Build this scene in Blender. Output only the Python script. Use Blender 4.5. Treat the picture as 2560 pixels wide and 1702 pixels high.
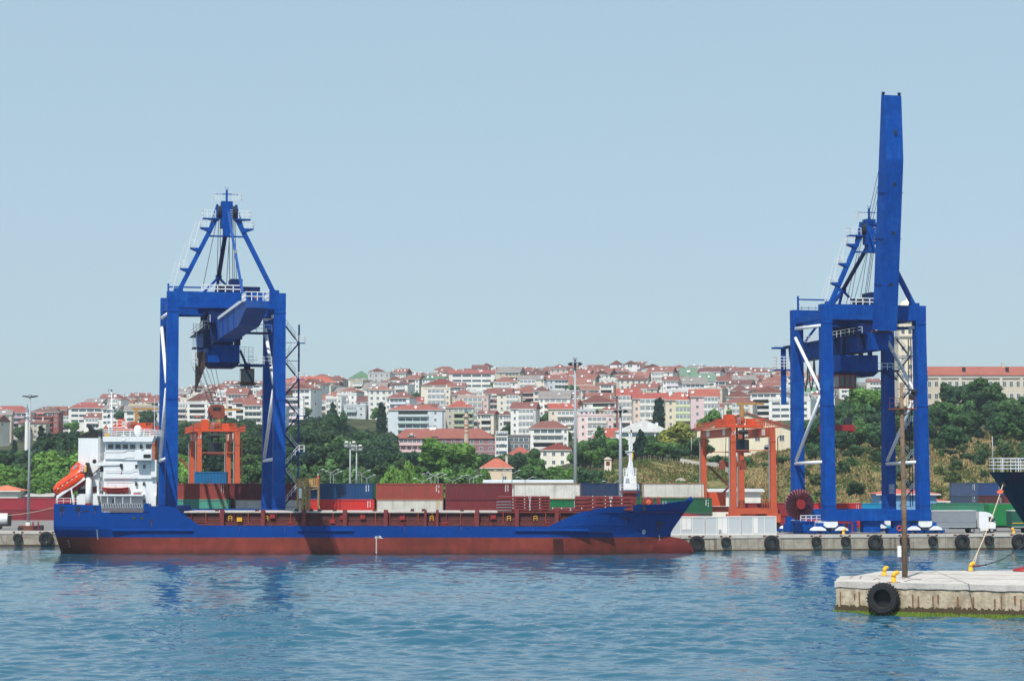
import bpy, math, random
import numpy as np
from mathutils import Vector, Matrix
R = math.radians
random.seed(11)
for o in list(bpy.data.objects): bpy.data.objects.remove(o)
SC = bpy.context.scene
COL = SC.collection

# ------------------------------------------------------------------ camera, sky, sun, exposure
FPX, CAMZ = 5330.0, 12.2            # focal length in photo pixels (2560 wide), eye height above the water
PITCH = math.atan(349 / FPX)
cam = bpy.data.cameras.new('camera'); camo = bpy.data.objects.new('camera', cam); COL.objects.link(camo)
camo.location = (0, 0, CAMZ); camo.rotation_euler = (math.pi / 2 + PITCH, 0, 0)
cam.sensor_fit = 'HORIZONTAL'; cam.sensor_width = 36; cam.lens = 36 * FPX / 2560
cam.clip_start = 1; cam.clip_end = 9000
SC.camera = camo
SUN_TO = Vector((-7.0, -21, 32)).normalized()
SUN_EL = math.asin(SUN_TO.z); SUN_AZ = math.atan2(SUN_TO.x, SUN_TO.y)
w = bpy.data.worlds.new('World'); SC.world = w; w.use_nodes = True
nt = w.node_tree; bg = nt.nodes['Background']
sky = nt.nodes.new('ShaderNodeTexSky'); sky.sky_type = 'NISHITA'; sky.sun_disc = False
sky.sun_elevation = SUN_EL; sky.sun_rotation = SUN_AZ
sky.altitude = 0; sky.air_density = 1.0; sky.dust_density = 1.0; sky.ozone_density = 2.5
veil = nt.nodes.new('ShaderNodeMix'); veil.data_type = 'RGBA'; veil.inputs[0].default_value = 0.72     # even summer haze in front of the clear sky
veil.inputs[7].default_value = (3.06, 4.12, 4.76, 1)
tcw = nt.nodes.new('ShaderNodeTexCoord'); mpw = nt.nodes.new('ShaderNodeMapping'); mpw.inputs['Scale'].default_value = (1.2, 1.2, 4.0); nzw = nt.nodes.new('ShaderNodeTexNoise'); nzw.inputs['Scale'].default_value = 2.2; nzw.inputs['Detail'].default_value = 5
mrw = nt.nodes.new('ShaderNodeMapRange'); mrw.inputs['From Min'].default_value = .3; mrw.inputs['From Max'].default_value = .7; mrw.inputs['To Min'].default_value = .68; mrw.inputs['To Max'].default_value = .77
nt.links.new(tcw.outputs['Generated'], mpw.inputs[0]); nt.links.new(mpw.outputs[0], nzw.inputs['Vector']); nt.links.new(nzw.outputs[0], mrw.inputs[0]); nt.links.new(mrw.outputs[0], veil.inputs[0])
nt.links.new(sky.outputs[0], veil.inputs[6]); nt.links.new(veil.outputs[2], bg.inputs[0]); bg.inputs[1].default_value = 0.15
sl = bpy.data.lights.new('sun', 'SUN'); sl.energy = 4.7; sl.angle = R(0.53); sl.color = (1, 0.955, 0.88)
so = bpy.data.objects.new('sun', sl); COL.objects.link(so)
so.rotation_euler = (-SUN_TO).to_track_quat('-Z', 'Y').to_euler(); so.location = (-80, -200, 300)
SC.render.engine = 'CYCLES'
SC.view_settings.view_transform = 'Standard'; SC.view_settings.look = 'None'
SC.view_settings.exposure = 0.0; SC.view_settings.gamma = 1.0; SC.view_settings.use_curve_mapping = False
SC.cycles.volume_bounces = 0; SC.cycles.max_bounces = 6; SC.cycles.transparent_max_bounces = 12
SC.cycles.volume_step_rate = 5

# ------------------------------------------------------------------ helpers
def P(x, y, D):
    """photo pixel (2560 x 1702) at distance D -> world point"""
    a = (x - 1280) / FPX; b = (851 - y) / FPX
    c, s = math.cos(PITCH), math.sin(PITCH)
    X, Y, Z = a, c - b * s, s + b * c
    k = D / Y
    return Vector((X * k, D, CAMZ + Z * k))
def PX(v):
    c, s = math.cos(PITCH), math.sin(PITCH)
    dz = v[2] - CAMZ; d = v[1] * c + dz * s; u = -v[1] * s + dz * c
    return 1280 + FPX * v[0] / d, 851 - FPX * u / d
def zat(y, D): return P(1280, y, D).z
def s2l(c): return c / 12.92 if c <= 0.04045 else ((c + 0.055) / 1.055) ** 2.4
def rgb(r, g, b): return (s2l(r / 255), s2l(g / 255), s2l(b / 255), 1.0)

MATS = {}
def mat(name, col, rough=0.6, metal=0.0, var=0.18, scale=1.2, streak=0.0, scol=(0.12, 0.06, 0.03, 1), bump=0.0, bscale=8.0, objcol=False, ior=1.5, trans=0.0, stretch=6.0, spec=0.5, dirt=0.0, plates=None, tide=0.0):
    m = bpy.data.materials.new(name); m.use_nodes = True; t = m.node_tree
    p = t.nodes['Principled BSDF']; L = t.links.new; N = t.nodes.new
    geo = N('ShaderNodeNewGeometry')
    if objcol:
        oi = N('ShaderNodeObjectInfo'); base = oi.outputs['Color']
    else:
        r = N('ShaderNodeRGB'); r.outputs[0].default_value = col; base = r.outputs[0]
    if var > 0:
        n = N('ShaderNodeTexNoise'); n.inputs['Scale'].default_value = scale; n.inputs['Detail'].default_value = 5; n.inputs['Roughness'].default_value = 0.65
        L(geo.outputs['Position'], n.inputs['Vector'])
        mr = N('ShaderNodeMapRange'); mr.inputs['From Min'].default_value = 0.25; mr.inputs['From Max'].default_value = 0.75
        mr.inputs['To Min'].default_value = 1 - var; mr.inputs['To Max'].default_value = 1 + var * 0.6
        L(n.outputs[0], mr.inputs[0])
        mx = N('ShaderNodeVectorMath'); mx.operation = 'SCALE'
        L(base, mx.inputs[0]); L(mr.outputs[0], mx.inputs['Scale']); base = mx.outputs[0]
    if streak > 0:
        mp = N('ShaderNodeMapping'); mp.inputs['Scale'].default_value = (stretch, stretch, stretch * 0.08)
        L(geo.outputs['Position'], mp.inputs[0])
        n2 = N('ShaderNodeTexNoise'); n2.inputs['Scale'].default_value = 0.5; n2.inputs['Detail'].default_value = 4
        L(mp.outputs[0], n2.inputs['Vector'])
        mr2 = N('ShaderNodeMapRange'); mr2.inputs['From Min'].default_value = 0.52; mr2.inputs['From Max'].default_value = 0.78; mr2.inputs['To Max'].default_value = streak
        L(n2.outputs[0], mr2.inputs[0])
        mc = N('ShaderNodeMix'); mc.data_type = 'RGBA'; mc.inputs[7].default_value = scol
        L(mr2.outputs[0], mc.inputs[0]); L(base, mc.inputs[6]); base = mc.outputs[2]
    if dirt > 0:
        n4 = N('ShaderNodeTexNoise'); n4.inputs['Scale'].default_value = scale * 0.35; n4.inputs['Detail'].default_value = 8; n4.inputs['Roughness'].default_value = 0.75
        L(geo.outputs['Position'], n4.inputs['Vector'])
        mr4 = N('ShaderNodeMapRange'); mr4.inputs['From Min'].default_value = 0.5; mr4.inputs['From Max'].default_value = 0.72; mr4.inputs['To Max'].default_value = dirt
        L(n4.outputs[0], mr4.inputs[0])
        md = N('ShaderNodeMix'); md.data_type = 'RGBA'; md.inputs[7].default_value = scol
        L(mr4.outputs[0], md.inputs[0]); L(base, md.inputs[6]); base = md.outputs[2]
    if plates:              # plating: each plate a slightly different tone, thin darker weld lines
        sx_, sep = N('ShaderNodeSeparateXYZ'), N('ShaderNodeCombineXYZ'); L(geo.outputs['Position'], sx_.inputs[0]); L(sx_.outputs[0], sep.inputs[0]); L(sx_.outputs[2], sep.inputs[1])
        bk = N('ShaderNodeTexBrick'); bk.inputs['Scale'].default_value = 1.0; bk.inputs['Brick Width'].default_value = plates[0]; bk.inputs['Row Height'].default_value = plates[1]; bk.inputs['Mortar Size'].default_value = 0.03; bk.inputs['Mortar Smooth'].default_value = 0.3
        a_ = plates[2]; bk.inputs['Color1'].default_value = (1 + a_,) * 3 + (1,); bk.inputs['Color2'].default_value = (1 - a_,) * 3 + (1,); bk.inputs['Mortar'].default_value = (1 - 2.4 * a_,) * 3 + (1,)
        L(sep.outputs[0], bk.inputs['Vector']); mu = N('ShaderNodeVectorMath'); mu.operation = 'MULTIPLY'; L(base, mu.inputs[0]); L(bk.outputs['Color'], mu.inputs[1]); base = mu.outputs[0]
    if tide > 0:            # scum and wear just above the waterline
        sz_ = N('ShaderNodeSeparateXYZ'); L(geo.outputs['Position'], sz_.inputs[0]); nz = N('ShaderNodeTexNoise'); nz.inputs['Scale'].default_value = .35; nz.inputs['Detail'].default_value = 6; L(geo.outputs['Position'], nz.inputs['Vector'])
        ma = N('ShaderNodeMath'); ma.operation = 'MULTIPLY_ADD'; ma.inputs[1].default_value = -1.6; L(nz.outputs[0], ma.inputs[0]); L(sz_.outputs[2], ma.inputs[2])
        mz = N('ShaderNodeMapRange'); mz.inputs['From Min'].default_value = -.9; mz.inputs['From Max'].default_value = .35; mz.inputs['To Min'].default_value = tide; mz.inputs['To Max'].default_value = 0; L(ma.outputs[0], mz.inputs[0])
        mt = N('ShaderNodeMix'); mt.data_type = 'RGBA'; mt.inputs[7].default_value = rgb(58, 36, 34); L(mz.outputs[0], mt.inputs[0]); L(base, mt.inputs[6]); base = mt.outputs[2]
    L(base, p.inputs['Base Color'])
    p.inputs['Roughness'].default_value = rough; p.inputs['Metallic'].default_value = metal; p.inputs['IOR'].default_value = ior
    p.inputs['Specular IOR Level'].default_value = spec
    if trans: p.inputs['Transmission Weight'].default_value = trans
    if bump > 0:
        n3 = N('ShaderNodeTexNoise'); n3.inputs['Scale'].default_value = bscale; n3.inputs['Detail'].default_value = 6
        L(geo.outputs['Position'], n3.inputs['Vector'])
        b = N('ShaderNodeBump'); b.inputs['Strength'].default_value = bump; b.inputs['Distance'].default_value = 0.1
        L(n3.outputs[0], b.inputs['Height']); L(b.outputs[0], p.inputs['Normal'])
    MATS[name] = m
    return m
M = MATS
RUST = rgb(110, 60, 40)
mat('blue', rgb(0, 68, 152), 0.55, var=0.26, scale=0.8, streak=0.4, scol=rgb(34, 102, 182), dirt=0.6, spec=.06, plates=(40, 3.05, .045))
mat('blue_dark', rgb(0, 34, 92), 0.6, var=0.2, spec=.2)
mat('blue_pale', rgb(24, 76, 152), 0.55, var=0.25, scale=0.6, streak=0.35, scol=rgb(64, 92, 144), dirt=.35, spec=.15)
mat('rail_white', rgb(225, 228, 230), 0.5, var=0.08)
mat('white', rgb(226, 229, 231), 0.45, var=0.06, scale=0.6, streak=0.22, scol=rgb(176, 160, 140))
mat('white_plain', rgb(235, 236, 238), 0.5, var=0.05)
mat('cable', rgb(40, 42, 48), 0.7, var=0)
mat('black', rgb(22, 22, 25), 0.6, var=0.2)
mat('dark', rgb(34, 36, 44), 0.7, var=0.2)
mat('rubber', rgb(30, 31, 34), 0.85, var=0.35, scale=2.0, bump=0.4, bscale=20)
mat('glass', rgb(38, 52, 60), 0.08, var=0.0, spec=0.8)
mat('house_glass', rgb(84, 100, 110), 0.12, var=0.35, scale=0.4, spec=0.8)
mat('curtain_glass', rgb(150, 160, 165), 0.25, var=0.3, scale=0.5, spec=0.8)
mat('orange', rgb(198, 88, 52), 0.55, var=0.16, scale=0.5, streak=0.3, scol=rgb(150, 65, 50), dirt=0.25)
mat('orange_bright', rgb(212, 82, 40), 0.55, var=0.12, dirt=0.15, scol=RUST)
mat('red', rgb(150, 32, 36), 0.5, var=0.2, dirt=0.2, scol=rgb(90, 45, 50))
mat('spreader_rust', rgb(140, 68, 48), 0.7, var=0.3, scale=1.5, dirt=0.5, scol=rgb(80, 40, 32))
mat('hull_blue', rgb(0, 60, 136), 0.5, var=0.13, scale=0.15, streak=0.2, scol=rgb(0, 40, 96), stretch=2.5, dirt=0.4, spec=.08, plates=(7.5, 1.55, .05))
mat('hull_red', rgb(130, 56, 46), 0.75, var=0.42, scale=0.3, streak=0.5, scol=rgb(82, 40, 36), stretch=1.4, dirt=0.5, plates=(7.5, 1.5, .05), tide=.85, spec=.2)
mat('deck_red', rgb(122, 40, 40), 0.65, var=0.25, scale=1.0, streak=0.3, scol=rgb(70, 26, 28), dirt=0.4)
mat('deck_dark', rgb(78, 30, 30), 0.75, var=0.4, scale=.8, dirt=.4, scol=rgb(50, 22, 22)); mat('bulb_red_shaded', rgb(98, 38, 36), 0.8, var=0.3, scale=.4, dirt=.4, scol=rgb(70, 34, 32), spec=.1)
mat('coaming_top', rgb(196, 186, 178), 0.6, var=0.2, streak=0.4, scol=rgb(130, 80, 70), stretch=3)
mat('lifeboat', rgb(236, 74, 30), 0.35, var=0.08, dirt=0.12, scol=rgb(180, 60, 30))
mat('yellow', rgb(232, 176, 30), 0.5, var=0.12, dirt=0.3, scol=rgb(120, 80, 30))
mat('cage_yellow', rgb(176, 140, 84), 0.65, var=0.3, dirt=0.5, scol=rgb(110, 75, 48))
mat('concrete', rgb(166, 157, 142), 0.9, var=0.34, scale=0.8, streak=0.9, scol=rgb(82, 72, 60), bump=0.6, bscale=3, stretch=2.2, dirt=0.65)
mat('concrete_top', rgb(196, 190, 182), 0.9, var=0.14, scale=0.5, bump=0.3, bscale=4, dirt=0.3, scol=rgb(140, 130, 120))
mat('asphalt', rgb(128, 124, 122), 0.95, var=0.18, scale=0.2, dirt=0.3, scol=rgb(90, 86, 84))
mat('steel_grey', rgb(158, 164, 170), 0.5, 0.2, var=0.12, streak=0.3, scol=rgb(120, 112, 104))
mat('mast_brown', rgb(128, 106, 88), 0.85, var=0.35, scale=1.2, streak=0.6, scol=rgb(80, 58, 42), bump=0.4, bscale=6, dirt=0.5)
mat('rust', RUST, 0.85, var=0.35)
mat('rope', rgb(206, 188, 160), 0.9, var=0.1)
mat('rope_red', rgb(150, 40, 50), 0.9, var=0.1)
mat('festoon', rgb(120, 96, 84), 0.8, var=0.2)
mat('wall', (1, 1, 1, 1), 0.9, var=0.10, scale=0.12, streak=0.25, scol=rgb(120, 108, 98), objcol=True, stretch=1.5)
mat('roof_tile', (1, 1, 1, 1), 0.85, var=0.22, scale=0.5, dirt=0.35, scol=rgb(110, 66, 56), objcol=True)
mat('frame_white', rgb(226, 224, 220), 0.6, var=0.05)
mat('tint', (1, 1, 1, 1), 0.7, var=0.12, scale=0.8, objcol=True)
mat('container', (1, 1, 1, 1), 0.55, var=0.14, scale=0.6, streak=0.35, scol=rgb(96, 70, 60), objcol=True, dirt=0.25, stretch=3)
mat('trunk', rgb(92, 76, 62), 0.9, var=0.3)
mat('skin', rgb(190, 140, 112), 0.6, var=0.05)
mat('algae', rgb(92, 116, 24), 0.9, var=0.5, scale=4, bump=0.6, bscale=12)
mat('wet_stain', rgb(76, 62, 40), 0.8, var=0.4, scale=3)

def leafmat(name):
    m = bpy.data.materials.new(name); m.use_nodes = True; t = m.node_tree; L = t.links.new; N = t.nodes.new
    p = t.nodes['Principled BSDF']; out = t.nodes['Material Output']
    oi = N('ShaderNodeObjectInfo'); geo = N('ShaderNodeNewGeometry')
    n = N('ShaderNodeTexNoise'); n.inputs['Scale'].default_value = 0.55; n.inputs['Detail'].default_value = 3
    L(geo.outputs['Position'], n.inputs['Vector'])
    mr = N('ShaderNodeMapRange'); mr.inputs['From Min'].default_value = 0.3; mr.inputs['From Max'].default_value = 0.7
    mr.inputs['To Min'].default_value = 1.0; mr.inputs['To Max'].default_value = 2.4; L(n.outputs[0], mr.inputs[0])
    v = N('ShaderNodeVectorMath'); v.operation = 'SCALE'; L(oi.outputs['Color'], v.inputs[0]); L(mr.outputs[0], v.inputs['Scale'])
    L(v.outputs[0], p.inputs['Base Color']); p.inputs['Roughness'].default_value = 0.75; p.inputs['Specular IOR Level'].default_value = 0.25
    tr = N('ShaderNodeBsdfTranslucent'); L(v.outputs[0], tr.inputs[0])
    mx = N('ShaderNodeMixShader'); mx.inputs[0].default_value = 0.35
    L(p.outputs[0], mx.inputs[1]); L(tr.outputs[0], mx.inputs[2]); L(mx.outputs[0], out.inputs[0])
    MATS[name] = m
leafmat('leaf')

class MB:
    def __init__(s): s.v = []; s.f = []; s.m = []; s.cur = 0
    def mi(s, i): s.cur = i; return s
    def poly(s, pts):
        n = len(s.v); s.v += [tuple(p) for p in pts]; s.f.append(tuple(range(n, n + len(pts)))); s.m.append(s.cur); return s
    def box(s, x0, x1, y0, y1, z0, z1):
        if x0 > x1: x0, x1 = x1, x0
        if y0 > y1: y0, y1 = y1, y0
        if z0 > z1: z0, z1 = z1, z0
        n = len(s.v)
        s.v += [(x0, y0, z0), (x1, y0, z0), (x1, y1, z0), (x0, y1, z0), (x0, y0, z1), (x1, y0, z1), (x1, y1, z1), (x0, y1, z1)]
        for q in ((0, 3, 2, 1), (4, 5, 6, 7), (0, 1, 5, 4), (1, 2, 6, 5), (2, 3, 7, 6), (3, 0, 4, 7)):
            s.f.append(tuple(n + i for i in q)); s.m.append(s.cur)
        return s
    def hexa(s, b, t):
        """bottom 4 and top 4 corners, both counter-clockwise seen from above"""
        n = len(s.v); s.v += [tuple(p) for p in b] + [tuple(p) for p in t]
        for q in ((0, 3, 2, 1), (4, 5, 6, 7), (0, 1, 5, 4), (1, 2, 6, 5), (2, 3, 7, 6), (3, 0, 4, 7)):
            s.f.append(tuple(n + i for i in q)); s.m.append(s.cur)
        return s
    def bar(s, p, q, w, h=None, up=(0, 0, 1)):
        h = w if h is None else h
        p, q = Vector(p), Vector(q); d = (q - p).normalized(); u = Vector(up)
        if abs(d.dot(u)) > 0.97: u = Vector((0, 1, 0))
        a = d.cross(u).normalized(); b = a.cross(d).normalized()
        a *= w / 2; b *= h / 2
        return s.hexa([p - a - b, p + a - b, q + a - b, q - a - b], [p - a + b, p + a + b, q + a + b, q - a + b])
    def tube(s, pts, r, n=6, cap=True):
        pts = [Vector(p) for p in pts]; k = len(pts); rs = r if isinstance(r, (list, tuple)) else [r] * k
        base = len(s.v); pa = None
        for i in range(k):
            d = (pts[min(i + 1, k - 1)] - pts[max(i - 1, 0)]).normalized()
            if pa is None:
                u = Vector((0, 0, 1)) if abs(d.z) < 0.95 else Vector((0, 1, 0)); a = d.cross(u).normalized()
            else:
                a = (pa - d * pa.dot(d)).normalized()
            pa = a; b = d.cross(a)
            for j in range(n):
                t = 2 * math.pi * j / n
                s.v.append(tuple(pts[i] + (a * math.cos(t) + b * math.sin(t)) * rs[i]))
        for i in range(k - 1):
            for j in range(n):
                j2 = (j + 1) % n
                s.f.append((base + i * n + j, base + i * n + j2, base + (i + 1) * n + j2, base + (i + 1) * n + j)); s.m.append(s.cur)
        if cap:
            s.f.append(tuple(base + j for j in reversed(range(n)))); s.m.append(s.cur)
            s.f.append(tuple(base + (k - 1) * n + j for j in range(n))); s.m.append(s.cur)
        return s
    def prism(s, prof, y0, y1, axis='y'):
        """profile of (a, b) points extruded: axis y -> (a, y, b), axis x -> (x, a, b), axis z -> (a, b, z)"""
        f = {'y': lambda a, b, c: (a, c, b), 'x': lambda a, b, c: (c, a, b), 'z': lambda a, b, c: (a, b, c)}[axis]
        n = len(prof); base = len(s.v)
        s.v += [f(a, b, y0) for a, b in prof] + [f(a, b, y1) for a, b in prof]
        s.f.append(tuple(range(base, base + n))); s.m.append(s.cur)
        s.f.append(tuple(range(base + 2 * n - 1, base + n - 1, -1))); s.m.append(s.cur)
        for i in range(n):
            j = (i + 1) % n
            s.f.append((base + j, base + i, base + n + i, base + n + j)); s.m.append(s.cur)
        return s
    def lathe(s, prof, c=(0, 0, 0), n=16, axis='z'):
        """prof: list of (r, h)"""
        c = Vector(c); base = len(s.v); k = len(prof)
        for r, h in prof:
            for j in range(n):
                t = 2 * math.pi * j / n; a, b = r * math.cos(t), r * math.sin(t)
                q = {'z': (a, b, h), 'y': (a, h, b), 'x': (h, a, b)}[axis]
                s.v.append(tuple(c + Vector(q)))
        for i in range(k - 1):
            for j in range(n):
                j2 = (j + 1) % n
                s.f.append((base + i * n + j, base + i * n + j2, base + (i + 1) * n + j2, base + (i + 1) * n + j)); s.m.append(s.cur)
        s.f.append(tuple(base + j for j in reversed(range(n)))); s.m.append(s.cur)
        s.f.append(tuple(base + (k - 1) * n + j for j in range(n))); s.m.append(s.cur)
        return s
    def rail(s, pts, h=1.1, step=1.3, r=0.05, bars=2):
        pts = [Vector(p) for p in pts]; up = Vector((0, 0, 1))
        for a, b in zip(pts[:-1], pts[1:]):
            L = (b - a).length; k = max(1, round(L / step))
            for i in range(k + 1):
                q = a.lerp(b, i / k); s.bar(q, q + up * h, r * 2)
            for j in range(bars):
                o = up * (h * (j + 1) / bars); s.bar(a + o, b + o, r * 2)
        return s
    def text(s, body, size, loc, rot=None, depth=0.02, align='CENTER'):
        c = bpy.data.curves.new('t', 'FONT'); c.body = body; c.size = size; c.extrude = depth; c.align_x = align; c.align_y = 'CENTER'; c.resolution_u = 2
        o = bpy.data.objects.new('t', c); COL.objects.link(o)
        dg = bpy.context.evaluated_depsgraph_get(); me = bpy.data.meshes.new_from_object(o.evaluated_get(dg))
        mtx = Matrix.Translation(Vector(loc)) @ (rot or Matrix.Rotation(math.pi / 2, 4, 'X'))
        base = len(s.v)
        s.v += [tuple(mtx @ v.co) for v in me.vertices]
        for p in me.polygons: s.f.append(tuple(base + i for i in p.vertices)); s.m.append(s.cur)
        bpy.data.objects.remove(o); bpy.data.curves.remove(c); bpy.data.meshes.remove(me)
        return s
    def mesh(s, name, mats, smooth=False):
        me = bpy.data.meshes.new(name); me.from_pydata(s.v, [], s.f)
        for m in (mats if isinstance(mats, (list, tuple)) else [mats]): me.materials.append(MATS[m])
        me.polygons.foreach_set('material_index', s.m)
        if smooth: me.polygons.foreach_set('use_smooth', [True] * len(s.f))
        me.update(); return me
    def build(s, name, mats, parent=None, smooth=False, color=None, loc=None, rz=0):
        return obj(name, s.mesh(name, mats, smooth), parent, color, loc, rz)
def obj(name, me, parent=None, color=None, loc=None, rz=0):
    o = bpy.data.objects.new(name, me); COL.objects.link(o)
    if parent: o.parent = parent
    if color: o.color = color
    if loc is not None: o.location = loc
    if rz: o.rotation_euler = (0, 0, rz)
    return o
def thing(name, label, cat, loc=(0, 0, 0), rz=0, group=None):
    o = bpy.data.objects.new(name, None); COL.objects.link(o); o.location = loc; o.rotation_euler = (0, 0, rz)
    o.empty_display_size = 0.1
    return tag(o, label, cat, group)
def tag(o, label, cat, group=None):
    o['label'] = label; o['category'] = cat
    if group: o['group'] = group
    return o
def struct(o): o['kind'] = 'structure'; return o
def copy_tree(o, parent=None):
    c = o.copy(); COL.objects.link(c); c.parent = parent
    for ch in KIDS[o.name]: copy_tree(ch, c)
    return c
KIDS = {}
def index_kids():
    KIDS.clear()
    for o in bpy.data.objects: KIDS[o.name] = []
    for o in bpy.data.objects:
        if o.parent: KIDS[o.parent.name].append(o)
def lerp_tab(tab, x):
    if x <= tab[0][0]: return tab[0][1]
    for (a, b), (c, d) in zip(tab[:-1], tab[1:]):
        if x <= c: return b + (d - b) * (x - a) / (c - a)
    return tab[-1][1]
# ------------------------------------------------------------------ water
def water():
    rs = np.random.RandomState(5)
    ts = np.linspace(-.32, .32, 700)
    ys = [112.0]
    while ys[-1] < 372: ys.append(ys[-1] + 0.17 + (ys[-1] - 112) / 260 * 0.5)
    ys = np.array(ys); T, Y = np.meshgrid(ts, ys); X = T * Y; Z = np.zeros_like(X)
    for i in range(80):
        lam = 0.6 * (9.0 / 0.6) ** rs.rand()
        th = rs.normal(1.25, 0.55)
        k = 2 * math.pi / lam; a = 0.0056 * lam ** 0.88 * (0.5 + rs.rand())
        ph = k * (X * math.cos(th) + Y * math.sin(th)) + rs.rand() * 6.28
        ph = ph + 0.9 * np.sin(X * 0.05 * (1 + rs.rand()) + rs.rand() * 6) * np.sin(Y * 0.04 + rs.rand() * 6)
        c = np.cos(ph); Z += a * (c + 0.25 * c * c)
    gust = 0.75 + 0.35 * np.sin(X * 0.035 + 1.3 + 0.02 * Y) * np.sin(Y * 0.06 + 0.6)
    Z *= gust * 0.95
    calm = np.clip((Y - 205) / 130, 0, 1); Z *= 1 - 0.55 * calm
    edge = np.minimum((.32 - abs(T)) * Y, Y - ys[0]); Z *= np.clip(edge / 6, 0, 1)
    nx, ny = len(ts), len(ys)
    v = np.stack([X.ravel(), Y.ravel(), Z.ravel()], 1)
    i = np.arange(nx * ny).reshape(ny, nx)
    f = np.stack([i[:-1, :-1].ravel(), i[:-1, 1:].ravel(), i[1:, 1:].ravel(), i[1:, :-1].ravel()], 1)
    o = len(v); c, d = ys[0], ys[-1]; a0, b0, a1, b1_ = -.32 * c, .32 * c, -.32 * d, .32 * d
    ex = np.array([(-1300, -60, 0), (1300, -60, 0), (1300, 620, 0), (-1300, 620, 0), (a0, c, 0), (b0, c, 0), (b1_, d, 0), (a1, d, 0)])
    v = np.concatenate([v, ex])
    fl = [tuple(q) for q in f.tolist()] + [(o, o + 1, o + 5, o + 4), (o + 1, o + 2, o + 6, o + 5), (o + 2, o + 3, o + 7, o + 6), (o + 3, o, o + 4, o + 7)]
    me = bpy.data.meshes.new('water'); me.from_pydata(v.tolist(), [], fl)
    me.polygons.foreach_set('use_smooth', [True] * len(fl))
    m = bpy.data.materials.new('water'); m.use_nodes = True; t = m.node_tree; L = t.links.new; N = t.nodes.new
    p = t.nodes['Principled BSDF']
    p.inputs['Base Color'].default_value = (0.016, 0.092, 0.150, 1); p.inputs['Roughness'].default_value = 0.04; p.inputs['IOR'].default_value = 1.33
    geo = N('ShaderNodeNewGeometry'); mp = N('ShaderNodeMapping'); mp.inputs['Scale'].default_value = (0.55, 1.0, 1.0); L(geo.outputs['Position'], mp.inputs[0])
    n1 = N('ShaderNodeTexNoise'); n1.inputs['Scale'].default_value = 1.8; n1.inputs['Detail'].default_value = 4; n1.inputs['Distortion'].default_value = 0.6; L(mp.outputs[0], n1.inputs['Vector'])
    b1 = N('ShaderNodeBump'); b1.inputs['Strength'].default_value = 0.28; b1.inputs['Distance'].default_value = 0.10; L(n1.outputs[0], b1.inputs['Height'])
    L(b1.outputs[0], p.inputs['Normal'])
    me.materials.append(m)
    return struct(obj('water', me))
water()

# ------------------------------------------------------------------ quay and yard
QZ = 2.8
BEND = Vector((28.8, 366.0)); YAWR = R(12)
def quay_D(X):
    if X < -74: return 397.0
    if X < BEND.x: return 365.0 + (X + 74) / (BEND.x + 74)
    return BEND.y + (X - BEND.x) * math.tan(YAWR)
def quay_at(px):
    D = 368.0
    for _ in range(8): D = quay_D((px - 1280) * D / FPX)
    return (px - 1280) * D / FPX, D
q = thing('quay', 'x', 'x'); del q['label']; del q['category']; struct(q)
edge = [(-420, 397), (-74, 397), (-74, 365), (BEND.x, BEND.y), (420, quay_D(420))]
mb = MB()
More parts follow.
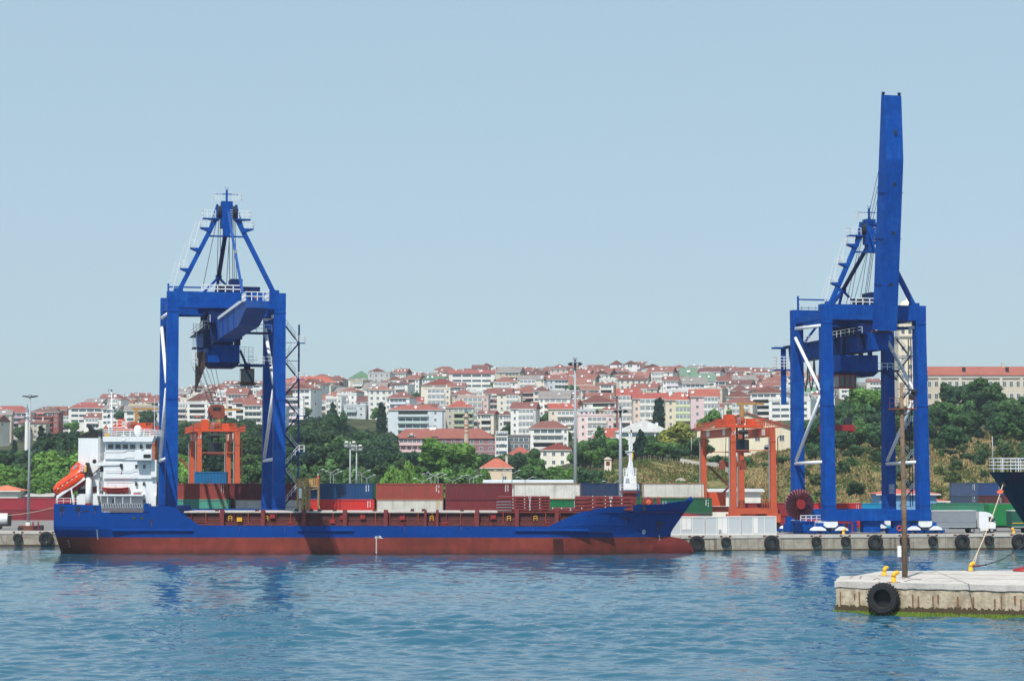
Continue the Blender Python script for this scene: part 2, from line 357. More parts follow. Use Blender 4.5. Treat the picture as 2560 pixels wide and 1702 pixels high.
# paved surface with a hairline below the coping
back = [(p[0] * 1.0, 640) for p in edge]
for (a, b), (c, d) in zip(edge[:-1], edge[1:]):
    if a == c: continue
    mb.poly([(a, b + 0.5, QZ), (c, d + 0.5, QZ), (c, 478, QZ), (a, 478, QZ)])
mb.poly([(-420, 477.5, QZ - .004), (2, 477.5, QZ - .004), (2, 526, QZ - .004), (-420, 526, QZ - .004)])
mb.build('yard_surface', 'asphalt', q)
mb = MB(); mc = MB()
for (a, b), (c, d) in zip(edge[:-1], edge[1:]):
    p0, p1 = Vector((a, b, 0)), Vector((c, d, 0)); dr = (p1 - p0).normalized(); nr = Vector((-dr.y, dr.x, 0))
    L = (p1 - p0).length; n = max(1, int(L / 6.0))
    if a < -300 or c > 300: pass
    for i in range(n):
        s0, s1 = p0 + dr * (L * i / n + 0.03), p0 + dr * (L * (i + 1) / n - 0.03)
        X = (s0.x + s1.x) / 2
        if abs(X) > 130: continue
        j = random.uniform(-0.03, 0.03)
        pm = MB()
        off = nr * (0.12 + j)
        pm.hexa([s0 + off + Vector((0, 0, -1)), s1 + off + Vector((0, 0, -1)), s1 + nr * 1.5 + Vector((0, 0, -1)), s0 + nr * 1.5 + Vector((0, 0, -1))],
                [s0 + off + Vector((0, 0, 2.25)), s1 + off + Vector((0, 0, 2.25)), s1 + nr * 1.5 + Vector((0, 0, 2.25)), s0 + nr * 1.5 + Vector((0, 0, 2.25))])
        pm.build('concrete_panel', 'concrete', q)
        pm = MB(); z0, z1 = 2.255, QZ + 0.02 + random.uniform(0, 0.015)
        pm.hexa([s0 + Vector((0, 0, z0)), s1 + Vector((0, 0, z0)), s1 + nr * 1.3 + Vector((0, 0, z0)), s0 + nr * 1.3 + Vector((0, 0, z0))],
                [s0 + Vector((0, 0, z1)), s1 + Vector((0, 0, z1)), s1 + nr * 1.3 + Vector((0, 0, z1)), s0 + nr * 1.3 + Vector((0, 0, z1))])
        pm.build('coping_block', 'concrete_top', q)
    mb.hexa([p0 + nr * 0.3 + Vector((0, 0, -1)), p1 + nr * 0.3 + Vector((0, 0, -1)), p1 + nr * 3 + Vector((0, 0, -1)), p0 + nr * 3 + Vector((0, 0, -1))],
            [p0 + nr * 0.3 + Vector((0, 0, 2.7)), p1 + nr * 0.3 + Vector((0, 0, 2.7)), p1 + nr * 3 + Vector((0, 0, 2.7)), p0 + nr * 3 + Vector((0, 0, 2.7))])
    mc.hexa([p0 + nr * 0.02 + Vector((0, 0, -1)), p1 + nr * 0.02 + Vector((0, 0, -1)), p1 + nr * 0.6 + Vector((0, 0, -1)), p0 + nr * 0.6 + Vector((0, 0, -1))],
            [p0 + nr * 0.02 + Vector((0, 0, 0.32)), p1 + nr * 0.02 + Vector((0, 0, 0.32)), p1 + nr * 0.6 + Vector((0, 0, 0.32)), p0 + nr * 0.6 + Vector((0, 0, 0.32))])
mb.build('quay_core', 'concrete', q); mc.build('tide_line', 'wet_stain', q)

def tyre_mesh(R0, wd, name='tyre'):
    m = MB(); ri = R0 * 0.56
    prof = [(ri, -wd * .42), (ri * 1.12, -wd * .5), (R0 * .9, -wd * .5), (R0 * .97, -wd * .42), (R0, -wd * .25), (R0, wd * .25), (R0 * .97, wd * .42), (R0 * .9, wd * .5), (ri * 1.12, wd * .5), (ri, wd * .42), (ri * .98, 0)]
    n = 28; base = len(m.v); k = len(prof)
    for r, h in prof:
        for j in range(n):
            t = 2 * math.pi * j / n; m.v.append((r * math.cos(t), h, r * math.sin(t)))
    for i in range(k):
        for j in range(n):
            i2, j2 = (i + 1) % k, (j + 1) % n
            m.f.append((base + i * n + j, base + i * n + j2, base + i2 * n + j2, base + i2 * n + j)); m.m.append(0)
    for j in range(n):      # tread lugs
        t = 2 * math.pi * j / n
        for sgn in (-1, 1):
            c = Vector((math.cos(t), 0, math.sin(t))); tg = Vector((-math.sin(t), 0, math.cos(t)))
            m.bar(c * R0 * 0.995 + tg * 0.06 * R0 * sgn + Vector((0, sgn * wd * .46, 0)), c * R0 * 1.0 - tg * 0.05 * R0 * sgn + Vector((0, sgn * wd * .05, 0)), R0 * .09, R0 * .07, up=tuple(c))
    return m.mesh(name, 'rubber', False)
TY_BIG, TY_SMALL = tyre_mesh(1.28, 0.75), tyre_mesh(0.84, 0.5)
def fender(px, big, label, zc=None, group=None):
    X, D = quay_at(px); R0 = 1.28 if big else 0.84
    rz = YAWR if X > BEND.x else 0
    zc = zc if zc else (1.42 if big else 1.62)
    t = thing('tyre_fender', label, 'tyre fender', (X, D, zc), rz, 'tyre fenders hung along the far quay')
    wd = 0.75 if big else 0.5
    o = obj('tyre', TY_BIG if big else TY_SMALL, t, loc=(0, -wd / 2 - 0.02, 0))
    for s in (-1, 1):
        m = MB(); m.tube([(s * R0 * 0.5, -wd / 2, R0 * 0.72), (s * R0 * 0.75, -0.15, R0 * .95), (s * R0 * .95, 0.03, 2.62 - zc)], 0.045, 5); m.build('chain', 'rust', t)
        m = MB(); m.box(s * R0 * .95 - .22, s * R0 * .95 + .22, -0.03, 0.02, 2.45 - zc, 2.72 - zc); m.build('anchor_plate', 'rust', t)
fender(50, 0, 'black tyre fender on the quay below the floodlight mast, left of the blue stern', 1.5)
fender(121, 1, 'black tyre fender on the quay touching the left edge of the blue stern', 1.4)
for px, big, lb in [(1739, 1, 'big tyre fender next to the red bulb of the ship bow'), (1812, 0, 'small tyre fender, second to the right of the ship bow'), (1925, 1, 'big tyre fender on the quay below the red cable reel'),
                    (2037, 0, 'small tyre fender below the left bogies of the right blue crane'), (2110, 0, 'small tyre fender below the yellow bollard under the right blue crane'), (2183, 1, 'big tyre fender below the sill of the right blue crane'),
                    (2256, 0, 'small tyre fender half hidden behind the brown mast'), (2327, 0, 'small tyre fender below the right bogies of the blue crane'), (2399, 1, 'big tyre fender on the quay below the grey lorry trailer'),
                    (2467, 0, 'small tyre fender on the quay below the white lorry cab'), (2540, 1, 'big tyre fender at the right end of the far quay')]:
    fender(px, big, lb)
def bollard(name, loc, rz, label, sc=1.0, group=None):
    t = thing(name, label, 'bollard', loc, rz, group)
    m = MB(); m.lathe([(0.34 * sc, 0), (0.34 * sc, 0.06 * sc), (0.22 * sc, 0.1 * sc), (0.2 * sc, 0.5 * sc)], n=12); 
    m.tube([(0, 0, 0.45 * sc), (0.02, 0, .62 * sc), (.14 * sc, 0, .78 * sc), (.36 * sc, 0, .84 * sc), (.52 * sc, 0, .82 * sc)], [.21 * sc, .21 * sc, .21 * sc, .18 * sc, .1 * sc], 12)
    m.build('post', 'yellow', t, True)
    m = MB(); m.box(-.45 * sc, .45 * sc, -.45 * sc, .45 * sc, -0.02, .03); m.build('base_plate', 'rust', t)
    return t
X, D = quay_at(2107); bollard('bollard', (X, D + .7, QZ + .02), 0.3, 'small yellow bollard on the quay under the right blue crane')
X, D = quay_at(2532); bollard('bollard', (X, D + .7, QZ + .02), 2.5, 'small yellow bollard on the quay in front of the green lorry trailer')

# ------------------------------------------------------------------ near pier (right foreground)
PZ = 2.95
pier = struct(obj('pier', None))
def noisy_edge(pts, step, amp, rs):
    out = []
    for (a, b) in zip(pts[:-1], pts[1:]):
        a, b = Vector(a), Vector(b); n = max(1, int((b - a).length / step))
        for i in range(n): 
            q_ = a.lerp(b, i / n); out.append(Vector((q_.x + rs.uniform(-amp, amp), q_.y + rs.uniform(-amp, amp))))
    out.append(Vector(pts[-1])); return out
rs = random.Random(3)
PF = [(29.6, 196.6), (45.5, 188.8), (90, 167)]
front = noisy_edge([(37.6, 218.4), (33.2, 208), (31.8, 207.6), (29.6, 196.6), (45.5, 188.8), (90, 167)], 0.55, 0.07, rs)
def slab(line, z0, z1, inset, zj0, zj1, name, m, back=((90, 226),)):
    mb = MB(); c = Vector((70, 205))
    ins = [p + (c - p).normalized() * inset for p in line]
    lo = [(p.x, p.y, z0 + rs.uniform(-zj0, zj0)) for p in ins]; hi = [(p.x, p.y, z1 + rs.uniform(-zj1, zj1)) for p in ins]
    for i in range(len(ins) - 1):
        mb.poly([lo[i], lo[i + 1], hi[i + 1], hi[i]])
    bk = [(x, y) for x, y in back]
    mb.poly([h for h in hi] + [(x, y, z1) for x, y in bk])
    mb.poly([h for h in reversed(lo)] + [(x, y, z0) for x, y in reversed(bk)])
    mb.poly([hi[0], (bk[-1][0], bk[-1][1], z1), (bk[-1][0], bk[-1][1], z0), lo[0]])
    return mb.build(name, m, pier)
mat('pier_concrete', rgb(190, 176, 152), 0.95, var=0.4, scale=1.1, streak=0.95, scol=rgb(112, 84, 58), bump=1.0, bscale=2.2, stretch=3.0, dirt=0.7)
mat('pier_top', rgb(196, 190, 184), 0.95, var=0.26, scale=0.5, bump=.5, bscale=3, dirt=.6, scol=rgb(132, 122, 108), streak=.3)
slab(front, 2.42, PZ, 0.0, 0.06, 0.02, 'coping_slab', 'pier_top')
slab(front, -1.2, 2.36, 0.14, 0.02, 0.06, 'pier_body', 'pier_concrete')
mbw = MB(); mbw.prism([(0, 0), (0, 0)], 0, 0) if False else None
# dark tide band and weed along the waterline
def band(z0, z1, out, name, m, jag, step):
    ln = noisy_edge([(29.55, 196.55), (45.45, 188.7), (88, 167.7)], step, 0.05, rs); ln = [Vector((29.9, 198.5))] + ln
    mb = MB(); n = Vector((-0.44, -0.9))
    for a, b in zip(ln[:-1], ln[1:]):
        a2, b2 = a + n * out, b + n * out; h0, h1 = z1 + rs.uniform(-jag, jag), z1 + rs.uniform(-jag, jag)
        mb.poly([(a2.x, a2.y, z0), (b2.x, b2.y, z0), (b.x, b.y, h1), (a.x, a.y, h0)])
    return mb.build(name, m, pier)
band(-0.6, 0.8, 0.03, 'tide_stain', 'wet_stain', 0.16, 0.3)
mb = MB(); ln = noisy_edge([(29.4, 196.2), (45.4, 188.4), (86, 168.2)], 0.05, 0.04, rs)
for p in ln:
    for k in range(2):
        w_ = rs.uniform(.05, .16); h_ = rs.uniform(.12, .42); d_ = rs.uniform(-.05, .5)
        x_, y_ = p.x + rs.uniform(-.1, .1) - .44 * d_ * .3, p.y - .9 * d_ * .3 + .05
        mb.hexa([(x_ - w_, y_ - w_, -.15), (x_ + w_, y_ - w_, -.15), (x_ + w_, y_ + w_, -.15), (x_ - w_, y_ + w_, -.15)], [(x_ - w_ * .4, y_ - w_ * .1, h_), (x_ + w_ * .4, y_ - w_ * .1, h_), (x_ + w_ * .5, y_ + w_, h_), (x_ - w_ * .5, y_ + w_, h_)])
o = mb.build('seaweed', 'algae', pier); o['kind'] = 'stuff'
def pier_front(px):   # X, D on the pier's front face for a photo column
    D = 192.0
    for _ in range(8):
        X = (px - 1280) * D / FPX
        D = 196.6 + (X - 29.6) * (188.8 - 196.6) / (45.5 - 29.6)
    return X, D
for px in (2096, 2131, 2143, 2276, 2290, 2326, 2339, 2388, 2427, 2480, 2496, 2530, 2545):
    if 'rust_stain' not in MATS: mat('rust_stain', rgb(138, 98, 70), .95, var=.4, scale=3)
    X, D = pier_front(px); h_ = rs.uniform(.4, 1.5); w_ = rs.uniform(.025, .07); zt = rs.uniform(1.6, 2.1)
    m = MB(); m.hexa([(X - w_ * .5, D - .03, zt - h_), (X + w_ * .5, D - .06, zt - h_), (X + w_ * .5, D + .3, zt - h_), (X - w_ * .5, D + .3, zt - h_)], [(X - w_, D - .03, zt), (X + w_, D - .08, zt), (X + w_, D + .3, zt), (X - w_, D + .3, zt)])
    m.build('rusty_rebar_stain', 'rust_stain', pier)
for a, b in [((2178, 1448), (2196, 1446)), ((2255, 1452), (2298, 1447)), ((2250, 1446), (2270, 1444)), ((2120, 1444), (2128, 1441)), ((2145, 1445), (2150, 1440))]:
    p0, p1 = P(a[0], a[1], 190), P(b[0], b[1], 190)
    def gnd(px, py): 
        D = (CAMZ - PZ) * FPX / (py - 1200); return Vector(((px - 1280) * D / FPX, D, PZ + .04))
    m = MB(); m.tube([gnd(*a), (gnd(*a) + gnd(*b)) / 2 + Vector((0, 0, .12)), gnd(*b)], .025, 5); m.build('loose_rebar', 'rust', pier)
# slab joints across the pier top and a ragged crack along its face
for a, b in (((2196, 1431), (2560, 1437)), ((2170, 1440), (2560, 1447)), ((2330, 1424.6), (2420, 1460))):
    m = MB(); D0, D1 = [(CAMZ - PZ) * FPX / (q_[1] - 1200) for q_ in (a, b)]; p0 = Vector(((a[0] - 1280) * D0 / FPX, D0, PZ + .025)); p1 = Vector(((b[0] - 1280) * D1 / FPX, D1, PZ + .025)); n = 24
    pts_ = [p0.lerp(p1, i / n) + Vector((rs.uniform(-.05, .05), rs.uniform(-.12, .12), 0)) for i in range(n + 1)]
    for u_, v_ in zip(pts_[:-1], pts_[1:]): m.bar(u_, v_, .09, .012)
    m.build('slab_joint', 'rust_stain' if a[0] == 2196 else 'concrete', pier)
# big tyre
X, D = pier_front(2206)
t = thing('tyre_fender', 'huge black lorry tyre hanging on the near pier below the yellow bollards', 'tyre fender', (X, D, 1.52), R(-26))
obj('tyre', tyre_mesh(1.4, 0.98), t, loc=(0.05, -.55, 0))
m = MB(); m.lathe([(0.8, -.05), (.8, .05)], n=20, axis='y'); m.build('backing_disc', 'black', t, loc=(0, -.2, 0))
for s in (-1, 1): m = MB(); m.tube([(s * .45, -.5, 1.2), (s * .5, -.05, 1.46), (s * .55, .5, 1.47)], .03, 5); m.build('chain', 'rust', t)
def gnd(px, py, z=PZ):
    D = (CAMZ - z) * FPX / (py - 1200); return Vector(((px - 1280) * D / FPX, D, z))
bollard('bollard', gnd(2229, 1453), R(10), 'yellow hooked bollard above the huge tyre on the near pier', 1.05)
bollard('bollard', gnd(2206, 1437), R(25), 'tilted yellow bollard on the far side of the near pier, left of the mast', 0.95)
bol3 = bollard('bollard', gnd(2421, 1425), R(-12), 'yellow bollard on the near pier holding the two mooring ropes', 0.95)
# brown mast on the pier
mp_ = gnd(2257, 1441)
t = thing('pier_mast', 'tall brown mast with rusty wires standing on the near pier', 'mast', mp_)
m = MB(); m.tube([(0, 0, -.1), (0, 0, 6), (-.05, 0, 12), (-.12, 0, 18.6)], [.27, .25, .22, .17], 12); m.build('pole', 'mast_brown', t, True)
for k in range(9):
    z = 1.2 + k * 1.95; m = MB()
    m.tube([(.27 * math.cos(a), .27 * math.sin(a), z + .7 * a / 6.28) for a in [i * .7 for i in range(10)]], .018, 4); m.build('wire_wrap', 'rust', t)
m = MB(); m.box(-1.35, 1.2, -.5, .5, 16.0, 16.12); m.bar((-1.2, 0, 16), (-.1, 0, 15.3), .09); m.bar((1.0, 0, 16), (0, 0, 15.3), .09); m.build('platform', 'rust', t)
for a, b in ((-1.35, -.4), (.3, 1.2)): m = MB(); m.rail([(a, -.5, 16.1), (b, -.5, 16.1)], 1.0, .5, .02); m.build('railing', 'rust', t)
for sx, sz in ((.9, 17.2), (1.1, 17.7)):
    m = MB(); m.lathe([(.1, -.3), (.3, .05), (.32, .12)], n=10, axis='y'); m.build('floodlight', 'dark', t, loc=(sx, -.2, sz))
m = MB(); m.tube([(-.5, -.1, 1.95), (-.5, -.1, 3.0)], .2, 10); m.bar((-.4, 0, 2.5), (0, 0, 2.5), .06); m.build('white_drum', 'white_plain', t)
m = MB(); m.box(.3, .5, -.1, .1, 1.55, 1.95); m.build('switch_box', 'steel_grey', t)
m = MB(); m.bar((.22, -.1, 0), (.33, -.25, 2.0), .03); m.build('stay_wire', 'cable', t)

# navy ship bow at the right edge, moored behind the pier
nb = thing('moored_ship', 'navy blue ship bow with pale railing entering at the right edge', 'ship', (51.7, 232, 0))
m = MB(); st = []
for i, z in enumerate((-1, 1, 3, 5, 8, 10.5, 13.1)):
    xs_ = {-1: 9.3, 1: 8.1, 3: 7.0, 5: 5.6, 8: 3.5, 10.5: 1.9, 13.1: .1}[z]
    rowa = []
    for u in (0, .5, 1.5, 3, 6, 10, 16, 26, 60):
        hb = min(9.5, (0.28 + .055 * max(z, 0)) * 2.3 * (u ** .72)); rowa.append((xs_ + u, hb, z))
    st.append(rowa)
for i in range(len(st) - 1):
    for j in range(len(st[0]) - 1):
        for sgn in (-1, 1):
            pts = [st[i][j], st[i][j + 1], st[i + 1][j + 1], st[i + 1][j]]
            m.poly([(x, sgn * y, z) for x, y, z in pts])
m.poly([(x, -y, z) for x, y, z in st[-1]] + [(x, y, z) for x, y, z in reversed(st[-1])])
mat('navy', rgb(14, 22, 52), 0.4, var=0.15, scale=0.2)
m.build('hull', 'navy', nb)
m = MB(); ln = [(st[-1][j][0], -st[-1][j][1], 13.1) for j in range(8)]
m.rail(ln, 1.45, 1.1, .035, 4); m.build('railing', 'rail_white', nb)
m = MB(); ln = [(st[-1][j][0], st[-1][j][1], 13.1) for j in range(8)]
m.rail(ln, 1.45, 1.1, .035, 4); m.build('railing', 'rail_white', nb)
m = MB(); m.lathe([(.25, -.1), (.3, 0), (.25, .1)], n=10, axis='y'); m.build('fairlead', 'black', nb, loc=(1.3, -1.6, 11.7))
# mooring ropes
b3 = bol3.location; fl = Vector((52.9, 230.3, 11.7))
def sag(a, b, n, s): return [a.lerp(b, i / n) - Vector((0, 0, s * 4 * (i / n) * (1 - i / n))) for i in range(n + 1)]
t = thing('mooring_rope', 'pale mooring rope from the navy bow down to the yellow bollard', 'rope', b3)
m = MB(); tt = b3 + Vector((.2, 0, .55)); p1 = tt.lerp(fl, .17)
m.tube([q_ - b3 for q_ in sag(p1, fl, 12, .35)], .05, 6); m.tube([tt + Vector((-.18, -.2, 0)) - b3, p1 - b3], .04, 6); m.tube([tt + Vector((.18, .1, 0)) - b3, p1 - b3], .04, 6); m.build('rope', 'rope', t)
ft = thing('rat_guard', 'orange rat guard plate on the mooring rope at the navy bow', 'rat guard', tt.lerp(fl, .91))
m = MB(); m.lathe([(.05, -.03), (.36, -.02), (.36, .02), (.05, .03)], n=14, axis='z'); o = m.build('disc', 'orange', ft); o.rotation_euler = (.5, -.5, .3)
t = thing('mooring_rope', 'dark mooring rope with a red sleeve running right from the yellow bollard', 'rope', b3)
e = P(2600, 1318, 300); a_ = b3 + Vector((.2, 0, .45)); k1 = a_.lerp(e, .06) 
m = MB(); pts = sag(a_, e, 20, 1.2); m.tube([q_ - b3 for q_ in pts[2:]], .055, 6); m.build('rope', 'cable', t)
m = MB(); m.tube([q_ - b3 for q_ in pts[:3]], .085, 8); m.build('sleeve', 'rope_red', t)
m = MB(); m.lathe([(.02, -.14), (.14, 0), (.02, .14)], n=8, c=pts[3] - b3); m.build('shackle', 'black', t)
t = thing('mooring_buoy', 'flat red mooring buoy lying on the near pier at the right edge', 'buoy', gnd(2556, 1426))
m = MB(); m.lathe([(1.2, 0), (1.25, .12), (1.0, .3), (.5, .42), (.12, .46)], n=20); m.build('float', 'red', t, True)
m = MB(); m.tube([(-.15, 0, .44), (-.1, 0, .62), (.1, 0, .62), (.15, 0, .44)], .03, 6); m.build('ring', 'rust', t)

t = thing('bird', 'small black bird flying low over the water at bottom right', 'bird', P(2500, 1680, 137), R(20))
m = MB(); m.lathe([(.01, -.3), (.05, -.2), (.075, -.05), (.07, .1), (.035, .2), (.04, .25), (.01, .32)], n=10, axis='x'); m.build('body', 'black', t, True)
for s_ in (-1, 1):
    m = MB(); m.hexa([(-.08, 0, 0), (.1, 0, 0), (.02, s_ * .3, .1), (-.1, s_ * .3, .1)][::s_], [(-.08, 0, .02), (.1, 0, .02), (.02, s_ * .3, .12), (-.1, s_ * .3, .12)][::s_]); w_ = m.build('wing', 'black', t)
    m = MB(); m.hexa([(-.1, s_ * .3, .1), (.02, s_ * .3, .1), (-.1, s_ * .55, .06), (-.16, s_ * .52, .06)][::s_], [(-.1, s_ * .3, .115), (.02, s_ * .3, .115), (-.1, s_ * .55, .07), (-.16, s_ * .52, .07)][::s_]); m.build('wing_tip', 'black', w_)
for px, py, lb in ((2251, 1620, 'tiny white float on the water below the huge tyre'), (1623, 1566, 'tiny white float on open water in the middle distance')):
    D = CAMZ * FPX / (py - 1200); t = thing('float', lb, 'float', ((px - 1280) * D / FPX, D, .0))
    m = MB(); m.lathe([(.03, -.06), (.1, -.03), (.13, .05), (.08, .13), (.02, .16)], n=10); m.build('body', 'white_plain', t, True)
    m = MB(); m.tube([(0, 0, .15), (0, 0, .24)], .02, 5); m.build('eye', 'white_plain', t)
# ------------------------------------------------------------------ terrain
TD = [440, 480, 520, 560, 620, 720, 850, 950, 1050, 1150, 1250, 1350, 1700]
TT = {-500: [1222, 1212, 1185, 1150, 1132, 1120, 1110, 1104, 1100, 1104],
      0: [1222, 1210, 1182, 1146, 1126, 1113, 1103, 1096, 1092, 1098],
      160: [1220, 1206, 1174, 1138, 1116, 1100, 1087, 1077, 1071, 1078],
      300: [1217, 1200, 1162, 1122, 1100, 1080, 1062, 1047, 1037, 1046],
      700: [1216, 1192, 1142, 1100, 1074, 1046, 1024, 1006, 994, 1006],
      1000: [1215, 1204, 1188, 1172, 1116, 1066, 1026, 994, 971, 986],
      1300: [1212, 1204, 1190, 1168, 1112, 1060, 1018, 982, 959, 976],
      1440: [1196, 1180, 1172, 1150, 1104, 1052, 1012, 976, 955, 972],
      1600: [1166, 1152, 1145, 1122, 1092, 1046, 1012, 976, 955, 972],
      1800: [1164, 1150, 1140, 1112, 1086, 1050, 1014, 984, 967, 980],
      2000: [1160, 1130, 1096, 1076, 1060, 1040, 1012, 988, 976, 990],
      2150: [1152, 1112, 1056, 1030, 1022, 1018, 1010, 1005, 1000, 1010],
      2350: [1142, 1092, 1012, 1006, 1006, 1006, 1006, 1006, 1006, 1012],
      3100: [1142, 1092, 1012, 1006, 1006, 1006, 1006, 1006, 1006, 1012]}
TX = sorted(TT)
def terr(px, D):
    px = min(max(px, TX[0]), TX[-1])
    for a, b in zip(TX[:-1], TX[1:]):
        if px <= b: break
    u = (px - a) / (b - a); u = u * u * (3 - 2 * u)
    k_ = min(1, max(0, (px - 1330) / 200)); k_ = k_ * k_ * (3 - 2 * k_)
    cols = [2.55, 2.6 + .3 * k_, 2.65 + 7.5 * k_]
    for i, dd in enumerate(TD[3:]):
        y = TT[a][i] * (1 - u) + TT[b][i] * u; cols.append(zat(y, dd))
    z = lerp_tab(list(zip(TD, cols)), D)
    if 520 < D < 900: z += 0.7 * math.sin(px * .05 + D * .03) * math.sin(px * .021 - D * .05) * min(1, (D - 520) / 40)
    return z
def terr_at(X, Y): return terr(1280 + X * FPX / Y, Y)
def terrain():
    pxs = list(range(-480, 3081, 20)); ds = [441 + 6 * i for i in range(75)] + [900 + 25 * i for i in range(33)]
    v = []; f = []; 
    for d in ds:
        for p_ in pxs: v.append(((p_ - 1280) * d / FPX, d, terr(p_, d)))
    n = len(pxs)
    for i in range(len(ds) - 1):
        for j in range(n - 1): f.append((i * n + j, i * n + j + 1, (i + 1) * n + j + 1, (i + 1) * n + j))
    me = bpy.data.meshes.new('hillside'); me.from_pydata(v, [], f); me.polygons.foreach_set('use_smooth', [True] * len(f))
    at = me.attributes.new('zone', 'FLOAT', 'POINT'); vals = []
    for (x, y, z) in v:
        p_ = 1280 + x * FPX / y
        g = min(1, max(0, (p_ - 1395) / 60)) * min(1, max(0, (640 - y) / 20))
        vals.append(g)
    at.data.foreach_set('value', vals)
    m = bpy.data.materials.new('hillside'); m.use_nodes = True; t = m.node_tree; L = t.links.new; N = t.nodes.new; p = t.nodes['Principled BSDF']
    p.inputs['Roughness'].default_value = 1; p.inputs['Specular IOR Level'].default_value = 0.1
    geo = N('ShaderNodeNewGeometry')
    def noise(s, d=6):
        n_ = N('ShaderNodeTexNoise'); n_.inputs['Scale'].default_value = s; n_.inputs['Detail'].default_value = d; n_.inputs['Roughness'].default_value = .7; L(geo.outputs['Position'], n_.inputs['Vector']); return n_
    r1 = N('ShaderNodeValToRGB'); L(noise(.16).outputs[0], r1.inputs[0])
    e_ = r1.color_ramp.elements; e_[0].position = .36; e_[0].color = rgb(72, 84, 48); e_[1].position = .66; e_[1].color = rgb(158, 138, 100)
    e2 = r1.color_ramp.elements.new(.5); e2.color = rgb(110, 108, 68)
    r2 = N('ShaderNodeValToRGB'); L(noise(.1).outputs[0], r2.inputs[0])
    e_ = r2.color_ramp.elements; e_[0].position = .35; e_[0].color = rgb(40, 56, 34); e_[1].position = .65; e_[1].color = rgb(92, 92, 66)
    a_ = N('ShaderNodeAttribute'); a_.attribute_name = 'zone'
    mx = N('ShaderNodeMix'); mx.data_type = 'RGBA'; L(a_.outputs['Fac'], mx.inputs[0]); L(r2.outputs[0], mx.inputs[6]); L(r1.outputs[0], mx.inputs[7]); L(mx.outputs[2], p.inputs['Base Color'])
    b = N('ShaderNodeBump'); b.inputs['Strength'].default_value = .8; b.inputs['Distance'].default_value = .6; L(noise(1.1).outputs[0], b.inputs['Height']); L(b.outputs[0], p.inputs['Normal'])
    me.materials.append(m); return struct(obj('hillside', me))
terrain()
# dry grass and scrub on the bank
def tufts(name, n, colm, hmin, hmax, seed, xr, dr, thr):
    rs = random.Random(seed); mb = MB()
    for _ in range(n):
        px = rs.uniform(*xr); D = rs.uniform(*dr)
        if math.sin(px * .043 + D * .11 + seed) + math.sin(px * .017 - D * .06 + 2 * seed) < thr: continue
        if rs.random() > (px - 1400) / 90: continue
        X = (px - 1280) * D / FPX; z = terr(px, D) - .1
        h = rs.uniform(hmin, hmax)
        for k in range(4):
            a = rs.uniform(0, 6.28); w_ = rs.uniform(.12, .34); dx, dy = math.cos(a) * w_, math.sin(a) * w_; lx, ly = rs.uniform(-.4, .4), rs.uniform(-.4, .4)
            mb.poly([(X - dx, D - dy, z), (X + dx, D + dy, z), (X + lx, D + ly, z + h * rs.uniform(.6, 1))])
    o = mb.build(name, colm); o['kind'] = 'stuff'; return o
mat('crack', rgb(60, 54, 48), 1, var=0)
mat('straw', rgb(176, 152, 112), 1, var=0.45, scale=0.22, spec=.1); mat('weed', rgb(88, 104, 56), 1, var=0.45, scale=0.22, spec=.1); mat('brush', rgb(128, 116, 78), 1, var=0.45, scale=0.2, spec=.1)
tufts('dry_grass', 17000, 'straw', .3, 1.2, 1, (1820, 2700), (484, 640), -.1)
tufts('brown_grass', 15000, 'brush', .3, 1.1, 3, (1400, 2700), (484, 640), -.4)
tufts('green_scrub', 26000, 'weed', .3, 1.1, 2, (1400, 2700), (484, 640), -.2)
# ------------------------------------------------------------------ ship-to-shore cranes
def stair_tower(t, x, y, z0, n, rise, k):
    """zig-zag stairs between landings, posts and white handrails; x is the leg face"""
    w_ = 2.6
    for yy in (-.55, .55):
        m = MB(); m.bar((x + w_, y + yy, z0), (x + w_, y + yy, z0 + n * rise), .14); m.build('stair_post', 'blue_dark', t)
    for i in range(2 * n): m = MB(); m.bar((x, y, z0 + i * rise / 2), (x + w_, y, z0 + i * rise / 2), .09); m.build('stair_strut', 'blue_dark', t)
    for i in range(n):
        za = z0 + i * rise; zm = za + rise / 2; zb = za + rise
        m = MB(); m.bar((x + .15, y - .35, za + .2), (x + w_, y - .35, zm), .1, .26); m.build('stair_flight', 'blue_dark', t)
        m = MB(); m.bar((x + w_, y + .35, zm), (x + .15, y + .35, zb), .1, .26); m.build('stair_flight', 'blue_dark', t)
        m = MB(); m.box(x + w_ - .3, x + w_ + 1.0, y - .7, y + .7, zm - .1, zm); m.build('stair_landing', 'blue', t)
        m = MB()
        for yy, (pa, pb) in ((-.75, ((x + .15, za + .3), (x + w_, zm + .1))), (.75, ((x + w_, zm + .1), (x + .15, zb + .1)))):
            a, b = Vector((pa[0], y + yy, pa[1])), Vector((pb[0], y + yy, pb[1]))
            for h in (.55, 1.1): m.bar(a + Vector((0, 0, h)), b + Vector((0, 0, h)), .07)
            for s in range(5): q_ = a.lerp(b, s / 4); m.bar(q_, q_ + Vector((0, 0, 1.1)), .05)
        m.build('stair_handrail', 'rail_white', t)
        m = MB(); m.rail([(x + w_ + .1, y - .7, zm), (x + w_ + 1.0, y - .7, zm), (x + w_ + 1.0, y + .7, zm), (x + w_ + .1, y + .7, zm)], 1.1, .7, .035); m.build('landing_railing', 'rail_white', t)

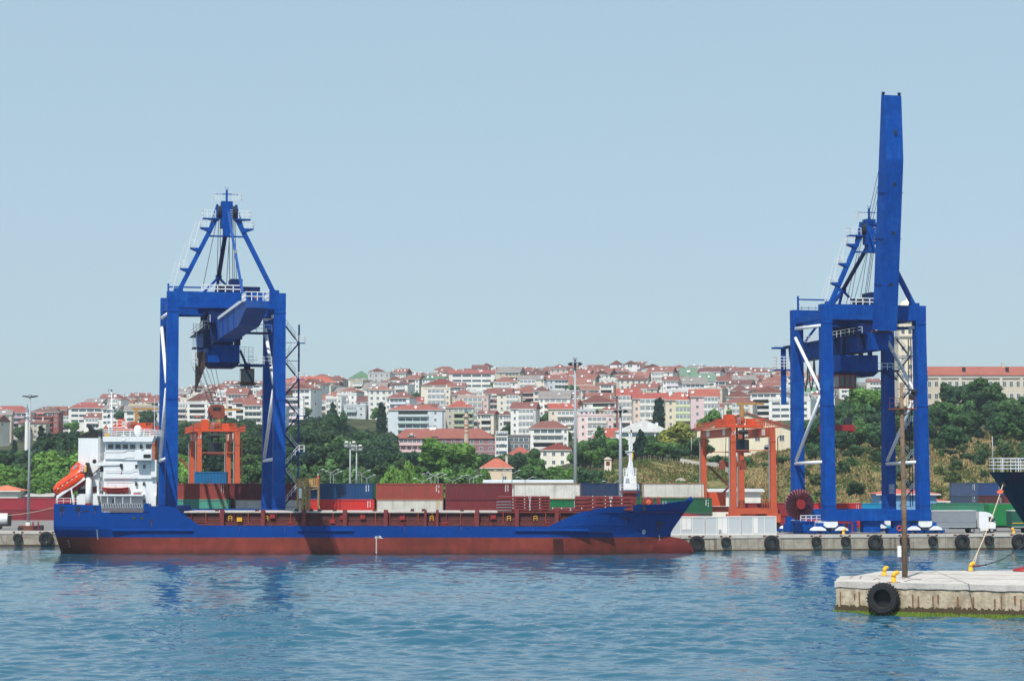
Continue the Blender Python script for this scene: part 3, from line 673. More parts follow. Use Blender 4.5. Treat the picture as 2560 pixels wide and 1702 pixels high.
CYAW = R(13.5)
def sts_crane(label, loc, k, raised):
    t = thing('quay_crane', label, 'crane', loc, CYAW); t.scale = (k, k, k)
    W, G = 8.9, 14.0        # half leg spacing, gauge
    H0, H1, HT = 4.2, 40.4, 37.7
    def part(name, fn, m_='blue', parent=t, **kw):
        m = MB(); fn(m); return m.build(name, m_, parent, **kw)
    # legs, slightly splayed towards the water
    for yy in (0, G):
        for s in (-1, 1):
            yo = -.7 if yy == 0 else .2
            o = part('leg', lambda m: m.hexa([(s * W - 1, yy - 1 + yo, H0), (s * W + 1, yy - 1 + yo, H0), (s * W + 1, yy + 1 + yo, H0), (s * W - 1, yy + 1 + yo, H0)],
                                         [(s * W - .95, yy - .9, HT), (s * W + .95, yy - .9, HT), (s * W + .95, yy + .9, HT), (s * W - .95, yy + .9, HT)]))
            for z, q_, e in ((H0 + .75, yo, 1.06), (HT - .6, 0, 1.0), (22.5, yo * .5, 1.012)):
                part('leg_flange', lambda m: m.box(s * W - e, s * W + e, yy - e + q_, yy + e + q_, z - .08, z + .08), parent=o)

    # portal beams front and rear, sills
    for yy in (0, G):
        part('portal_beam', lambda m: m.box(-W - .97, W + .97, yy - .93, yy + .93, HT, H1))
        part('sill_beam', lambda m: m.box(-W - 1.05, W + 1.05, yy - 1.1 + (-.7 if yy == 0 else .2), yy + 1.1 + (-.7 if yy == 0 else .2), 2.3, H0 - .002))
    def ribs(m):
        for i in range(8): m.box(-W + 2.2 + i * 1.9, -W + 2.24 + i * 1.9, -.95, -.93, HT + .15, H1 - .15)
    for s in (-1, 1):
        part('side_beam', lambda m: m.box(s * W - .5, s * W + .5, .93, G - .93, HT + .2, HT + 1.3))
        # white tubular bracing of the side frame
        for a, b in (((-.1, 36.6), (12.2, 36.9)), ((12.4, 35.2), (.4, 25.2)), ((.4, 24.2), (12.6, 13.0)), ((-.2, 12.6), (12.9, 12.4))):
            part('brace', lambda m: m.tube([(s * W - .85, a[0], a[1]), (s * W - .85, b[0], b[1])], .3, 10), 'white_plain', smooth=True)
        part('horizontal_brace', lambda m: m.tube([(s * W, 1, HT - 1.2), (0, G - 2, HT - .3)], .24, 8), 'blue')
    # girder
    g0, g1 = (-3.2, 37.0); gz0, gz1 = 32.3, 35.4
    part('main_girder', lambda m: m.prism([(-1.5, gz0), (1.5, gz0), (1.85, gz1), (-1.85, gz1)], g0, g1, 'y'), 'blue')
    part('girder_walkway', lambda m: (m.box(-2.9, -1.9, g0 + 1, g1, gz1 - .25, gz1 - .1), m.box(1.9, 2.9, g0 + 1, g1, gz1 - .25, gz1 - .1)), 'blue_dark')
    for s in (-1, 1):
        part('girder_railing', lambda m: m.rail([(s * 2.9, g0 + 1, gz1 - .1), (s * 2.9, g1, gz1 - .1)], 1.1, 2.0, .04), 'rail_white')
    for yy in (0, G):
        for s in (-1, 1):
            part('girder_hanger', lambda m: m.box(s * 2.3 - .35, s * 2.3 + .35, yy - .6, yy + .6, gz0 + .3, HT), 'blue_dark')
        part('girder_cradle', lambda m: m.box(-3.0, 3.0, yy - .5, yy + .5, gz1, HT - .05), 'blue_dark')
    # boom: box with a tapered nose, u along the boom from the hinge, v = across its depth (0 = underside)
    L, d_ = 41.0, 3.0
    if raised:
        B = Matrix.Translation((0.25, -3.4, gz1 + .4)) @ Matrix.Rotation(R(-83), 4, 'X')
    else:
        B = Matrix.Translation((0.0, -3.25, gz1))
    def bp(x, u, v): return tuple(B @ Vector((x, -u, v)))
    def boom(m):
        hw = 1.72
        sec = [(0, -d_, 0), (L - 11.2, -d_, 0), (L, -1.05, 0)]
        for i in range(2):
            (u0, b0, t0), (u1, b1, t1) = sec[i], sec[i + 1]
            m.hexa([bp(-hw * .93, u0, b0), bp(-hw * .93, u1, b1), bp(hw * .93, u1, b1), bp(hw * .93, u0, b0)], [bp(-hw, u0, t0), bp(-hw, u1, t1), bp(hw, u1, t1), bp(hw, u0, t0)])
    bo = part('boom', boom, 'blue_pale' if not raised else 'blue')
    def seams(m):
        for u in (8, 16, 24): m.hexa([bp(-1.79, u, -d_ - .02), bp(-1.79, u + .12, -d_ - .02), bp(1.79, u + .12, -d_ - .02), bp(1.79, u, -d_ - .02)], [bp(-1.82, u, -.05), bp(-1.82, u + .12, -.05), bp(1.82, u + .12, -.05), bp(1.82, u, -.05)])
    part('boom_seam', seams, 'blue', bo)
    for u, v in ((8, -d_), (17, -d_), (25.5, -d_), (34.5, -2.45)):
        def hole(m):
            for j in range(12):
                a0, a1 = j * math.pi / 6, (j + 1) * math.pi / 6; r_ = .32
                pts = [(.2 + math.cos(a0) * r_, u + math.sin(a0) * r_), (.2 + math.cos(a1) * r_, u + math.sin(a1) * r_)]
                sl = .195 if u > 32 else 0
                vv = lambda uu: v - .03 + (uu - u) * sl
                m.poly([bp(pts[0][0], pts[0][1], vv(pts[0][1])), bp(pts[1][0], pts[1][1], vv(pts[1][1])), bp(.2, u, vv(u))])
        part('lifting_eye', hole, 'black', bo)
    if not raised:
        part('boom_tip_railing', lambda m: m.rail([bp(-1.7, L - 5, 0), bp(-1.7, L - .1, 0), bp(1.7, L - .1, 0), bp(1.7, L - 5, 0)], 1.3, .9, .055), 'rail_white', bo)
        part('boom_edge_strip', lambda m: m.hexa([bp(-1.95, 2, .02), bp(-1.95, L - 1, .02), bp(-1.75, L - 1, .02), bp(-1.75, 2, .02)], [bp(-1.95, 2, .5), bp(-1.95, L - 7, .5), bp(-1.75, L - 7, .5), bp(-1.75, 2, .5)]), 'white', bo)
        part('tip_lamp', lambda m: m.lathe([(.15, 0), (.2, .2), (.05, .35)], c=bp(-.2, L - .2, .3), n=8), 'orange_bright', bo)
    else:
        for s in (-1, 1): part('tip_pulley', lambda m: m.hexa([bp(s * 1.5 - .15, L, -.5), bp(s * 1.5 - .15, L + .5, -.8), bp(s * 1.5 + .15, L + .5, -.8), bp(s * 1.5 + .15, L, -.5)], [bp(s * 1.5 - .15, L, 0), bp(s * 1.5 - .15, L + .6, .1), bp(s * 1.5 + .15, L + .6, .1), bp(s * 1.5 + .15, L, 0)]), 'blue_dark', bo)
        part('hinge_wear_strip', lambda m: m.box(-1.6, 1.9, -3.35, -3.05, gz1 - .05, gz1 + .25), 'rust')
    # A-frame
    AZ = 52.9
    for s in (-1, 1):
        o = part('a_frame_leg', lambda m: m.bar((s * (W - .9), 0, H1 - .1), (s * 1.75, 1.0, AZ), .72, .8, up=(0, 1, 0)))
        part('a_frame_foot', lambda m: m.box(s * (W - .9) - .75, s * (W - .9) + .75, -.7, .7, H1, H1 + .5), parent=o)
        def plat(m, f, wd):
            q_ = Vector((s * (W - .9), 0, H1)).lerp(Vector((s * 1.75, 1, AZ)), f)
            m.prism([(q_.x, q_.z - .7), (q_.x + s * wd, q_.z), (q_.x + s * wd, q_.z + .15), (q_.x, q_.z + .15)], q_.y - .6, q_.y + .6)
            return q_
        for f, wd in (((.86, 1.9),) if s > 0 else ((.3, 1.6), (.58, 1.7), (.86, 1.8))):
            qq = []
            part('access_platform', lambda m: qq.append(plat(m, f, wd)), parent=o)
            q_ = qq[0]
            part('platform_railing', lambda m: m.rail([(q_.x + s * .5, q_.y - .6, q_.z + .15), (q_.x + s * wd, q_.y - .6, q_.z + .15), (q_.x + s * wd, q_.y + .6, q_.z + .15)], 1.2, .6, .04), 'rail_white', o)
            if s < 0:
                def lad(m):
                    a = Vector((q_.x - wd, q_.y - .3, q_.z)); b = a + Vector((-1.15, 0, -3.3))
                    for dy in (0, .5): m.bar(a + Vector((0, dy, 1.4)), b + Vector((0, dy, 0)), .06)
                    for i in range(9): c_ = a.lerp(b, i / 9); m.bar(c_, c_ + Vector((0, .5, 0)), .05)
                    for i in range(5): c_ = a.lerp(b, i / 5) + Vector((-.7, 0, .9)); m.bar(c_, c_ + Vector((.75, 0, -.3)), .05)
                    m.bar(a + Vector((-.7, 0, 1.3)), b + Vector((-.7, 0, .9)), .05)
                part('caged_ladder', lad, 'rail_white', o)
    part('a_frame_tie', lambda m: m.box(-3.2, 3.2, .8, 1.1, AZ - 3.1, AZ - 2.85))
    part('apex_head', lambda m: (m.box(-.95, .95, .2, 1.8, AZ - 1.6, AZ + 2.9), m.box(-.55, .55, .1, 1.9, AZ - 3.0, AZ - 1.6)), 'blue')
    for s in (-1, 1):
        part('apex_cheek', lambda m: m.hexa([(s * 1.75 - .3, .6, AZ - .4), (s * 1.75 + .3, .6, AZ - .4), (s * 1.75 + .3, 1.4, AZ - .4), (s * 1.75 - .3, 1.4, AZ - .4)], [(s * 1.6 - .18, .7, AZ + 2.4), (s * 1.6 + .18, .7, AZ + 2.4), (s * 1.6 + .18, 1.3, AZ + 2.4), (s * 1.6 - .18, 1.3, AZ + 2.4)]), 'blue')
        for j in range(3):
            part('rope_sheave', lambda m: m.lathe([(.6, -.06), (1.1, -.06), (1.1, .06), (.6, .06)], c=(s * (1.08 + .2 * j), .9, AZ + 1.1), n=14, axis='x'), 'dark')
        part('apex_platform', lambda m: m.box(s * 1.2, s * 4.0, .2, 1.9, AZ - .2, AZ))
        part('apex_railing', lambda m: m.rail([(s * 1.9, .2, AZ), (s * 4.0, .2, AZ), (s * 4.0, 1.9, AZ)], 1.3, .7, .045), 'rail_white')
        part('top_railing', lambda m: m.rail([(s * .9, .2, AZ + 2.95), (s * 2.4, .2, AZ + 2.95), (s * 2.4, 1.9, AZ + 2.95)], 1.2, .5, .035, 3), 'rail_white')
        part('apex_strut', lambda m: m.bar((s * 1.7, 1, AZ + 2.2), (s * 3.3, 1, AZ - 3), .16))
    part('top_spar', lambda m: (m.box(-2.0, 2.0, .9, 1.1, AZ + 4.1, AZ + 4.25), m.box(-.16, .16, .85, 1.15, AZ + 2.9, AZ + 4.9), m.bar((-.1, 1, AZ + 4.8), (-.25, 1, AZ + 5.4), .07), m.bar((.1, 1, AZ + 4.8), (.25, 1, AZ + 5.4), .07)))
    part('apex_ladder', lambda m: [m.bar((.45, .1, AZ - 1 + .4 * i), (.95, .1, AZ - 1 + .4 * i), .06) for i in range(7)], 'rail_white')
    # backstay, tripod and tail stay
    part('backstay', lambda m: m.tube([(0, 1.2, AZ - 1.5), (0, 13.6, 44.2)], .38, 8), 'blue_dark', smooth=True)
    for q_ in ((-3.6, 13, H1), (3.6, 13, H1), (0, 17.5, 38.5)):
        part('tripod_leg', lambda m: m.bar((0, 13.6, 44.2), q_, .4))
    part('tail_stay', lambda m: m.tube([(0, 13.6, 44.0), (0, 34, gz1)], .25, 6))
    part('tripod_node', lambda m: m.box(-.5, .5, 13.1, 14.1, 43.8, 44.6))
    if not raised:
        part('forestay', lambda m: m.bar((0.15, .2, AZ + 1.0), (0, -13.5, 45.6), .34, .5), 'blue_pale')
        part('forestay', lambda m: m.bar((0, -13.5, 45.6), (-.1, -29.5, gz1), .34, .5), 'blue_pale')
        part('forestay_link', lambda m: m.box(-.24, .24, -14.0, -13.0, 45.1, 46.1), 'steel_grey')
    else:
        for s in (-1, 1): part('folded_stay', lambda m: (m.bar((s * .5, 0, AZ + 1), (s * .4, -4.5, AZ - 6), .25), m.bar((s * .4, -4.5, AZ - 6), (s * .6, -4.4, AZ + 5), .25)))
    for x0, x1, y1, z1 in ((-1.4, -3.2, 12, 40.6), (-1.3, -.6, 11, 40.6), (-1.1, .2, 11, 40.6), (.4, 1.6, 10, 40.6), (1.0, 2.0, 9, 40.6), (1.2, 2.3, 9, 40.6), (1.4, 2.7, 9, 40.6), (.7, 1.1, 12, 40.6)):
        part('hoist_rope', lambda m: m.tube([(x0, 1.2, AZ + .8), (x1, y1, z1)], .05, 4), 'cable')
    if raised:
        for i in range(3): part('boom_hoist_rope', lambda m: m.tube([(-.8 + .5 * i, .5, AZ + 1.6), bp(-1.2 + .5 * i, 30, .1)], .05, 4), 'cable')
    # winch deck on top of the portal
    part('winch_deck', lambda m: m.box(-4.2, 4.4, .95, G - .95, H1 - .35, H1 - .15), 'blue_dark')
    part('deck_railing', lambda m: m.rail([(-4.0, .9, H1), (2.5, .9, H1)], 1.3, 1.4, .08), 'rail_white')
    part('winch_house', lambda m: (m.box(1.0, 3.0, 3, 7, H1 - .1, H1 + 2.6), m.box(3.2, 6.2, 5, 9, H1, H1 + 1.5)), 'blue_dark')
    part('winch_drum', lambda m: m.lathe([(.5, -1), (.9, -.95), (.9, -.85), (.6, -.8), (.6, .8), (.9, .85), (.9, .95), (.5, 1)], c=(0, 6, H1 + 1.0), n=14, axis='x'), 'dark')
    part('portal_mast', lambda m: (m.bar((-W + .3, G, H1), (-W + .3, G, H1 + 2.6), .3), m.bar((-W + .3, G, H1 + 2.0), (-3, G, H1 + 2.0), .25)))
    part('deck_railing', lambda m: m.rail([(-W, G + .9, H1), (W, G + .9, H1)], 1.1, 1.4, .05), 'rail_white')
    # trolley with machinery house, cab and festoon
    ty = 7.0 if not raised else 9.5
    hx = 2.65 if not raised else 3.6
    tr = part('trolley_house', lambda m: m.box(-hx, hx, ty - 3.4, ty + 3.4, 28.9, 31.9), 'blue')
    part('house_rib', lambda m: [m.box(-hx + .25 + .42 * i, -hx + .4 + .42 * i, ty - 3.46, ty - 3.4, 29.1, 31.8) for i in range(int(hx * 4.7))], 'blue', tr)
    part('house_base', lambda m: m.hexa([(-hx + .6, ty - 2.8, 28.1), (hx - .6, ty - 2.8, 28.1), (hx - .6, ty + 3, 28.1), (-hx + .6, ty + 3, 28.1)], [(-hx - .1, ty - 3.5, 28.9), (hx + .1, ty - 3.5, 28.9), (hx + .1, ty + 3.5, 28.9), (-hx - .1, ty + 3.5, 28.9)]), 'blue_dark', tr)
    for s in (-1, 1):
        for e in (-2.1, 2.1): part('trolley_carrier', lambda m: m.box(s * 2.6 - .3, s * 2.6 + .3, ty + e - .4, ty + e + .4, 31.9, gz1 + .3), 'blue_dark', tr)
    if not raised:
        cx, cz, cy = 4.1, 25.4, ty - 2
        cab = part('operator_cab', lambda m: m.box(cx - 1.1, cx + 1.1, cy - 1.3, cy + 1.3, cz, cz + 2.5), 'rust')
        part('cab_window', lambda m: (m.box(cx - .95, cx + .95, cy - 1.34, cy - 1.3, cz + .25, cz + 2.2), m.box(cx - 1.14, cx - 1.1, cy - 1.1, cy + 1.1, cz + .3, cz + 2.2)), 'glass', cab)
        part('cab_hanger', lambda m: (m.box(cx - .5, cx + .5, cy - .5, cy + .5, cz + 2.5, 28.9), m.box(1.5, cx + 2.6, cy - 1.2, cy + 1.2, 28.3, 28.55)), 'blue_dark', tr)
        part('cab_step', lambda m: m.prism([(cx - 1, cz - .3), (cx + 1.4, cz - .2), (cx + 1.4, cz), (cx - 1, cz)], cy - 1.2, cy + 1.2), 'dark', cab)
        part('cab_cage', lambda m: [m.rail([(hx + .1, cy - 1.2, 28.6 + .42 * j), (hx + 2.3, cy - 1.2, 28.6 + .42 * j)], .42, .75, .03, 1) for j in range(7)], 'rail_white', tr)
        part('cab_stair', lambda m: (m.bar((hx + .1, cy - 1.3, 31), (cx, cy - 1.3, 27.8), .12, .4), m.bar((cx - .6, cy - 1.4, 28), (cx + .9, cy - 1.4, 25.6), .12, .3)), 'blue_dark', tr)
        for z in (34.0, 28.6):
            part('gangway', lambda m: m.box(2.6 if z < 30 else 3.0, W - 1, 2.0, 3.0, z - .35, z), 'blue_dark')
            part('gangway_railing', lambda m: m.rail([(4.0, 2.0, z), (W - 1, 2.0, z)], 1.25, 1.3, .05), 'rail_white')
        part('service_frame', lambda m: (m.box(-3.5, -2.2, 3.0, 4.5, 31.2, HT - .4), m.box(-5.3, -3.5, 3.2, 4.2, 31.0, 31.35), m.box(-5.0, -3.4, 3.2, 4.2, 33.8, 34.0)), 'blue_dark')
        part('service_ladder', lambda m: [m.bar((-5.2, 3.1, 28.6 + .35 * i), (-4.6, 3.1, 28.6 + .35 * i), .06) for i in range(20)] + [m.bar((x, 3.1, 28.4), (x, 3.1, 35.4), .08) for x in (-5.2, -4.6)], 'rail_white')
        part('service_basket', lambda m: m.rail([(-5.5, 3.0, 28.2), (-4.4, 3.0, 28.2), (-4.4, 4.0, 28.2)], 1.2, .6, .05), 'rail_white')
        part('frame_railing', lambda m: m.rail([(-4.0, 3.0, 34.4), (-2.6, 3.0, 34.4)], 1.4, .7, .05), 'rail_white')
        for i in range(6):      # festoon cables
            part('festoon_loop', lambda m: m.prism([(-4.35 + .3 * i, 30.9), (-4.1 + .3 * i, 30.9), (-4.1 + .3 * i, 24.4 + .75 * i), (-4.35 + .3 * i, 24.0 + .75 * i)], 8 + .2 * i, 8.4 + .2 * i), 'festoon')
    else:
        cx, cz, cy = -2.2, 25.9, ty - 2
        cab = part('operator_cab', lambda m: (m.box(cx - 1.7, cx + 1.6, cy - 1.3, cy + 1.3, cz, cz + .25), m.box(cx - 1.7, cx + 1.6, cy - 1.3, cy + 1.3, cz + 2.2, cz + 2.45), *[m.box(cx + q_ - .09, cx + q_ + .09, cy - 1.3, cy - 1.1, cz, cz + 2.3) for q_ in (-1.6, -.5, .5, 1.5)]), 'red')
        part('cab_window', lambda m: m.box(cx - 1.6, cx + 1.5, cy - 1.2, cy + 1.2, cz + .25, cz + 2.2), 'glass', cab)
        part('cab_ladder', lambda m: [m.bar((cx + 2.0, cy - .5, cz + .3 * i), (cx + 2.6, cy - .5, cz + .3 * i), .06) for i in range(9)] + [m.bar((cx + 2.0, cy - .5, cz - .2), (cx + 2.0, cy - .5, 29), .08)], 'rail_white', tr)
        part('cab_hanger', lambda m: m.box(cx - 1.2, cx + 1.2, cy - .6, cy + .6, cz + 2.45, 28.2), 'blue_dark', tr)
        for yy, s in ((14, -1), (17, -1), (20, -1), (23, -1), (26, -1), (29, -1)):
            part('festoon_loop', lambda m: m.tube([(-2.6, yy - 1.4, gz0 - .2), (-2.6, yy - .9, 28), (-2.6, yy, 26.2), (-2.6, yy + .9, 28), (-2.6, yy + 1.4, gz0 - .2)], .14, 5), 'cable')
        part('gangway', lambda m: (m.box(hx, W - 1, ty - 2.6, ty - 1.6, 29.0, 29.3), m.bar((hx + 1.4, ty - 2, 29), (W - 1, ty - 2, 27.6), .3)), 'blue_dark')
        part('gangway_railing', lambda m: m.rail([(hx, ty - 2.6, 29.3), (W - 1, ty - 2.6, 29.3)], 1.2, 1.1, .05), 'rail_white')
        part('tail_platform', lambda m: (m.box(-4.6, -1.5, 36, 38, 30.6, 30.8), m.box(-4.9, -2.2, 36, 38, 34.8, 35.1), m.box(-3.2, -2.4, 36.6, 37.4, 24, 34.8)), 'blue')
        part('tail_railing', lambda m: m.rail([(-1.5, 36, 30.8), (-4.6, 36, 30.8), (-4.6, 38, 30.8)], 2.4, .7, .06, 4), 'rail_white')
        part('winch_frame', lambda m: (m.bar((.6, -1.2, gz1), (-.2, 1, HT - .2), .18), m.bar((1.2, -1.2, gz1), (.4, 1, HT - .2), .18)), 'rail_white')
    # stairs, on the right leg
    if not raised: stair_tower(t, W + 1.0, 2.0, 4.6, 5, 6.15, k)
    else: stair_tower(t, W + 1.0, 12.2, 4.6, 5, 6.15, k)
    # bogies
    if True:
        for yy in (-.7, G + .2):
            for s in (-1, 1):
                cx = s * W
                part('corner_pivot', lambda m: m.hexa([(cx - .6, yy - .55, 1.6), (cx + .6, yy - .55, 1.6), (cx + .6, yy + .55, 1.6), (cx - .6, yy + .55, 1.6)], [(cx - 1.0, yy - .9, 2.3), (cx + 1.0, yy - .9, 2.3), (cx + 1.0, yy + .9, 2.3), (cx - 1.0, yy + .9, 2.3)]))
                part('main_equaliser', lambda m: m.prism([(cx - .8, 1.15), (cx + .8, 1.15), (cx + 1.25, 1.5), (cx + 1.25, 2.22), (cx - 1.25, 2.22), (cx - 1.25, 1.5)], yy - 1.02, yy + 1.02), 'white_plain')
                part('equaliser_arm', lambda m: m.box(cx - 2.3, cx + 2.3, yy - .62, yy + .62, 1.1, 1.95))
                for e in (-1, 1):
                    sx = cx + e * 2.05
                    part('sub_equaliser', lambda m: m.prism([(sx - 1.25, .62), (sx + 1.25, .62), (sx + 1.1, .95), (sx + .35, 1.32), (sx - .35, 1.32), (sx - 1.1, .95)], yy - .85, yy + .85), 'white_plain')
                    for g in (-1, 1):
                        bx_ = sx + g * 1.02
                        bg_ = part('bogie', lambda m: (m.box(bx_ - .86, bx_ + .86, yy - .55, yy + .55, .2, .66), m.box(bx_ - .6, bx_ + .6, yy - .7, yy + .7, .25, .5)))
                        part('wheel', lambda m: [m.lathe([(.3, -.12), (.32, 0), (.3, .12)], c=(bx_ + q_, yy, .3), n=12, axis='y') for q_ in (-.45, .45)], 'dark', bg_)
        part('drive_cabinet', lambda m: (m.box(-2.6, .6, -1.2, .4, .25, 2.3), m.box(3.2, 6.4, -1.2, .4, .05, 2.3), m.box(2.2, 3.2, -1.2, .4, .05, 1.0)), 'blue')
        part('red_pipe_frame', lambda m: (m.bar((-W + 1.2, -1.6, 2.0), (-W + 4.0, -1.6, 2.0), .22), m.bar((-W + 4.0, -1.6, 2.0), (-W + 4.0, -1.6, .3), .22)), 'red')
        part('life_ring', lambda m: m.tube([(4.1 + .42 * math.cos(a), -1.3, .95 + .42 * math.sin(a)) for a in [i * math.pi / 8 for i in range(17)]], .11, 6), 'orange')
        part('sill_railing', lambda m: m.rail([(-W - 4, 2.5, 2.2), (-W + 1, 2.5, 2.2)], 1.0, 1, .06), 'rail_white')
        part('side_sill', lambda m: m.box(-W - 3.4, -W - 1.2, 3, 11, 1.0, 2.2))
        part('cable_box', lambda m: (m.box(-W - 6.0, -W - 3.6, 3.5, 6, .3, 1.7), m.box(-W - 2.4, -W + 2.4, 3.5, 6, .4, 1.6)))
        for i, (x_, y_, z_, w_, h_) in enumerate(((-W - 5.2, 2.2, 0, 1.2, 1.9), (-W - 3.6, 2.6, .1, 1.0, 1.3), (-W - 6.3, 3.0, .4, .7, 2.6), (-W - 2.2, 1.8, 0, .8, 1.0), (-W + 3.2, 3, .2, 1.4, 1.6), (-W + 6.0, 4, .2, 1.2, 1.9), (5.2, 4, .2, 1.4, 1.8), (1.4, 5, .3, 1.0, 1.5))):
            part('drive_unit', lambda m: m.box(x_, x_ + w_, y_, y_ + 1.0, z_, z_ + h_), 'blue' if i % 3 else 'blue_dark')
        for x_ in (-W - 5.6, -W - 4.2, -W - 2.8): part('hose_rail', lambda m: m.rail([(x_, 1.9, .2), (x_ + 1.0, 1.9, .2)], 1.2, .5, .03), 'blue')
        part('counterweight', lambda m: m.box(-W - 1.2, -W + .8, 2.6, 3.4, 1.4, 2.3), 'white')
    if raised:                                          # cable reel beside the rear leg
        c_ = Vector((-W - 2.55, 6.5, 6.6 - 1.5)); Rr = 2.75
        rl = part('cable_reel', lambda m: m.lathe([(.85, -.6), (.85, .25), (.4, .35)], c=c_, n=18, axis='y'), 'red')
        for i in range(30):
            a = i * 2 * math.pi / 30; ca, sa = math.cos(a), math.sin(a)
            part('reel_blade', lambda m: m.hexa([tuple(c_ + Vector((ca * .9 - sa * .03, -.35, sa * .9 + ca * .03))), tuple(c_ + Vector((ca * .9 + sa * .03, -.35, sa * .9 - ca * .03))), tuple(c_ + Vector((ca * .9 + sa * .03, .25, sa * .9 - ca * .03))), tuple(c_ + Vector((ca * .9 - sa * .03, .25, sa * .9 + ca * .03)))],
                                                [tuple(c_ + Vector((ca * Rr - sa * .045, -.35, sa * Rr + ca * .045))), tuple(c_ + Vector((ca * Rr + sa * .045, -.35, sa * Rr - ca * .045))), tuple(c_ + Vector((ca * Rr + sa * .045, .25, sa * Rr - ca * .045))), tuple(c_ + Vector((ca * Rr - sa * .045, .25, sa * Rr + ca * .045)))]), 'reel_dark', rl)
        part('reel_backing', lambda m: m.lathe([(1.0, .3), (2.72, .3), (2.72, .34), (1.0, .34)], c=c_, n=36, axis='y'), 'reel_pink', rl)
        part('reel_support', lambda m: (m.bar(c_ + Vector((0, .5, 0)), c_ + Vector((2.0, .5, -.4)), .5), m.bar(c_ + Vector((0, .6, 0)), c_ + Vector((.6, .6, -4.2)), .3)), 'blue')
        part('notice', lambda m: [m.box(W - 3.35 + .1 * (j % 2), W - 2.1 - .12 * ((j * 7) % 3), -.02, 0, 5.6 + .22 * j, 5.68 + .22 * j) for j in range(8)], 'white_plain', loc=(3.05 - .2, G - 1.0, 1.4))
    # number plate column on the rear sill
    return t
mat('reel_dark', rgb(92, 26, 40), 0.6); mat('reel_pink', rgb(176, 118, 134), 0.6)
cl = P(561, 1340, 368); cr = P(2187, 1340, 377.6)
crane_l = sts_crane('blue quay crane with lowered boom behind the cargo ship', (cl.x, 368, QZ), 1.035, False)
crane_r = sts_crane('blue quay crane with its boom raised upright on the right quay', (cr.x, 377.6, QZ), 1.0, True)
# spreaders hang from the ropes: things of their own
def spreader_r():
    t = thing('spreader', 'red container spreader hanging under the right blue crane', 'spreader', (crane_r.matrix_basis @ Vector((-3.9, 7.5, 18.3))), CYAW)
    m = MB(); m.box(-2.75, 2.75, -1.1, 1.1, 0, 1.05); m.box(-3.0, -2.6, -1.2, 1.2, -.3, .9); m.box(2.6, 3.0, -1.2, 1.2, -.3, .9); m.build('frame', 'red', t)
    for s in (-1, 1):
        m = MB(); m.prism([(s * 2.1 - .6, 1.05), (s * 2.1 + .6, 1.05), (s * 2.1 + .5, 2.0), (s * 2.1 + .2, 2.4), (s * 2.1 - .2, 2.4), (s * 2.1 - .5, 2.0)], -.8, .8); m.build('sheave_block', 'dark', t)
    for x, y in ((-2.2, -.5), (-1.9, .5), (1.9, -.5), (2.2, .5)):
        m = MB(); m.tube([(x, y, 2.2), (x * .6 + 2.3, y, 9.6)], .045, 4); m.build('hoist_rope', 'cable', t)
spreader_r()
def spreader_l():
    c_ = P(541, 1046, 360)
    t = thing('spreader', 'rusty red spreader hanging end-on above the orange gantry crane', 'spreader', c_, CYAW)
    m = MB(); m.box(-1.15, 1.15, -3, 3, 0, .95); m.build('frame', 'spreader_rust', t)
    m = MB(); m.prism([(-1.3, .95), (1.3, .95), (1.35, 1.7), (1.0, 2.2), (.5, 2.35), (-.5, 2.35), (-1.0, 2.2), (-1.35, 1.7)], -.9, 1.2); m.build('head_block', 'spreader_rust', t)
    m = MB(); m.box(-.7, .7, -.95, -.9, 1.3, 1.9); m.build('recess_shade', 'dark', t)  # dark plate painted in place of the shadow in a hollow
    for s in (-1, 1):
        m = MB(); m.lathe([(.55, -.15), (.6, 0), (.55, .15)], c=(s * 1.0, 0, 1.6), n=14, axis='x'); m.build('sheave', 'spreader_rust', t)
        m = MB(); m.box(s * 1.25 - .2, s * 1.25 + .25, -3.1, -2.5, -.45, .5); m.build('corner_lock', 'dark', t)
    top = crane_l.matrix_basis @ Vector((0, 6.0, 28.2))
    for x0, x1, y in ((-1.0, -2.0, -.6), (-.8, -1.3, .6), (-.5, -.6, -.6), (-.3, -.1, .6), (.4, .3, -.6), (.7, 1.4, .6), (1.0, 2.0, -.6)):
        m = MB(); m.tube([(x0, y, 2.2), (top.x - c_.x + x1, top.y - c_.y + y * 2, top.z - c_.z)], .045, 4); m.build('hoist_rope', 'cable', t)
bpy.context.view_layer.update(); spreader_l()
# ------------------------------------------------------------------ cargo ship; local x from stern to bow, -y towards the camera, z above water
SHS = 15.15
def su(px): return (px - 133) / SHS
def sz(py): return 12.2 - (py - 1200) / SHS
HB = 6.6
st = P(133, 1383, 351.8); SYAW = R(-1.0)
ship = thing('cargo_ship', 'blue cargo ship with red boot-topping and white bridge moored at the quay', 'ship', (st.x, 358.2, 0), SYAW)
def sp(name, fn, m_, parent=None, **kw):
    m = MB(); fn(m); return m.build(name, m_, parent or ship, **kw)
TOP = [(-1, sz(1258)), (su(253), sz(1262)), (su(255), sz(1262)), (su(255.5), sz(1279)), (su(375.5), sz(1279)), (su(376), sz(1264)), (su(428), sz(1264)), (su(440), sz(1268)), (su(506), sz(1310)), (su(512), sz(1312)), (su(1403), sz(1314)), (su(1463), sz(1278)),
       (su(1490), sz(1275.5)), (su(1493), sz(1270)), (su(1607), sz(1261)), (su(1650), sz(1260.5)), (su(1725), sz(1250)), (120, sz(1246))]
BOOT = sz(1342)
XE = 105.6
def stem(z): return lerp_tab([(-2, 101.2), (0, 101.4), (2.2, 101.7), (3.7, 101.9), (4.4, 102.4), (8.9, XE)], z)
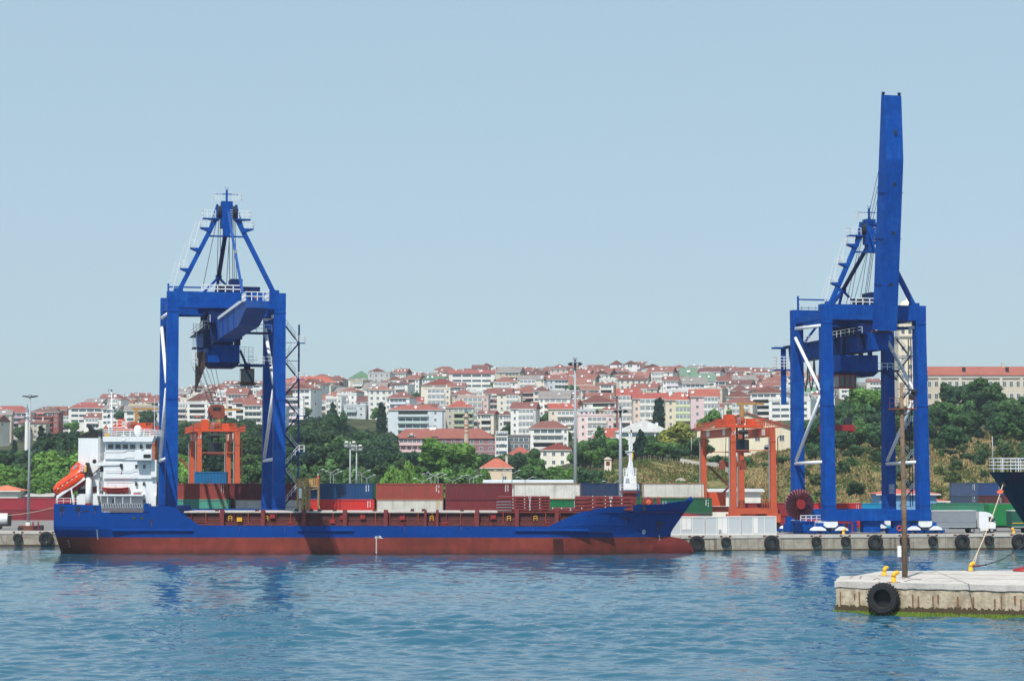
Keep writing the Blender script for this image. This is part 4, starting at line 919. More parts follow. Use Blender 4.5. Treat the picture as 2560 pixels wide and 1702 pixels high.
def half(p, z):
    zz = max(0, min(1, (z - .0) / 8.5))
    a0 = .775 + .055 * zz                      # where the bow taper begins
    f = 1.0
    if p > a0: f = (1 - ((p - a0) / (1 - a0)) ** (1.75 + .6 * zz))
    if p < .14:
        q_ = p / .14; lo = max(0, 1 - z / 4.2)
        f *= (1 - lo * (1 - q_) ** 1.6) * (.9 + .1 * q_ ** .5)
    return max(.02, HB * f)
ps = sorted(set([i / 120 for i in range(121)] + [su(x) / XE for x in (253, 255, 255.6, 375.4, 376, 428, 506, 1403, 1463, 1490, 1493, 1607)] + [.985, .995, .0015]))
def hull_rows(zlo, zhi_fn, nl):
    rows = []
    for p in ps:
        zh = zhi_fn(p * XE); r = []
        for i in range(nl + 1):
            z = zlo + (zh - zlo) * i / nl
            r.append((p * stem(z), half(p, z), z))
        rows.append(r)
    return rows
def shell(m, rows, cap_stern=True):
    n = len(rows[0])
    for a, b in zip(rows[:-1], rows[1:]):
        for i in range(n - 1):
            m.poly([(a[i][0], -a[i][1], a[i][2]), (b[i][0], -b[i][1], b[i][2]), (b[i + 1][0], -b[i + 1][1], b[i + 1][2]), (a[i + 1][0], -a[i + 1][1], a[i + 1][2])])
            m.poly([(b[i][0], b[i][1], b[i][2]), (a[i][0], a[i][1], a[i][2]), (a[i + 1][0], a[i + 1][1], a[i + 1][2]), (b[i + 1][0], b[i + 1][1], b[i + 1][2])])
    r = rows[0]
    for i in range(n - 1): m.poly([(r[i][0], r[i][1], r[i][2]), (r[i][0], -r[i][1], r[i][2]), (r[i + 1][0], -r[i + 1][1], r[i + 1][2]), (r[i + 1][0], r[i + 1][1], r[i + 1][2])])
sp('hull_topside', lambda m: shell(m, hull_rows(BOOT, lambda x: lerp_tab(TOP, x), 9)), 'hull_blue')
sp('hull_bottom', lambda m: shell(m, hull_rows(-2.2, lambda x: BOOT - .002, 7)), 'hull_red', smooth=True)
def bulb(m):
    n = 18; prof = [(0, .2), (.4, 1.1), (1.1, 1.65), (2.2, 2.0), (4.0, 2.1), (7, 2.0), (10, 1.4)]
    base = len(m.v)
    for d, r in prof:
        for j in range(n):
            a = 2 * math.pi * j / n; m.v.append((105.6 - d, r * .72 * math.cos(a), .95 + (r if math.sin(a) > 0 else r * 1.2) * math.sin(a) - max(0, .55 - d * .1)))
    for i in range(len(prof) - 1):
        for j in range(n): m.f.append((base + i * n + j, base + i * n + (j + 1) % n, base + (i + 1) * n + (j + 1) % n, base + (i + 1) * n + j)); m.m.append(0)
    m.f.append(tuple(base + j for j in range(n))); m.m.append(0)
sp('bulbous_bow', bulb, 'bulb_red_shaded', smooth=True)  # hull red darkened here, shade of the side turned from the sun
def deck(m, x0, x1, z, n=24, inset=.06):
    L = [(x0 + (x1 - x0) * i / n) for i in range(n + 1)]
    hw = [max(.03, half(min(1, x / XE), z) - inset) for x in L]
    m.poly([(x, -h, z) for x, h in zip(L, hw)] + [(x, h, z) for x, h in reversed(list(zip(L, hw)))])
sp('main_deck', lambda m: deck(m, 15, 92, 3.7), 'deck_dark')
sp('poop_deck', lambda m: deck(m, .1, 20.5, 6.75), 'deck_red')
sp('forecastle_deck', lambda m: deck(m, 88, 104.2, 6.9), 'deck_red')
sp('poop_bulkhead', lambda m: m.box(20.2, 20.5, -HB + .1, HB - .1, 3.7, 8.0), 'hull_blue')
sp('forecastle_bulkhead', lambda m: m.box(89, 89.2, -HB + 1.2, HB - 1.2, 3.7, 6.9), 'deck_red')
for a, b in ((283, 485), (745, 884), (1284, 1466)):
    sp('rubbing_strake', lambda m: m.prism([(-HB - .34, sz(1326)), (-HB - .34, sz(1323)), (-HB + .05, sz(1320.5)), (-HB + .05, sz(1329))], su(a), su(b), 'x'), 'hull_blue')
# raised seams on the bow plating
for a, b in (((1452, 1313), (1470, 1283)), ((1507, 1312), (1526, 1282)), ((1571, 1304), (1588, 1279)), ((1462, 1285), (1588, 1278)), ((1410, 1312), (1560, 1309))):
    def seam(m):
        n = 6; pts = []
        for i in range(n + 1):
            x, z = su(a[0] + (b[0] - a[0]) * i / n), sz(a[1] + (b[1] - a[1]) * i / n); pts.append((x, -half(min(1, x / stem(z)), z) - .015, z))
        m.tube(pts, .045, 5)
    sp('bow_seam', seam, 'hull_blue')
# portholes, fairleads and marks
def hside(px, py, out=.02): x, z = su(px), sz(py); return Vector((x, -half(min(1, x / stem(z)), z) - out, z))
for px in (336, 356):
    sp('porthole', lambda m: m.lathe([(.3, 0), (.3, -.05), (.22, -.06), (.2, -.02)], c=hside(px, 1294, 0), n=14, axis='y'), 'glass')
sp('drain_port', lambda m: m.lathe([(.24, 0), (.24, -.03), (.02, -.03)], c=hside(380, 1300.5, 0), n=10, axis='y'), 'black')
for px, py, w_, h_ in ((154, 1271.5, 12, 11), (194.5, 1271, 12, 12), (215.5, 1276.5, 16, 3), (181, 1277, 5, 2.5)):
    c_ = hside(px, py, 0)
    sp('fairlead_opening', lambda m: m.box(c_.x - w_ / 2 / SHS, c_.x + w_ / 2 / SHS, c_.y - .04, c_.y + .3, c_.z - h_ / 2 / SHS, c_.z + h_ / 2 / SHS), 'black')
    if h_ > 8:
        sp('fairlead_roller', lambda m: (m.box(c_.x - .4, c_.x + .4, c_.y - .1, c_.y, c_.z - .06, c_.z + .06), m.box(c_.x - .42, c_.x + .42, c_.y - .1, c_.y, c_.z + .36, c_.z + .46)), 'hull_blue')
c_ = hside(238.5, 1269, 0)
sp('fairlead_ring', lambda m: m.tube([(c_.x + .28 * math.cos(a), c_.y - .04, c_.z + .28 * math.sin(a)) for a in [i * math.pi / 8 for i in range(17)]], .08, 6), 'hull_blue')
sp('fairlead_opening', lambda m: m.lathe([(.24, .02), (.24, -.03), (.02, -.03)], c=c_, n=14, axis='y'), 'black')
for px, py, w_, h_ in ((1561, 1294.5, 19, 3), (1645, 1306, 15, 12), (1606, 1268, 8, 16)):
    c_ = hside(px, py, 0); x0, x1 = c_.x - w_ / 2 / SHS, c_.x + w_ / 2 / SHS
    y0, y1 = [-half(min(1, x / stem(c_.z)), c_.z) for x in (x0, x1)]
    sp('hawse_opening' if h_ > 10 else 'fairlead_opening', lambda m: m.hexa([(x0, y0 - .05, c_.z - h_ / 2 / SHS), (x1, y1 - .05, c_.z - h_ / 2 / SHS), (x1, y1 + .3, c_.z - h_ / 2 / SHS), (x0, y0 + .3, c_.z - h_ / 2 / SHS)], [(x0, y0 - .12, c_.z + h_ / 2 / SHS), (x1, y1 - .12, c_.z + h_ / 2 / SHS), (x1, y1 + .3, c_.z + h_ / 2 / SHS), (x0, y0 + .3, c_.z + h_ / 2 / SHS)]), 'dark')
def flatmark(m, c, pts):
    """polygon of (dx, dz) on the hull near photo point c"""
    q_ = []
    for dx, dz in pts:
        x, z = su(c[0]) + dx, sz(c[1]) + dz; q_.append((x, -half(min(1, x / stem(z)), z) - .035, z))
    m.poly(q_)
def thruster(m):
    for i in range(16):
        a, b = i * math.pi / 8, (i + 1) * math.pi / 8
        flatmark(m, (1606, 1329), [(.3 * math.cos(a), .36 * math.sin(a)), (.3 * math.cos(b), .36 * math.sin(b)), (.22 * math.cos(b), .27 * math.sin(b)), (.22 * math.cos(a), .27 * math.sin(a))])
    flatmark(m, (1606, 1329), [(-.22, -.04), (.22, -.04), (.22, .04), (-.22, .04)]); flatmark(m, (1606, 1329), [(-.035, -.26), (.035, -.26), (.035, .26), (-.035, .26)])
sp('thruster_mark', thruster, 'white_plain')
def draft(px, y0, y1, n, dx=0):
    def f(m):
        for i in range(n):
            y = y0 + (y1 - y0) * i / (n - 1); flatmark(m, (px + dx * i / n, y), [(-.14, 0), (.14, 0), (.14, .07), (-.14, .07)])
            flatmark(m, (px + dx * i / n, y + 2.2), [(-.02, -.05), (.05, -.05), (.05, .1), (-.02, .1)])
    sp('draft_marks', f, 'white_plain')
draft(940, 1346, 1379, 8); draft(1646, 1340, 1378, 9, 4); draft(243, 1325, 1345, 5); draft(163, 1352, 1366, 3)
def loadline(m):
    for i in range(12):
        a, b = i * math.pi / 6, (i + 1) * math.pi / 6
        flatmark(m, (940, 1341), [(.2 * math.cos(a), .2 * math.sin(a)), (.2 * math.cos(b), .2 * math.sin(b)), (.14 * math.cos(b), .14 * math.sin(b)), (.14 * math.cos(a), .14 * math.sin(a))])
    flatmark(m, (940, 1341), [(-.3, -.03), (.3, -.03), (.3, .03), (-.3, .03)])
    for y, a, b in ((1339, .4, .8), (1343.5, .5, 1.1), (1341, .4, .75)): flatmark(m, (940, y), [(a, 0), (b, 0), (b, .07), (a, .07)])
    flatmark(m, (940, 1344), [(.42, 0), (.49, 0), (.49, .5), (.42, .5)]); flatmark(m, (940, 1344), [(.72, 0), (.79, 0), (.79, .4), (.72, .4)])
sp('load_line_mark', loadline, 'white_plain')
mat('rust_run', rgb(96, 62, 58), .9, var=.3, scale=2)
for k_, (px, py, w_, h_) in enumerate(((150, 1279, .09, .9), (158, 1278, .06, .6), (198, 1279, .08, 1.1), (238, 1276, .07, .7), (380, 1303, .07, .9), (1642, 1314, .12, 1.2), (1650, 1313, .08, .8), (1561, 1297, .07, .8), (600, 1316, .05, .7), (712, 1316, .06, .9), (1010, 1316, .05, 1.0), (1150, 1316, .06, .6), (1330, 1317, .05, .9))):
    sp('rust_run', lambda m: flatmark(m, (px, py), [(-w_ * .3, -h_), (w_ * .3, -h_), (w_, 0), (-w_, 0)]), 'rust_run')
mat('patch_red', rgb(78, 40, 36), .8, var=.4, scale=.8, spec=.1)
def patch(m):
    for i in range(6):
        x0, x1 = -.85 + .28 * i, -.85 + .28 * (i + 1)
        flatmark(m, (1391, 1382), [(x0 + .2, -.3), (x1 + .2, -.3), (x1, 2.45), (x0, 2.45)])
sp('repaired_plate', patch, 'patch_red')
sp('stern_skeg', lambda m: m.prism([(.0, -2), (su(196), -2), (su(178), sz(1347)), (.0, sz(1344))], -.5, .5), 'hull_red')
sp('bow_point', lambda m: m.prism([(104.2, 8.7), (105.8, 8.85), (105.2, 9.55)], -.12, .12), 'hull_blue')
# cargo hold coaming, with stays, rails and pillars
cz = sz(1277); CY = -HB + 1.15
c0, c1 = su(463), su(1478)
co = sp('hatch_coaming', lambda m: m.box(c0, c1, CY, -CY, 3.7, cz - .25), 'deck_dark')  # dark red carries the shade cast by the overhanging flange
sp('coaming_flange', lambda m: m.box(c0 - .3, su(1240), CY - .42, -CY + .42, cz - .25, cz), 'coaming_top', co)  # pale colour stands for sunlight catching the flange edge
sp('coaming_flange', lambda m: m.box(su(1240) + .01, c1, CY - .42, -CY + .42, cz - .25, cz - .01), 'deck_red', co)
x = c0 + 1.0; i = 0
while x < c1 - 1:
    sp('coaming_stay', lambda m: m.prism([(CY - .55, cz - .26), (CY + .02, cz - .26), (CY + .02, 4.9), (CY - .1, 4.9)], x - .05, x + .05, 'x'), 'orange' if i % 3 else 'deck_red', co)
    x += 2.33; i += 1
sp('coaming_stiffener', lambda m: m.box(c0, c1, CY - .16, CY - .001, 5.35, 5.45), 'deck_red', co)
for z, y, r_ in ((4.95, CY - .35, .07), (5.25, CY - .5, .05), (5.75, CY - .25, .05)):
    sp('deck_pipe', lambda m: m.tube([(c0 + 1, y, z), (c1 - 1, y, z)], r_, 6), 'deck_red')
for px in (555, 657, 759, 861, 963, 1061.5, 1091, 1190, 1289, 1388):
    w_ = 5 if px in (1061.5, 1091) else 7
    sp('deck_pillar', lambda m: m.box(su(px - w_ + 2), su(px + w_ - 2), -HB + .05, -HB + .75, 4.5, sz(1273)), 'deck_red')
for px in (540, 640, 834, 934, 1028, 1056, 1152):
    sp('cover_wedge', lambda m: m.prism([(su(px - 5), cz), (su(px + 5), cz), (su(px + 4), cz + .4), (su(px - 3), cz + .4)], CY - .2, CY + .4), 'deck_dark', co)
for px in (575, 665, 1077, 1269, 1335):
    sp('yellow_ladder', lambda m: (m.rail([(su(px - 4), CY - .62, 5.6), (su(px + 4), CY - .62, 5.6)], .75, .5, .04)), 'yellow')
for px, py in ((598, 1294), (680, 1286), (830, 1298), (724, 1306), (905, 1288), (1004, 1290), (1230, 1288), (1366, 1309), (1002, 1308), (855, 1289), (1110, 1305)):
    c_ = Vector((su(px), CY - .5, sz(py) - .25))
    sp('deck_locker', lambda m: m.box(c_.x - .42, c_.x + .42, c_.y - .25, c_.y + .3, c_.z - .3, c_.z + .35), 'red' if px != 598 else 'yellow')
sp('bulwark_rail', lambda m: m.rail([(su(520), -HB + .3, 4.2), (su(1400), -HB + .3, 4.2)], .95, 2.3, .03, 3), 'deck_red')
# stacked pontoon hatch covers
def covers(px0, px1, ytop, n, nums, numx, lab):
    h = (cz - .0 + .06)
    z0 = h
    ztop = sz(ytop); hh = (ztop - z0) / n
    for i in range(n):
        k = n - 1 - i
        t = thing('hatch_cover', lab % (['lowest', 'second lowest', 'middle', 'second', 'topmost'][i] if n == 5 else ['lowest', 'second lowest', 'second', 'topmost'][i]), 'hatch cover', (st.x, 358.2, 0), SYAW, 'stacked hatch covers on the cargo ship')
        za, zb = z0 + i * hh + .015, z0 + (i + 1) * hh - .015
        m = MB(); m.box(su(px0) + random.uniform(0, .12), su(px1) - random.uniform(0, .12), CY - .1, -CY, za, zb); m.build('panel', 'deck_red', t)
        m = MB(); m.box(su(px0) - .1, su(px0) + 2.4, CY - .22, CY - .1, za + .01, za + .1); m.build('edge_lip', 'steel_grey' if px0 < 1300 and i < 4 else 'deck_red', t)
        for fx in (.24, .42, .72, .9):
            xx = su(px0 + (px1 - px0) * fx); m = MB(); m.prism([(xx - .6, za + .14), (xx + .6, za + .14), (xx + .5, zb - .12), (xx - .5, zb - .12)], CY - .24, CY - .1); m.build('stiffener', 'deck_red', t)
        for fx in (.3, .52, .8):
            xx = su(px0 + (px1 - px0) * fx); m = MB(); m.box(xx - .07, xx + .07, CY - .2, CY - .1, zb - .02, zb + .1); m.build('cleat', 'white_plain', t)
        if k < len(nums):
            m = MB(); m.text(nums[k], .62, (su(numx), CY - .27, (za + zb) / 2 + .05)); m.build('number', 'white_plain', t)
            m = MB(); m.box(su(numx) - .75, su(numx) + .75, CY - .24, CY - .1, za + .1, zb - .05); m.build('number_panel', 'deck_red', t)
covers(1239, 1372, 1240, 5, ['11', '9', '7', '5', '3'], 1321, '%s red hatch cover in the stack amidships, right of the maroon containers')
covers(1434, 1578, 1240, 4, ['10', '8', '6'], 1522, '%s red hatch cover in the stack just behind the foremast')
t = thing('hatch_cover', 'single red hatch cover numbered 2 lying between the two stacks', 'hatch cover', (st.x, 358.2, 0), SYAW)
m = MB(); m.box(su(1374), su(1470), CY - .1, -CY, cz + .06, cz + .5); m.build('panel', 'deck_red', t)
m = MB(); m.text('2', .62, (su(1422), CY - .14, cz + .3)); m.build('number', 'white_plain', t)
for px in (1378, 1400, 1450): m = MB(); m.box(su(px) - .07, su(px) + .07, CY - .2, CY - .1, cz + .4, cz + .6); m.build('cleat', 'white_plain', t)
# forecastle gear
fb = sp('foremast_base', lambda m: (m.box(su(1556), su(1588), -2.6, .6, 6.9, sz(1228)), m.prism([(su(1548), sz(1228)), (su(1594), sz(1228)), (su(1588), sz(1232)), (su(1554), sz(1232))], -3.0, 1.0)), 'deck_red')
sp('mast_platform_railing', lambda m: m.rail([(su(1549), -3.0, sz(1225)), (su(1594), -3.0, sz(1225)), (su(1594), 1.0, sz(1225)), (su(1549), 1.0, sz(1225)), (su(1549), -3.0, sz(1225))], .95, .6, .04), 'rail_white')
mh = sp('mast_house', lambda m: (m.hexa([(su(1556), -2.4, sz(1226)), (su(1589), -2.4, sz(1226)), (su(1589), .4, sz(1226)), (su(1556), .4, sz(1226))], [(su(1557), -2.3, sz(1189)), (su(1588), -2.3, sz(1189)), (su(1588), .3, sz(1189)), (su(1557), .3, sz(1189))])), 'white')
sp('house_door', lambda m: m.box(su(1575), su(1586), -2.46, -2.38, sz(1210), sz(1191.5)), 'frame_white', mh)
sp('house_recess', lambda m: m.hexa([(su(1560.5), -2.43, sz(1206)), (su(1571), -2.43, sz(1206)), (su(1571), -2.3, sz(1206)), (su(1560.5), -2.3, sz(1206))], [(su(1562.5), -2.38, sz(1195)), (su(1569.5), -2.38, sz(1195)), (su(1569.5), -2.2, sz(1195)), (su(1562.5), -2.2, sz(1195))]), 'steel_grey', mh)
sp('top_railing', lambda m: m.rail([(su(1557), -2.3, sz(1189)), (su(1588), -2.3, sz(1189)), (su(1588), .3, sz(1189)), (su(1557), .3, sz(1189)), (su(1557), -2.3, sz(1189))], 1.25, .42, .045, 3), 'rail_white')
sp('foremast_post', lambda m: m.tube([(su(1572.5), -1, sz(1189)), (su(1572.3), -1, sz(1140)), (su(1571.8), -1, sz(1083)), (su(1568), -1, sz(1082))], [.17, .15, .11, .06], 8), 'white_plain')
sp('foremast_post', lambda m: m.tube([(su(1577), -1, sz(1189)), (su(1576.5), -1, sz(1140)), (su(1576.5), -1, sz(1080))], [.15, .13, .1], 8), 'white_plain')
sp('foremast_stay', lambda m: (m.bar((su(1564), -1.4, sz(1189)), (su(1572), -1, sz(1150)), .14), m.bar((su(1581), -1, sz(1189)), (su(1577.5), -1, sz(1120)), .1)), 'white_plain')
sp('foremast_ladder', lambda m: [m.bar((su(1572.3), -1.15, sz(1185 - 4 * i)), (su(1576.8), -1.15, sz(1185 - 4 * i)), .04) for i in range(25)], 'white_plain')
sp('foremast_crosstree', lambda m: (m.box(su(1561), su(1584), -1.3, -.7, sz(1127), sz(1126)), m.prism([(su(1561), sz(1131)), (su(1572), sz(1138)), (su(1572), sz(1134)), (su(1563), sz(1129))], -1.2, -.8), m.box(su(1561), su(1571), -1.4, -.6, sz(1129), sz(1128))), 'white_plain')
sp('mast_light', lambda m: m.lathe([(.12, 0), (.16, .15), (.08, .4)], c=(su(1576.5), -1, sz(1079)), n=8), 'dark')
fl_ = thing('signal_flag', 'small yellow signal flag on the white foremast of the ship', 'flag', (st.x, 358.2, 0), SYAW)
m = MB(); m.prism([(su(1577.5), sz(1150)), (su(1580), sz(1148)), (su(1581.5), sz(1138)), (su(1580), sz(1131)), (su(1577.8), sz(1128))], -1.25, -1.2); m.build('cloth', 'yellow', fl_)
sp('windlass', lambda m: (m.lathe([(.55, -1.1), (.95, -1.05), (.95, -.85), (.6, -.8), (.6, .8), (.95, .85), (.95, 1.05), (.55, 1.1)], c=(su(1618), -2.0, sz(1256)), n=16, axis='y'), m.box(su(1602), su(1616), -3.0, -.8, 6.9, sz(1252))), 'deck_red')
sp('windlass_bell', lambda m: m.lathe([(.3, -.4), (.48, -.25), (.36, 0), (.48, .25)], c=(su(1618), -3.4, sz(1256)), n=14, axis='y'), 'orange')
sp('deck_box', lambda m: m.box(su(1640), su(1648), -2, -1.2, 6.9, sz(1243)), 'red')
sp('stowage_post', lambda m: m.box(su(1584), su(1587), -4.2, -3.8, 6.5, sz(1242)), 'deck_red')
sp('mooring_bitts', lambda m: [m.lathe([(.16, 0), (.16, .7), (.2, .72), (.2, .85)], c=(su(px), -2.6, 7.9), n=10) for px in (1655, 1662)], 'steel_grey')
# ---- accommodation
AY0, AY1 = -5.1, 5.1
U = su
fun = sp('funnel', lambda m: m.box(U(184.5), U(235), -3.6, 3.2, 6.75, sz(1094)), 'white')
sp('funnel_cap', lambda m: m.prism([(U(185), sz(1094)), (U(235), sz(1094)), (U(233), sz(1076)), (U(226), sz(1075)), (U(224), sz(1079)), (U(212), sz(1078)), (U(185), sz(1089))], -3.62, 3.22), 'black', fun)
sp('exhaust_cowl', lambda m: m.prism([(U(208), sz(1080)), (U(224), sz(1078)), (U(219), sz(1074)), (U(211), sz(1069)), (U(200), sz(1058)), (U(203), sz(1068))], -2.0, .4), 'black', fun)
def fore(m, x0, xn, y0, y1, z0, z1, back=1.75):      # block whose front bulkhead runs back towards the far side
    m.hexa([(x0, y0, z0), (xn, y0, z0), (xn - back, y1, z0), (x0, y1, z0)], [(x0, y0, z1), (xn, y0, z1), (xn - back, y1, z1), (x0, y1, z1)])
ac = sp('accommodation', lambda m: (fore(m, U(253), U(386), -4.6, 4.6, 6.75, sz(1149)), fore(m, U(253) + .01, U(386) - .01, AY0 + .2, AY1 - .2, sz(1196), sz(1149.2))), 'white')
wh = sp('wheelhouse', lambda m: fore(m, U(257), U(374), AY0, AY1, sz(1149), sz(1104)), 'white')
sp('bridge_wing', lambda m: (m.box(U(336), U(377.5), AY0 - 1.4, AY0 - .001, sz(1149.5), sz(1127)),), 'white', wh)
sp('wing_soffit', lambda m: m.box(U(337), U(377), AY0 - 1.38, AY0 - .01, sz(1151), sz(1149.6)), 'steel_grey', wh)
sp('monkey_island', lambda m: m.hexa([(U(255), AY0 - .9, sz(1104)), (U(377), AY0 - .9, sz(1104)), (U(377) - 1.8, AY1 + .9, sz(1104)), (U(255), AY1 + .9, sz(1104))], [(U(253), AY0 - .9, sz(1091)), (U(383), AY0 - .9, sz(1090)), (U(383) - 1.8, AY1 + .9, sz(1090)), (U(253), AY1 + .9, sz(1091))]), 'white', wh)
for px, w_ in ((271, 13), (289.5, 13), (308, 13), (326.5, 13), (347, 6)):
    o = sp('bridge_window', lambda m: m.box(U(px - w_ / 2), U(px + w_ / 2), AY0 - .05, AY0 + .1, sz(1121.5), sz(1110)), 'glass', wh)
    sp('window_frame', lambda m: [m.box(U(px - w_ / 2) - .07, U(px + w_ / 2) + .07, AY0 - .07, AY0 - .001, z_ - .05, z_ + .05) for z_ in (sz(1122), sz(1109.5))], 'frame_white', wh)
sp('bridge_window', lambda m: m.prism([(U(360), sz(1121.5)), (U(371.5), sz(1121.5)), (U(375), sz(1110)), (U(359), sz(1110))], AY0 - .05, AY0 + .1), 'glass', wh)
sp('wing_opening', lambda m: m.box(U(357.5), U(376), AY0 - 1.43, AY0 - 1.3, sz(1145), sz(1135.5)), 'black', wh)
sp('side_light', lambda m: m.box(U(335), U(336.5), AY0 - .5, AY0 - .02, sz(1140), sz(1128)), 'rust', wh)
sp('searchlight', lambda m: m.lathe([(.2, -.2), (.28, .1), (.1, .2)], c=(U(349.5), AY0 - .5, sz(1118)), n=10, axis='y'), 'dark', wh)
for py in (1130, 1147, 1177, 1194):
    x1 = U(318) if py < 1150 else U(336)
    sp('house_pipe', lambda m: m.tube([(U(258), AY0 - .05, sz(py)), (x1 - 1, AY0 - .05, sz(py)), (x1 - .2, AY0 - .05, sz(py - 4)), (x1 + (.9 if py < 1150 else .1), AY0 - .05, sz(py - 4))], .035, 5), 'steel_grey', ac)
for px, py, w_, h_ in ((335.5, 1165.5, 6, 9), (355.5, 1166, 6, 9), (335.5, 1209, 6, 9), (355, 1209, 6, 9)):
    sp('porthole_window', lambda m: m.box(U(px - w_ / 2), U(px + w_ / 2), AY0 + .12, AY0 + .3, sz(py + h_ / 2), sz(py - h_ / 2)), 'glass', ac)
for px, py in ((278, 1252), (355, 1252)):
    sp('porthole_window', lambda m: m.box(U(px - 3), U(px + 3), -4.65, -4.5, sz(py + 5), sz(py - 5)), 'glass', ac)
sp('boat_deck', lambda m: m.box(U(237), U(357), -6.3, -4.4, sz(1239), sz(1235)), 'white')
for px in (268, 286, 306, 326): sp('deck_stanchion', lambda m: m.tube([(U(px), -6.1, 6.7), (U(px), -6.1, sz(1239))], .06, 6), 'white_plain')
sp('forward_wing', lambda m: m.box(U(373), U(387), -5.3, -4.61, sz(1192), sz(1149)), 'white', ac)
sp('side_stair', lambda m: (m.bar((U(357), -5.6, sz(1215)), (U(373), -5.6, sz(1258)), .5, .25), m.box(U(380), U(386), -5.2, -4.61, 6.8, sz(1238))), 'white', ac)
sp('alcove', lambda m: m.box(U(253.5), U(318), -4.95, -4.88, sz(1235), sz(1196)), 'house_pink', ac) if False else None
for a, b in ((AY0 - .8, 0),):
    sp('top_railing', lambda m: m.rail([(U(254), AY0 - .85, sz(1090.5)), (U(375), AY0 - .85, sz(1089.5)), (U(375), AY1, sz(1089.5)), (U(254), AY1, sz(1090.5)), (U(254), AY0 - .85, sz(1090.5))], 1.15, 1.2, .04, 3), 'rail_white', wh)
sp('satellite_dome', lambda m: m.lathe([(.45, 0), (.55, .25), (.62, .5), (.62, 1.1), (.5, 1.4), (.25, 1.58), (.02, 1.62)], c=(U(331), -2.5, sz(1086)), n=16), 'white_plain', wh, smooth=True)
sp('dome_pedestal', lambda m: m.tube([(U(331), -2.5, sz(1092)), (U(331), -2.5, sz(1085))], .25, 8), 'white_plain', wh)
sp('life_ring', lambda m: m.tube([(U(305) + .38 * math.cos(a), AY0 - .9, sz(1095) + .38 * math.sin(a)) for a in [i * math.pi / 7 for i in range(15)]], .1, 6), 'white_plain', wh)
sp('locker', lambda m: m.box(U(257), U(267), AY0 - .3, AY0 + .6, sz(1091), sz(1087.5) + .35), 'yellow', wh)
# radar mast
rm = sp('radar_mast', lambda m: (m.tube([(U(260), -1, sz(1104)), (U(259.5), -1, sz(1010)), (U(258.5), -1, sz(975))], [.2, .16, .1], 8), m.tube([(U(253), -1, sz(1120)), (U(253), -1, sz(1060))], .12, 6)), 'white_plain')
sp('mast_bracket', lambda m: (m.bar((U(258), -1, sz(1001)), (U(268), -1, sz(989)), .1), m.bar((U(258), -1, sz(1001)), (U(244), -1, sz(1001)), .06), m.box(U(250), U(266), -1.4, -.6, sz(1022), sz(1020)), m.bar((U(256), -1, sz(1019)), (U(252), -1, sz(1008)), .07)), 'white_plain', rm)
sp('radar_dome', lambda m: m.lathe([(.08, -.3), (.28, -.1), (.28, .1), (.1, .26)], c=(U(268.5), -1, sz(988)), n=10), 'white_plain', rm, smooth=True)
sp('wind_vane', lambda m: (m.bar((U(250), -1, sz(972)), (U(261), -1, sz(971)), .05), m.bar((U(251), -1, sz(975)), (U(251), -1, sz(969)), .05), m.box(U(257.5), U(260), -1.15, -.85, sz(975), sz(971))), 'dark', rm)
sp('mast_platform', lambda m: m.box(U(253), U(290), -2.5, .5, sz(1067), sz(1066)), 'white_plain', rm)
sp('platform_railing', lambda m: m.rail([(U(253), -2.5, sz(1066)), (U(290), -2.5, sz(1066)), (U(290), .5, sz(1066))], 1.1, .7, .035), 'rail_white', rm)
sp('whip_aerial', lambda m: m.tube([(U(377), -4, sz(1090)), (U(377), -4, sz(996))], .04, 5), 'white_plain')
sp('flag', lambda m: m.prism([(U(252), sz(1003)), (U(255.5), sz(994)), (U(254), sz(1000)), (U(250), sz(1018))], -1.25, -1.2), 'red', rm)
for px, py in ((253, 1036), (265, 1017)): sp('signal_horn', lambda m: m.box(U(px) - .15, U(px) + .15, -1.2, -.9, sz(py) - .25, sz(py) + .2), 'dark', rm)
sp('stern_light_frame', lambda m: (m.tube([(U(240), -4, sz(1140)), (U(252), -4, sz(1128)), (U(252), -4, sz(1160))], .06, 5)), 'white_plain')
sp('casing_ladder', lambda m: (m.tube([(U(237), -3.7, sz(1240)), (U(237), -3.7, sz(1090))], .05, 5), m.tube([(U(239.5), -3.7, sz(1240)), (U(239.5), -3.7, sz(1090))], .05, 5), *[m.bar((U(237), -3.7, sz(1095 + 5 * i)), (U(239.5), -3.7, sz(1095 + 5 * i)), .04) for i in range(28)]), 'rail_white')
sp('casing', lambda m: m.box(U(235), U(253), -2.8, 2.8, 6.75, sz(1150)), 'white')
sp('casing_vent', lambda m: m.box(U(236), U(252), -2.86, -2.8, sz(1178), sz(1165)), 'dark')
sp('after_house', lambda m: m.box(U(184.5), U(236), -4.4, 4.0, 6.75, sz(1234)), 'white')
sp('engine_vent', lambda m: m.box(U(185), U(206), -3.75, -3.6, sz(1233), sz(1222)), 'black')
sp('engine_vent', lambda m: m.box(U(223), U(234), -3.75, -3.6, sz(1231), sz(1216)), 'rust')
sp('electrical_cabinet', lambda m: m.box(U(241), U(252), -4.2, -3.2, sz(1226), sz(1201)), 'steel_grey')
sp('vent_pipe', lambda m: m.tube([(U(239), -4.6, 6.75), (U(239), -4.6, sz(1200))], .2, 8), 'white')
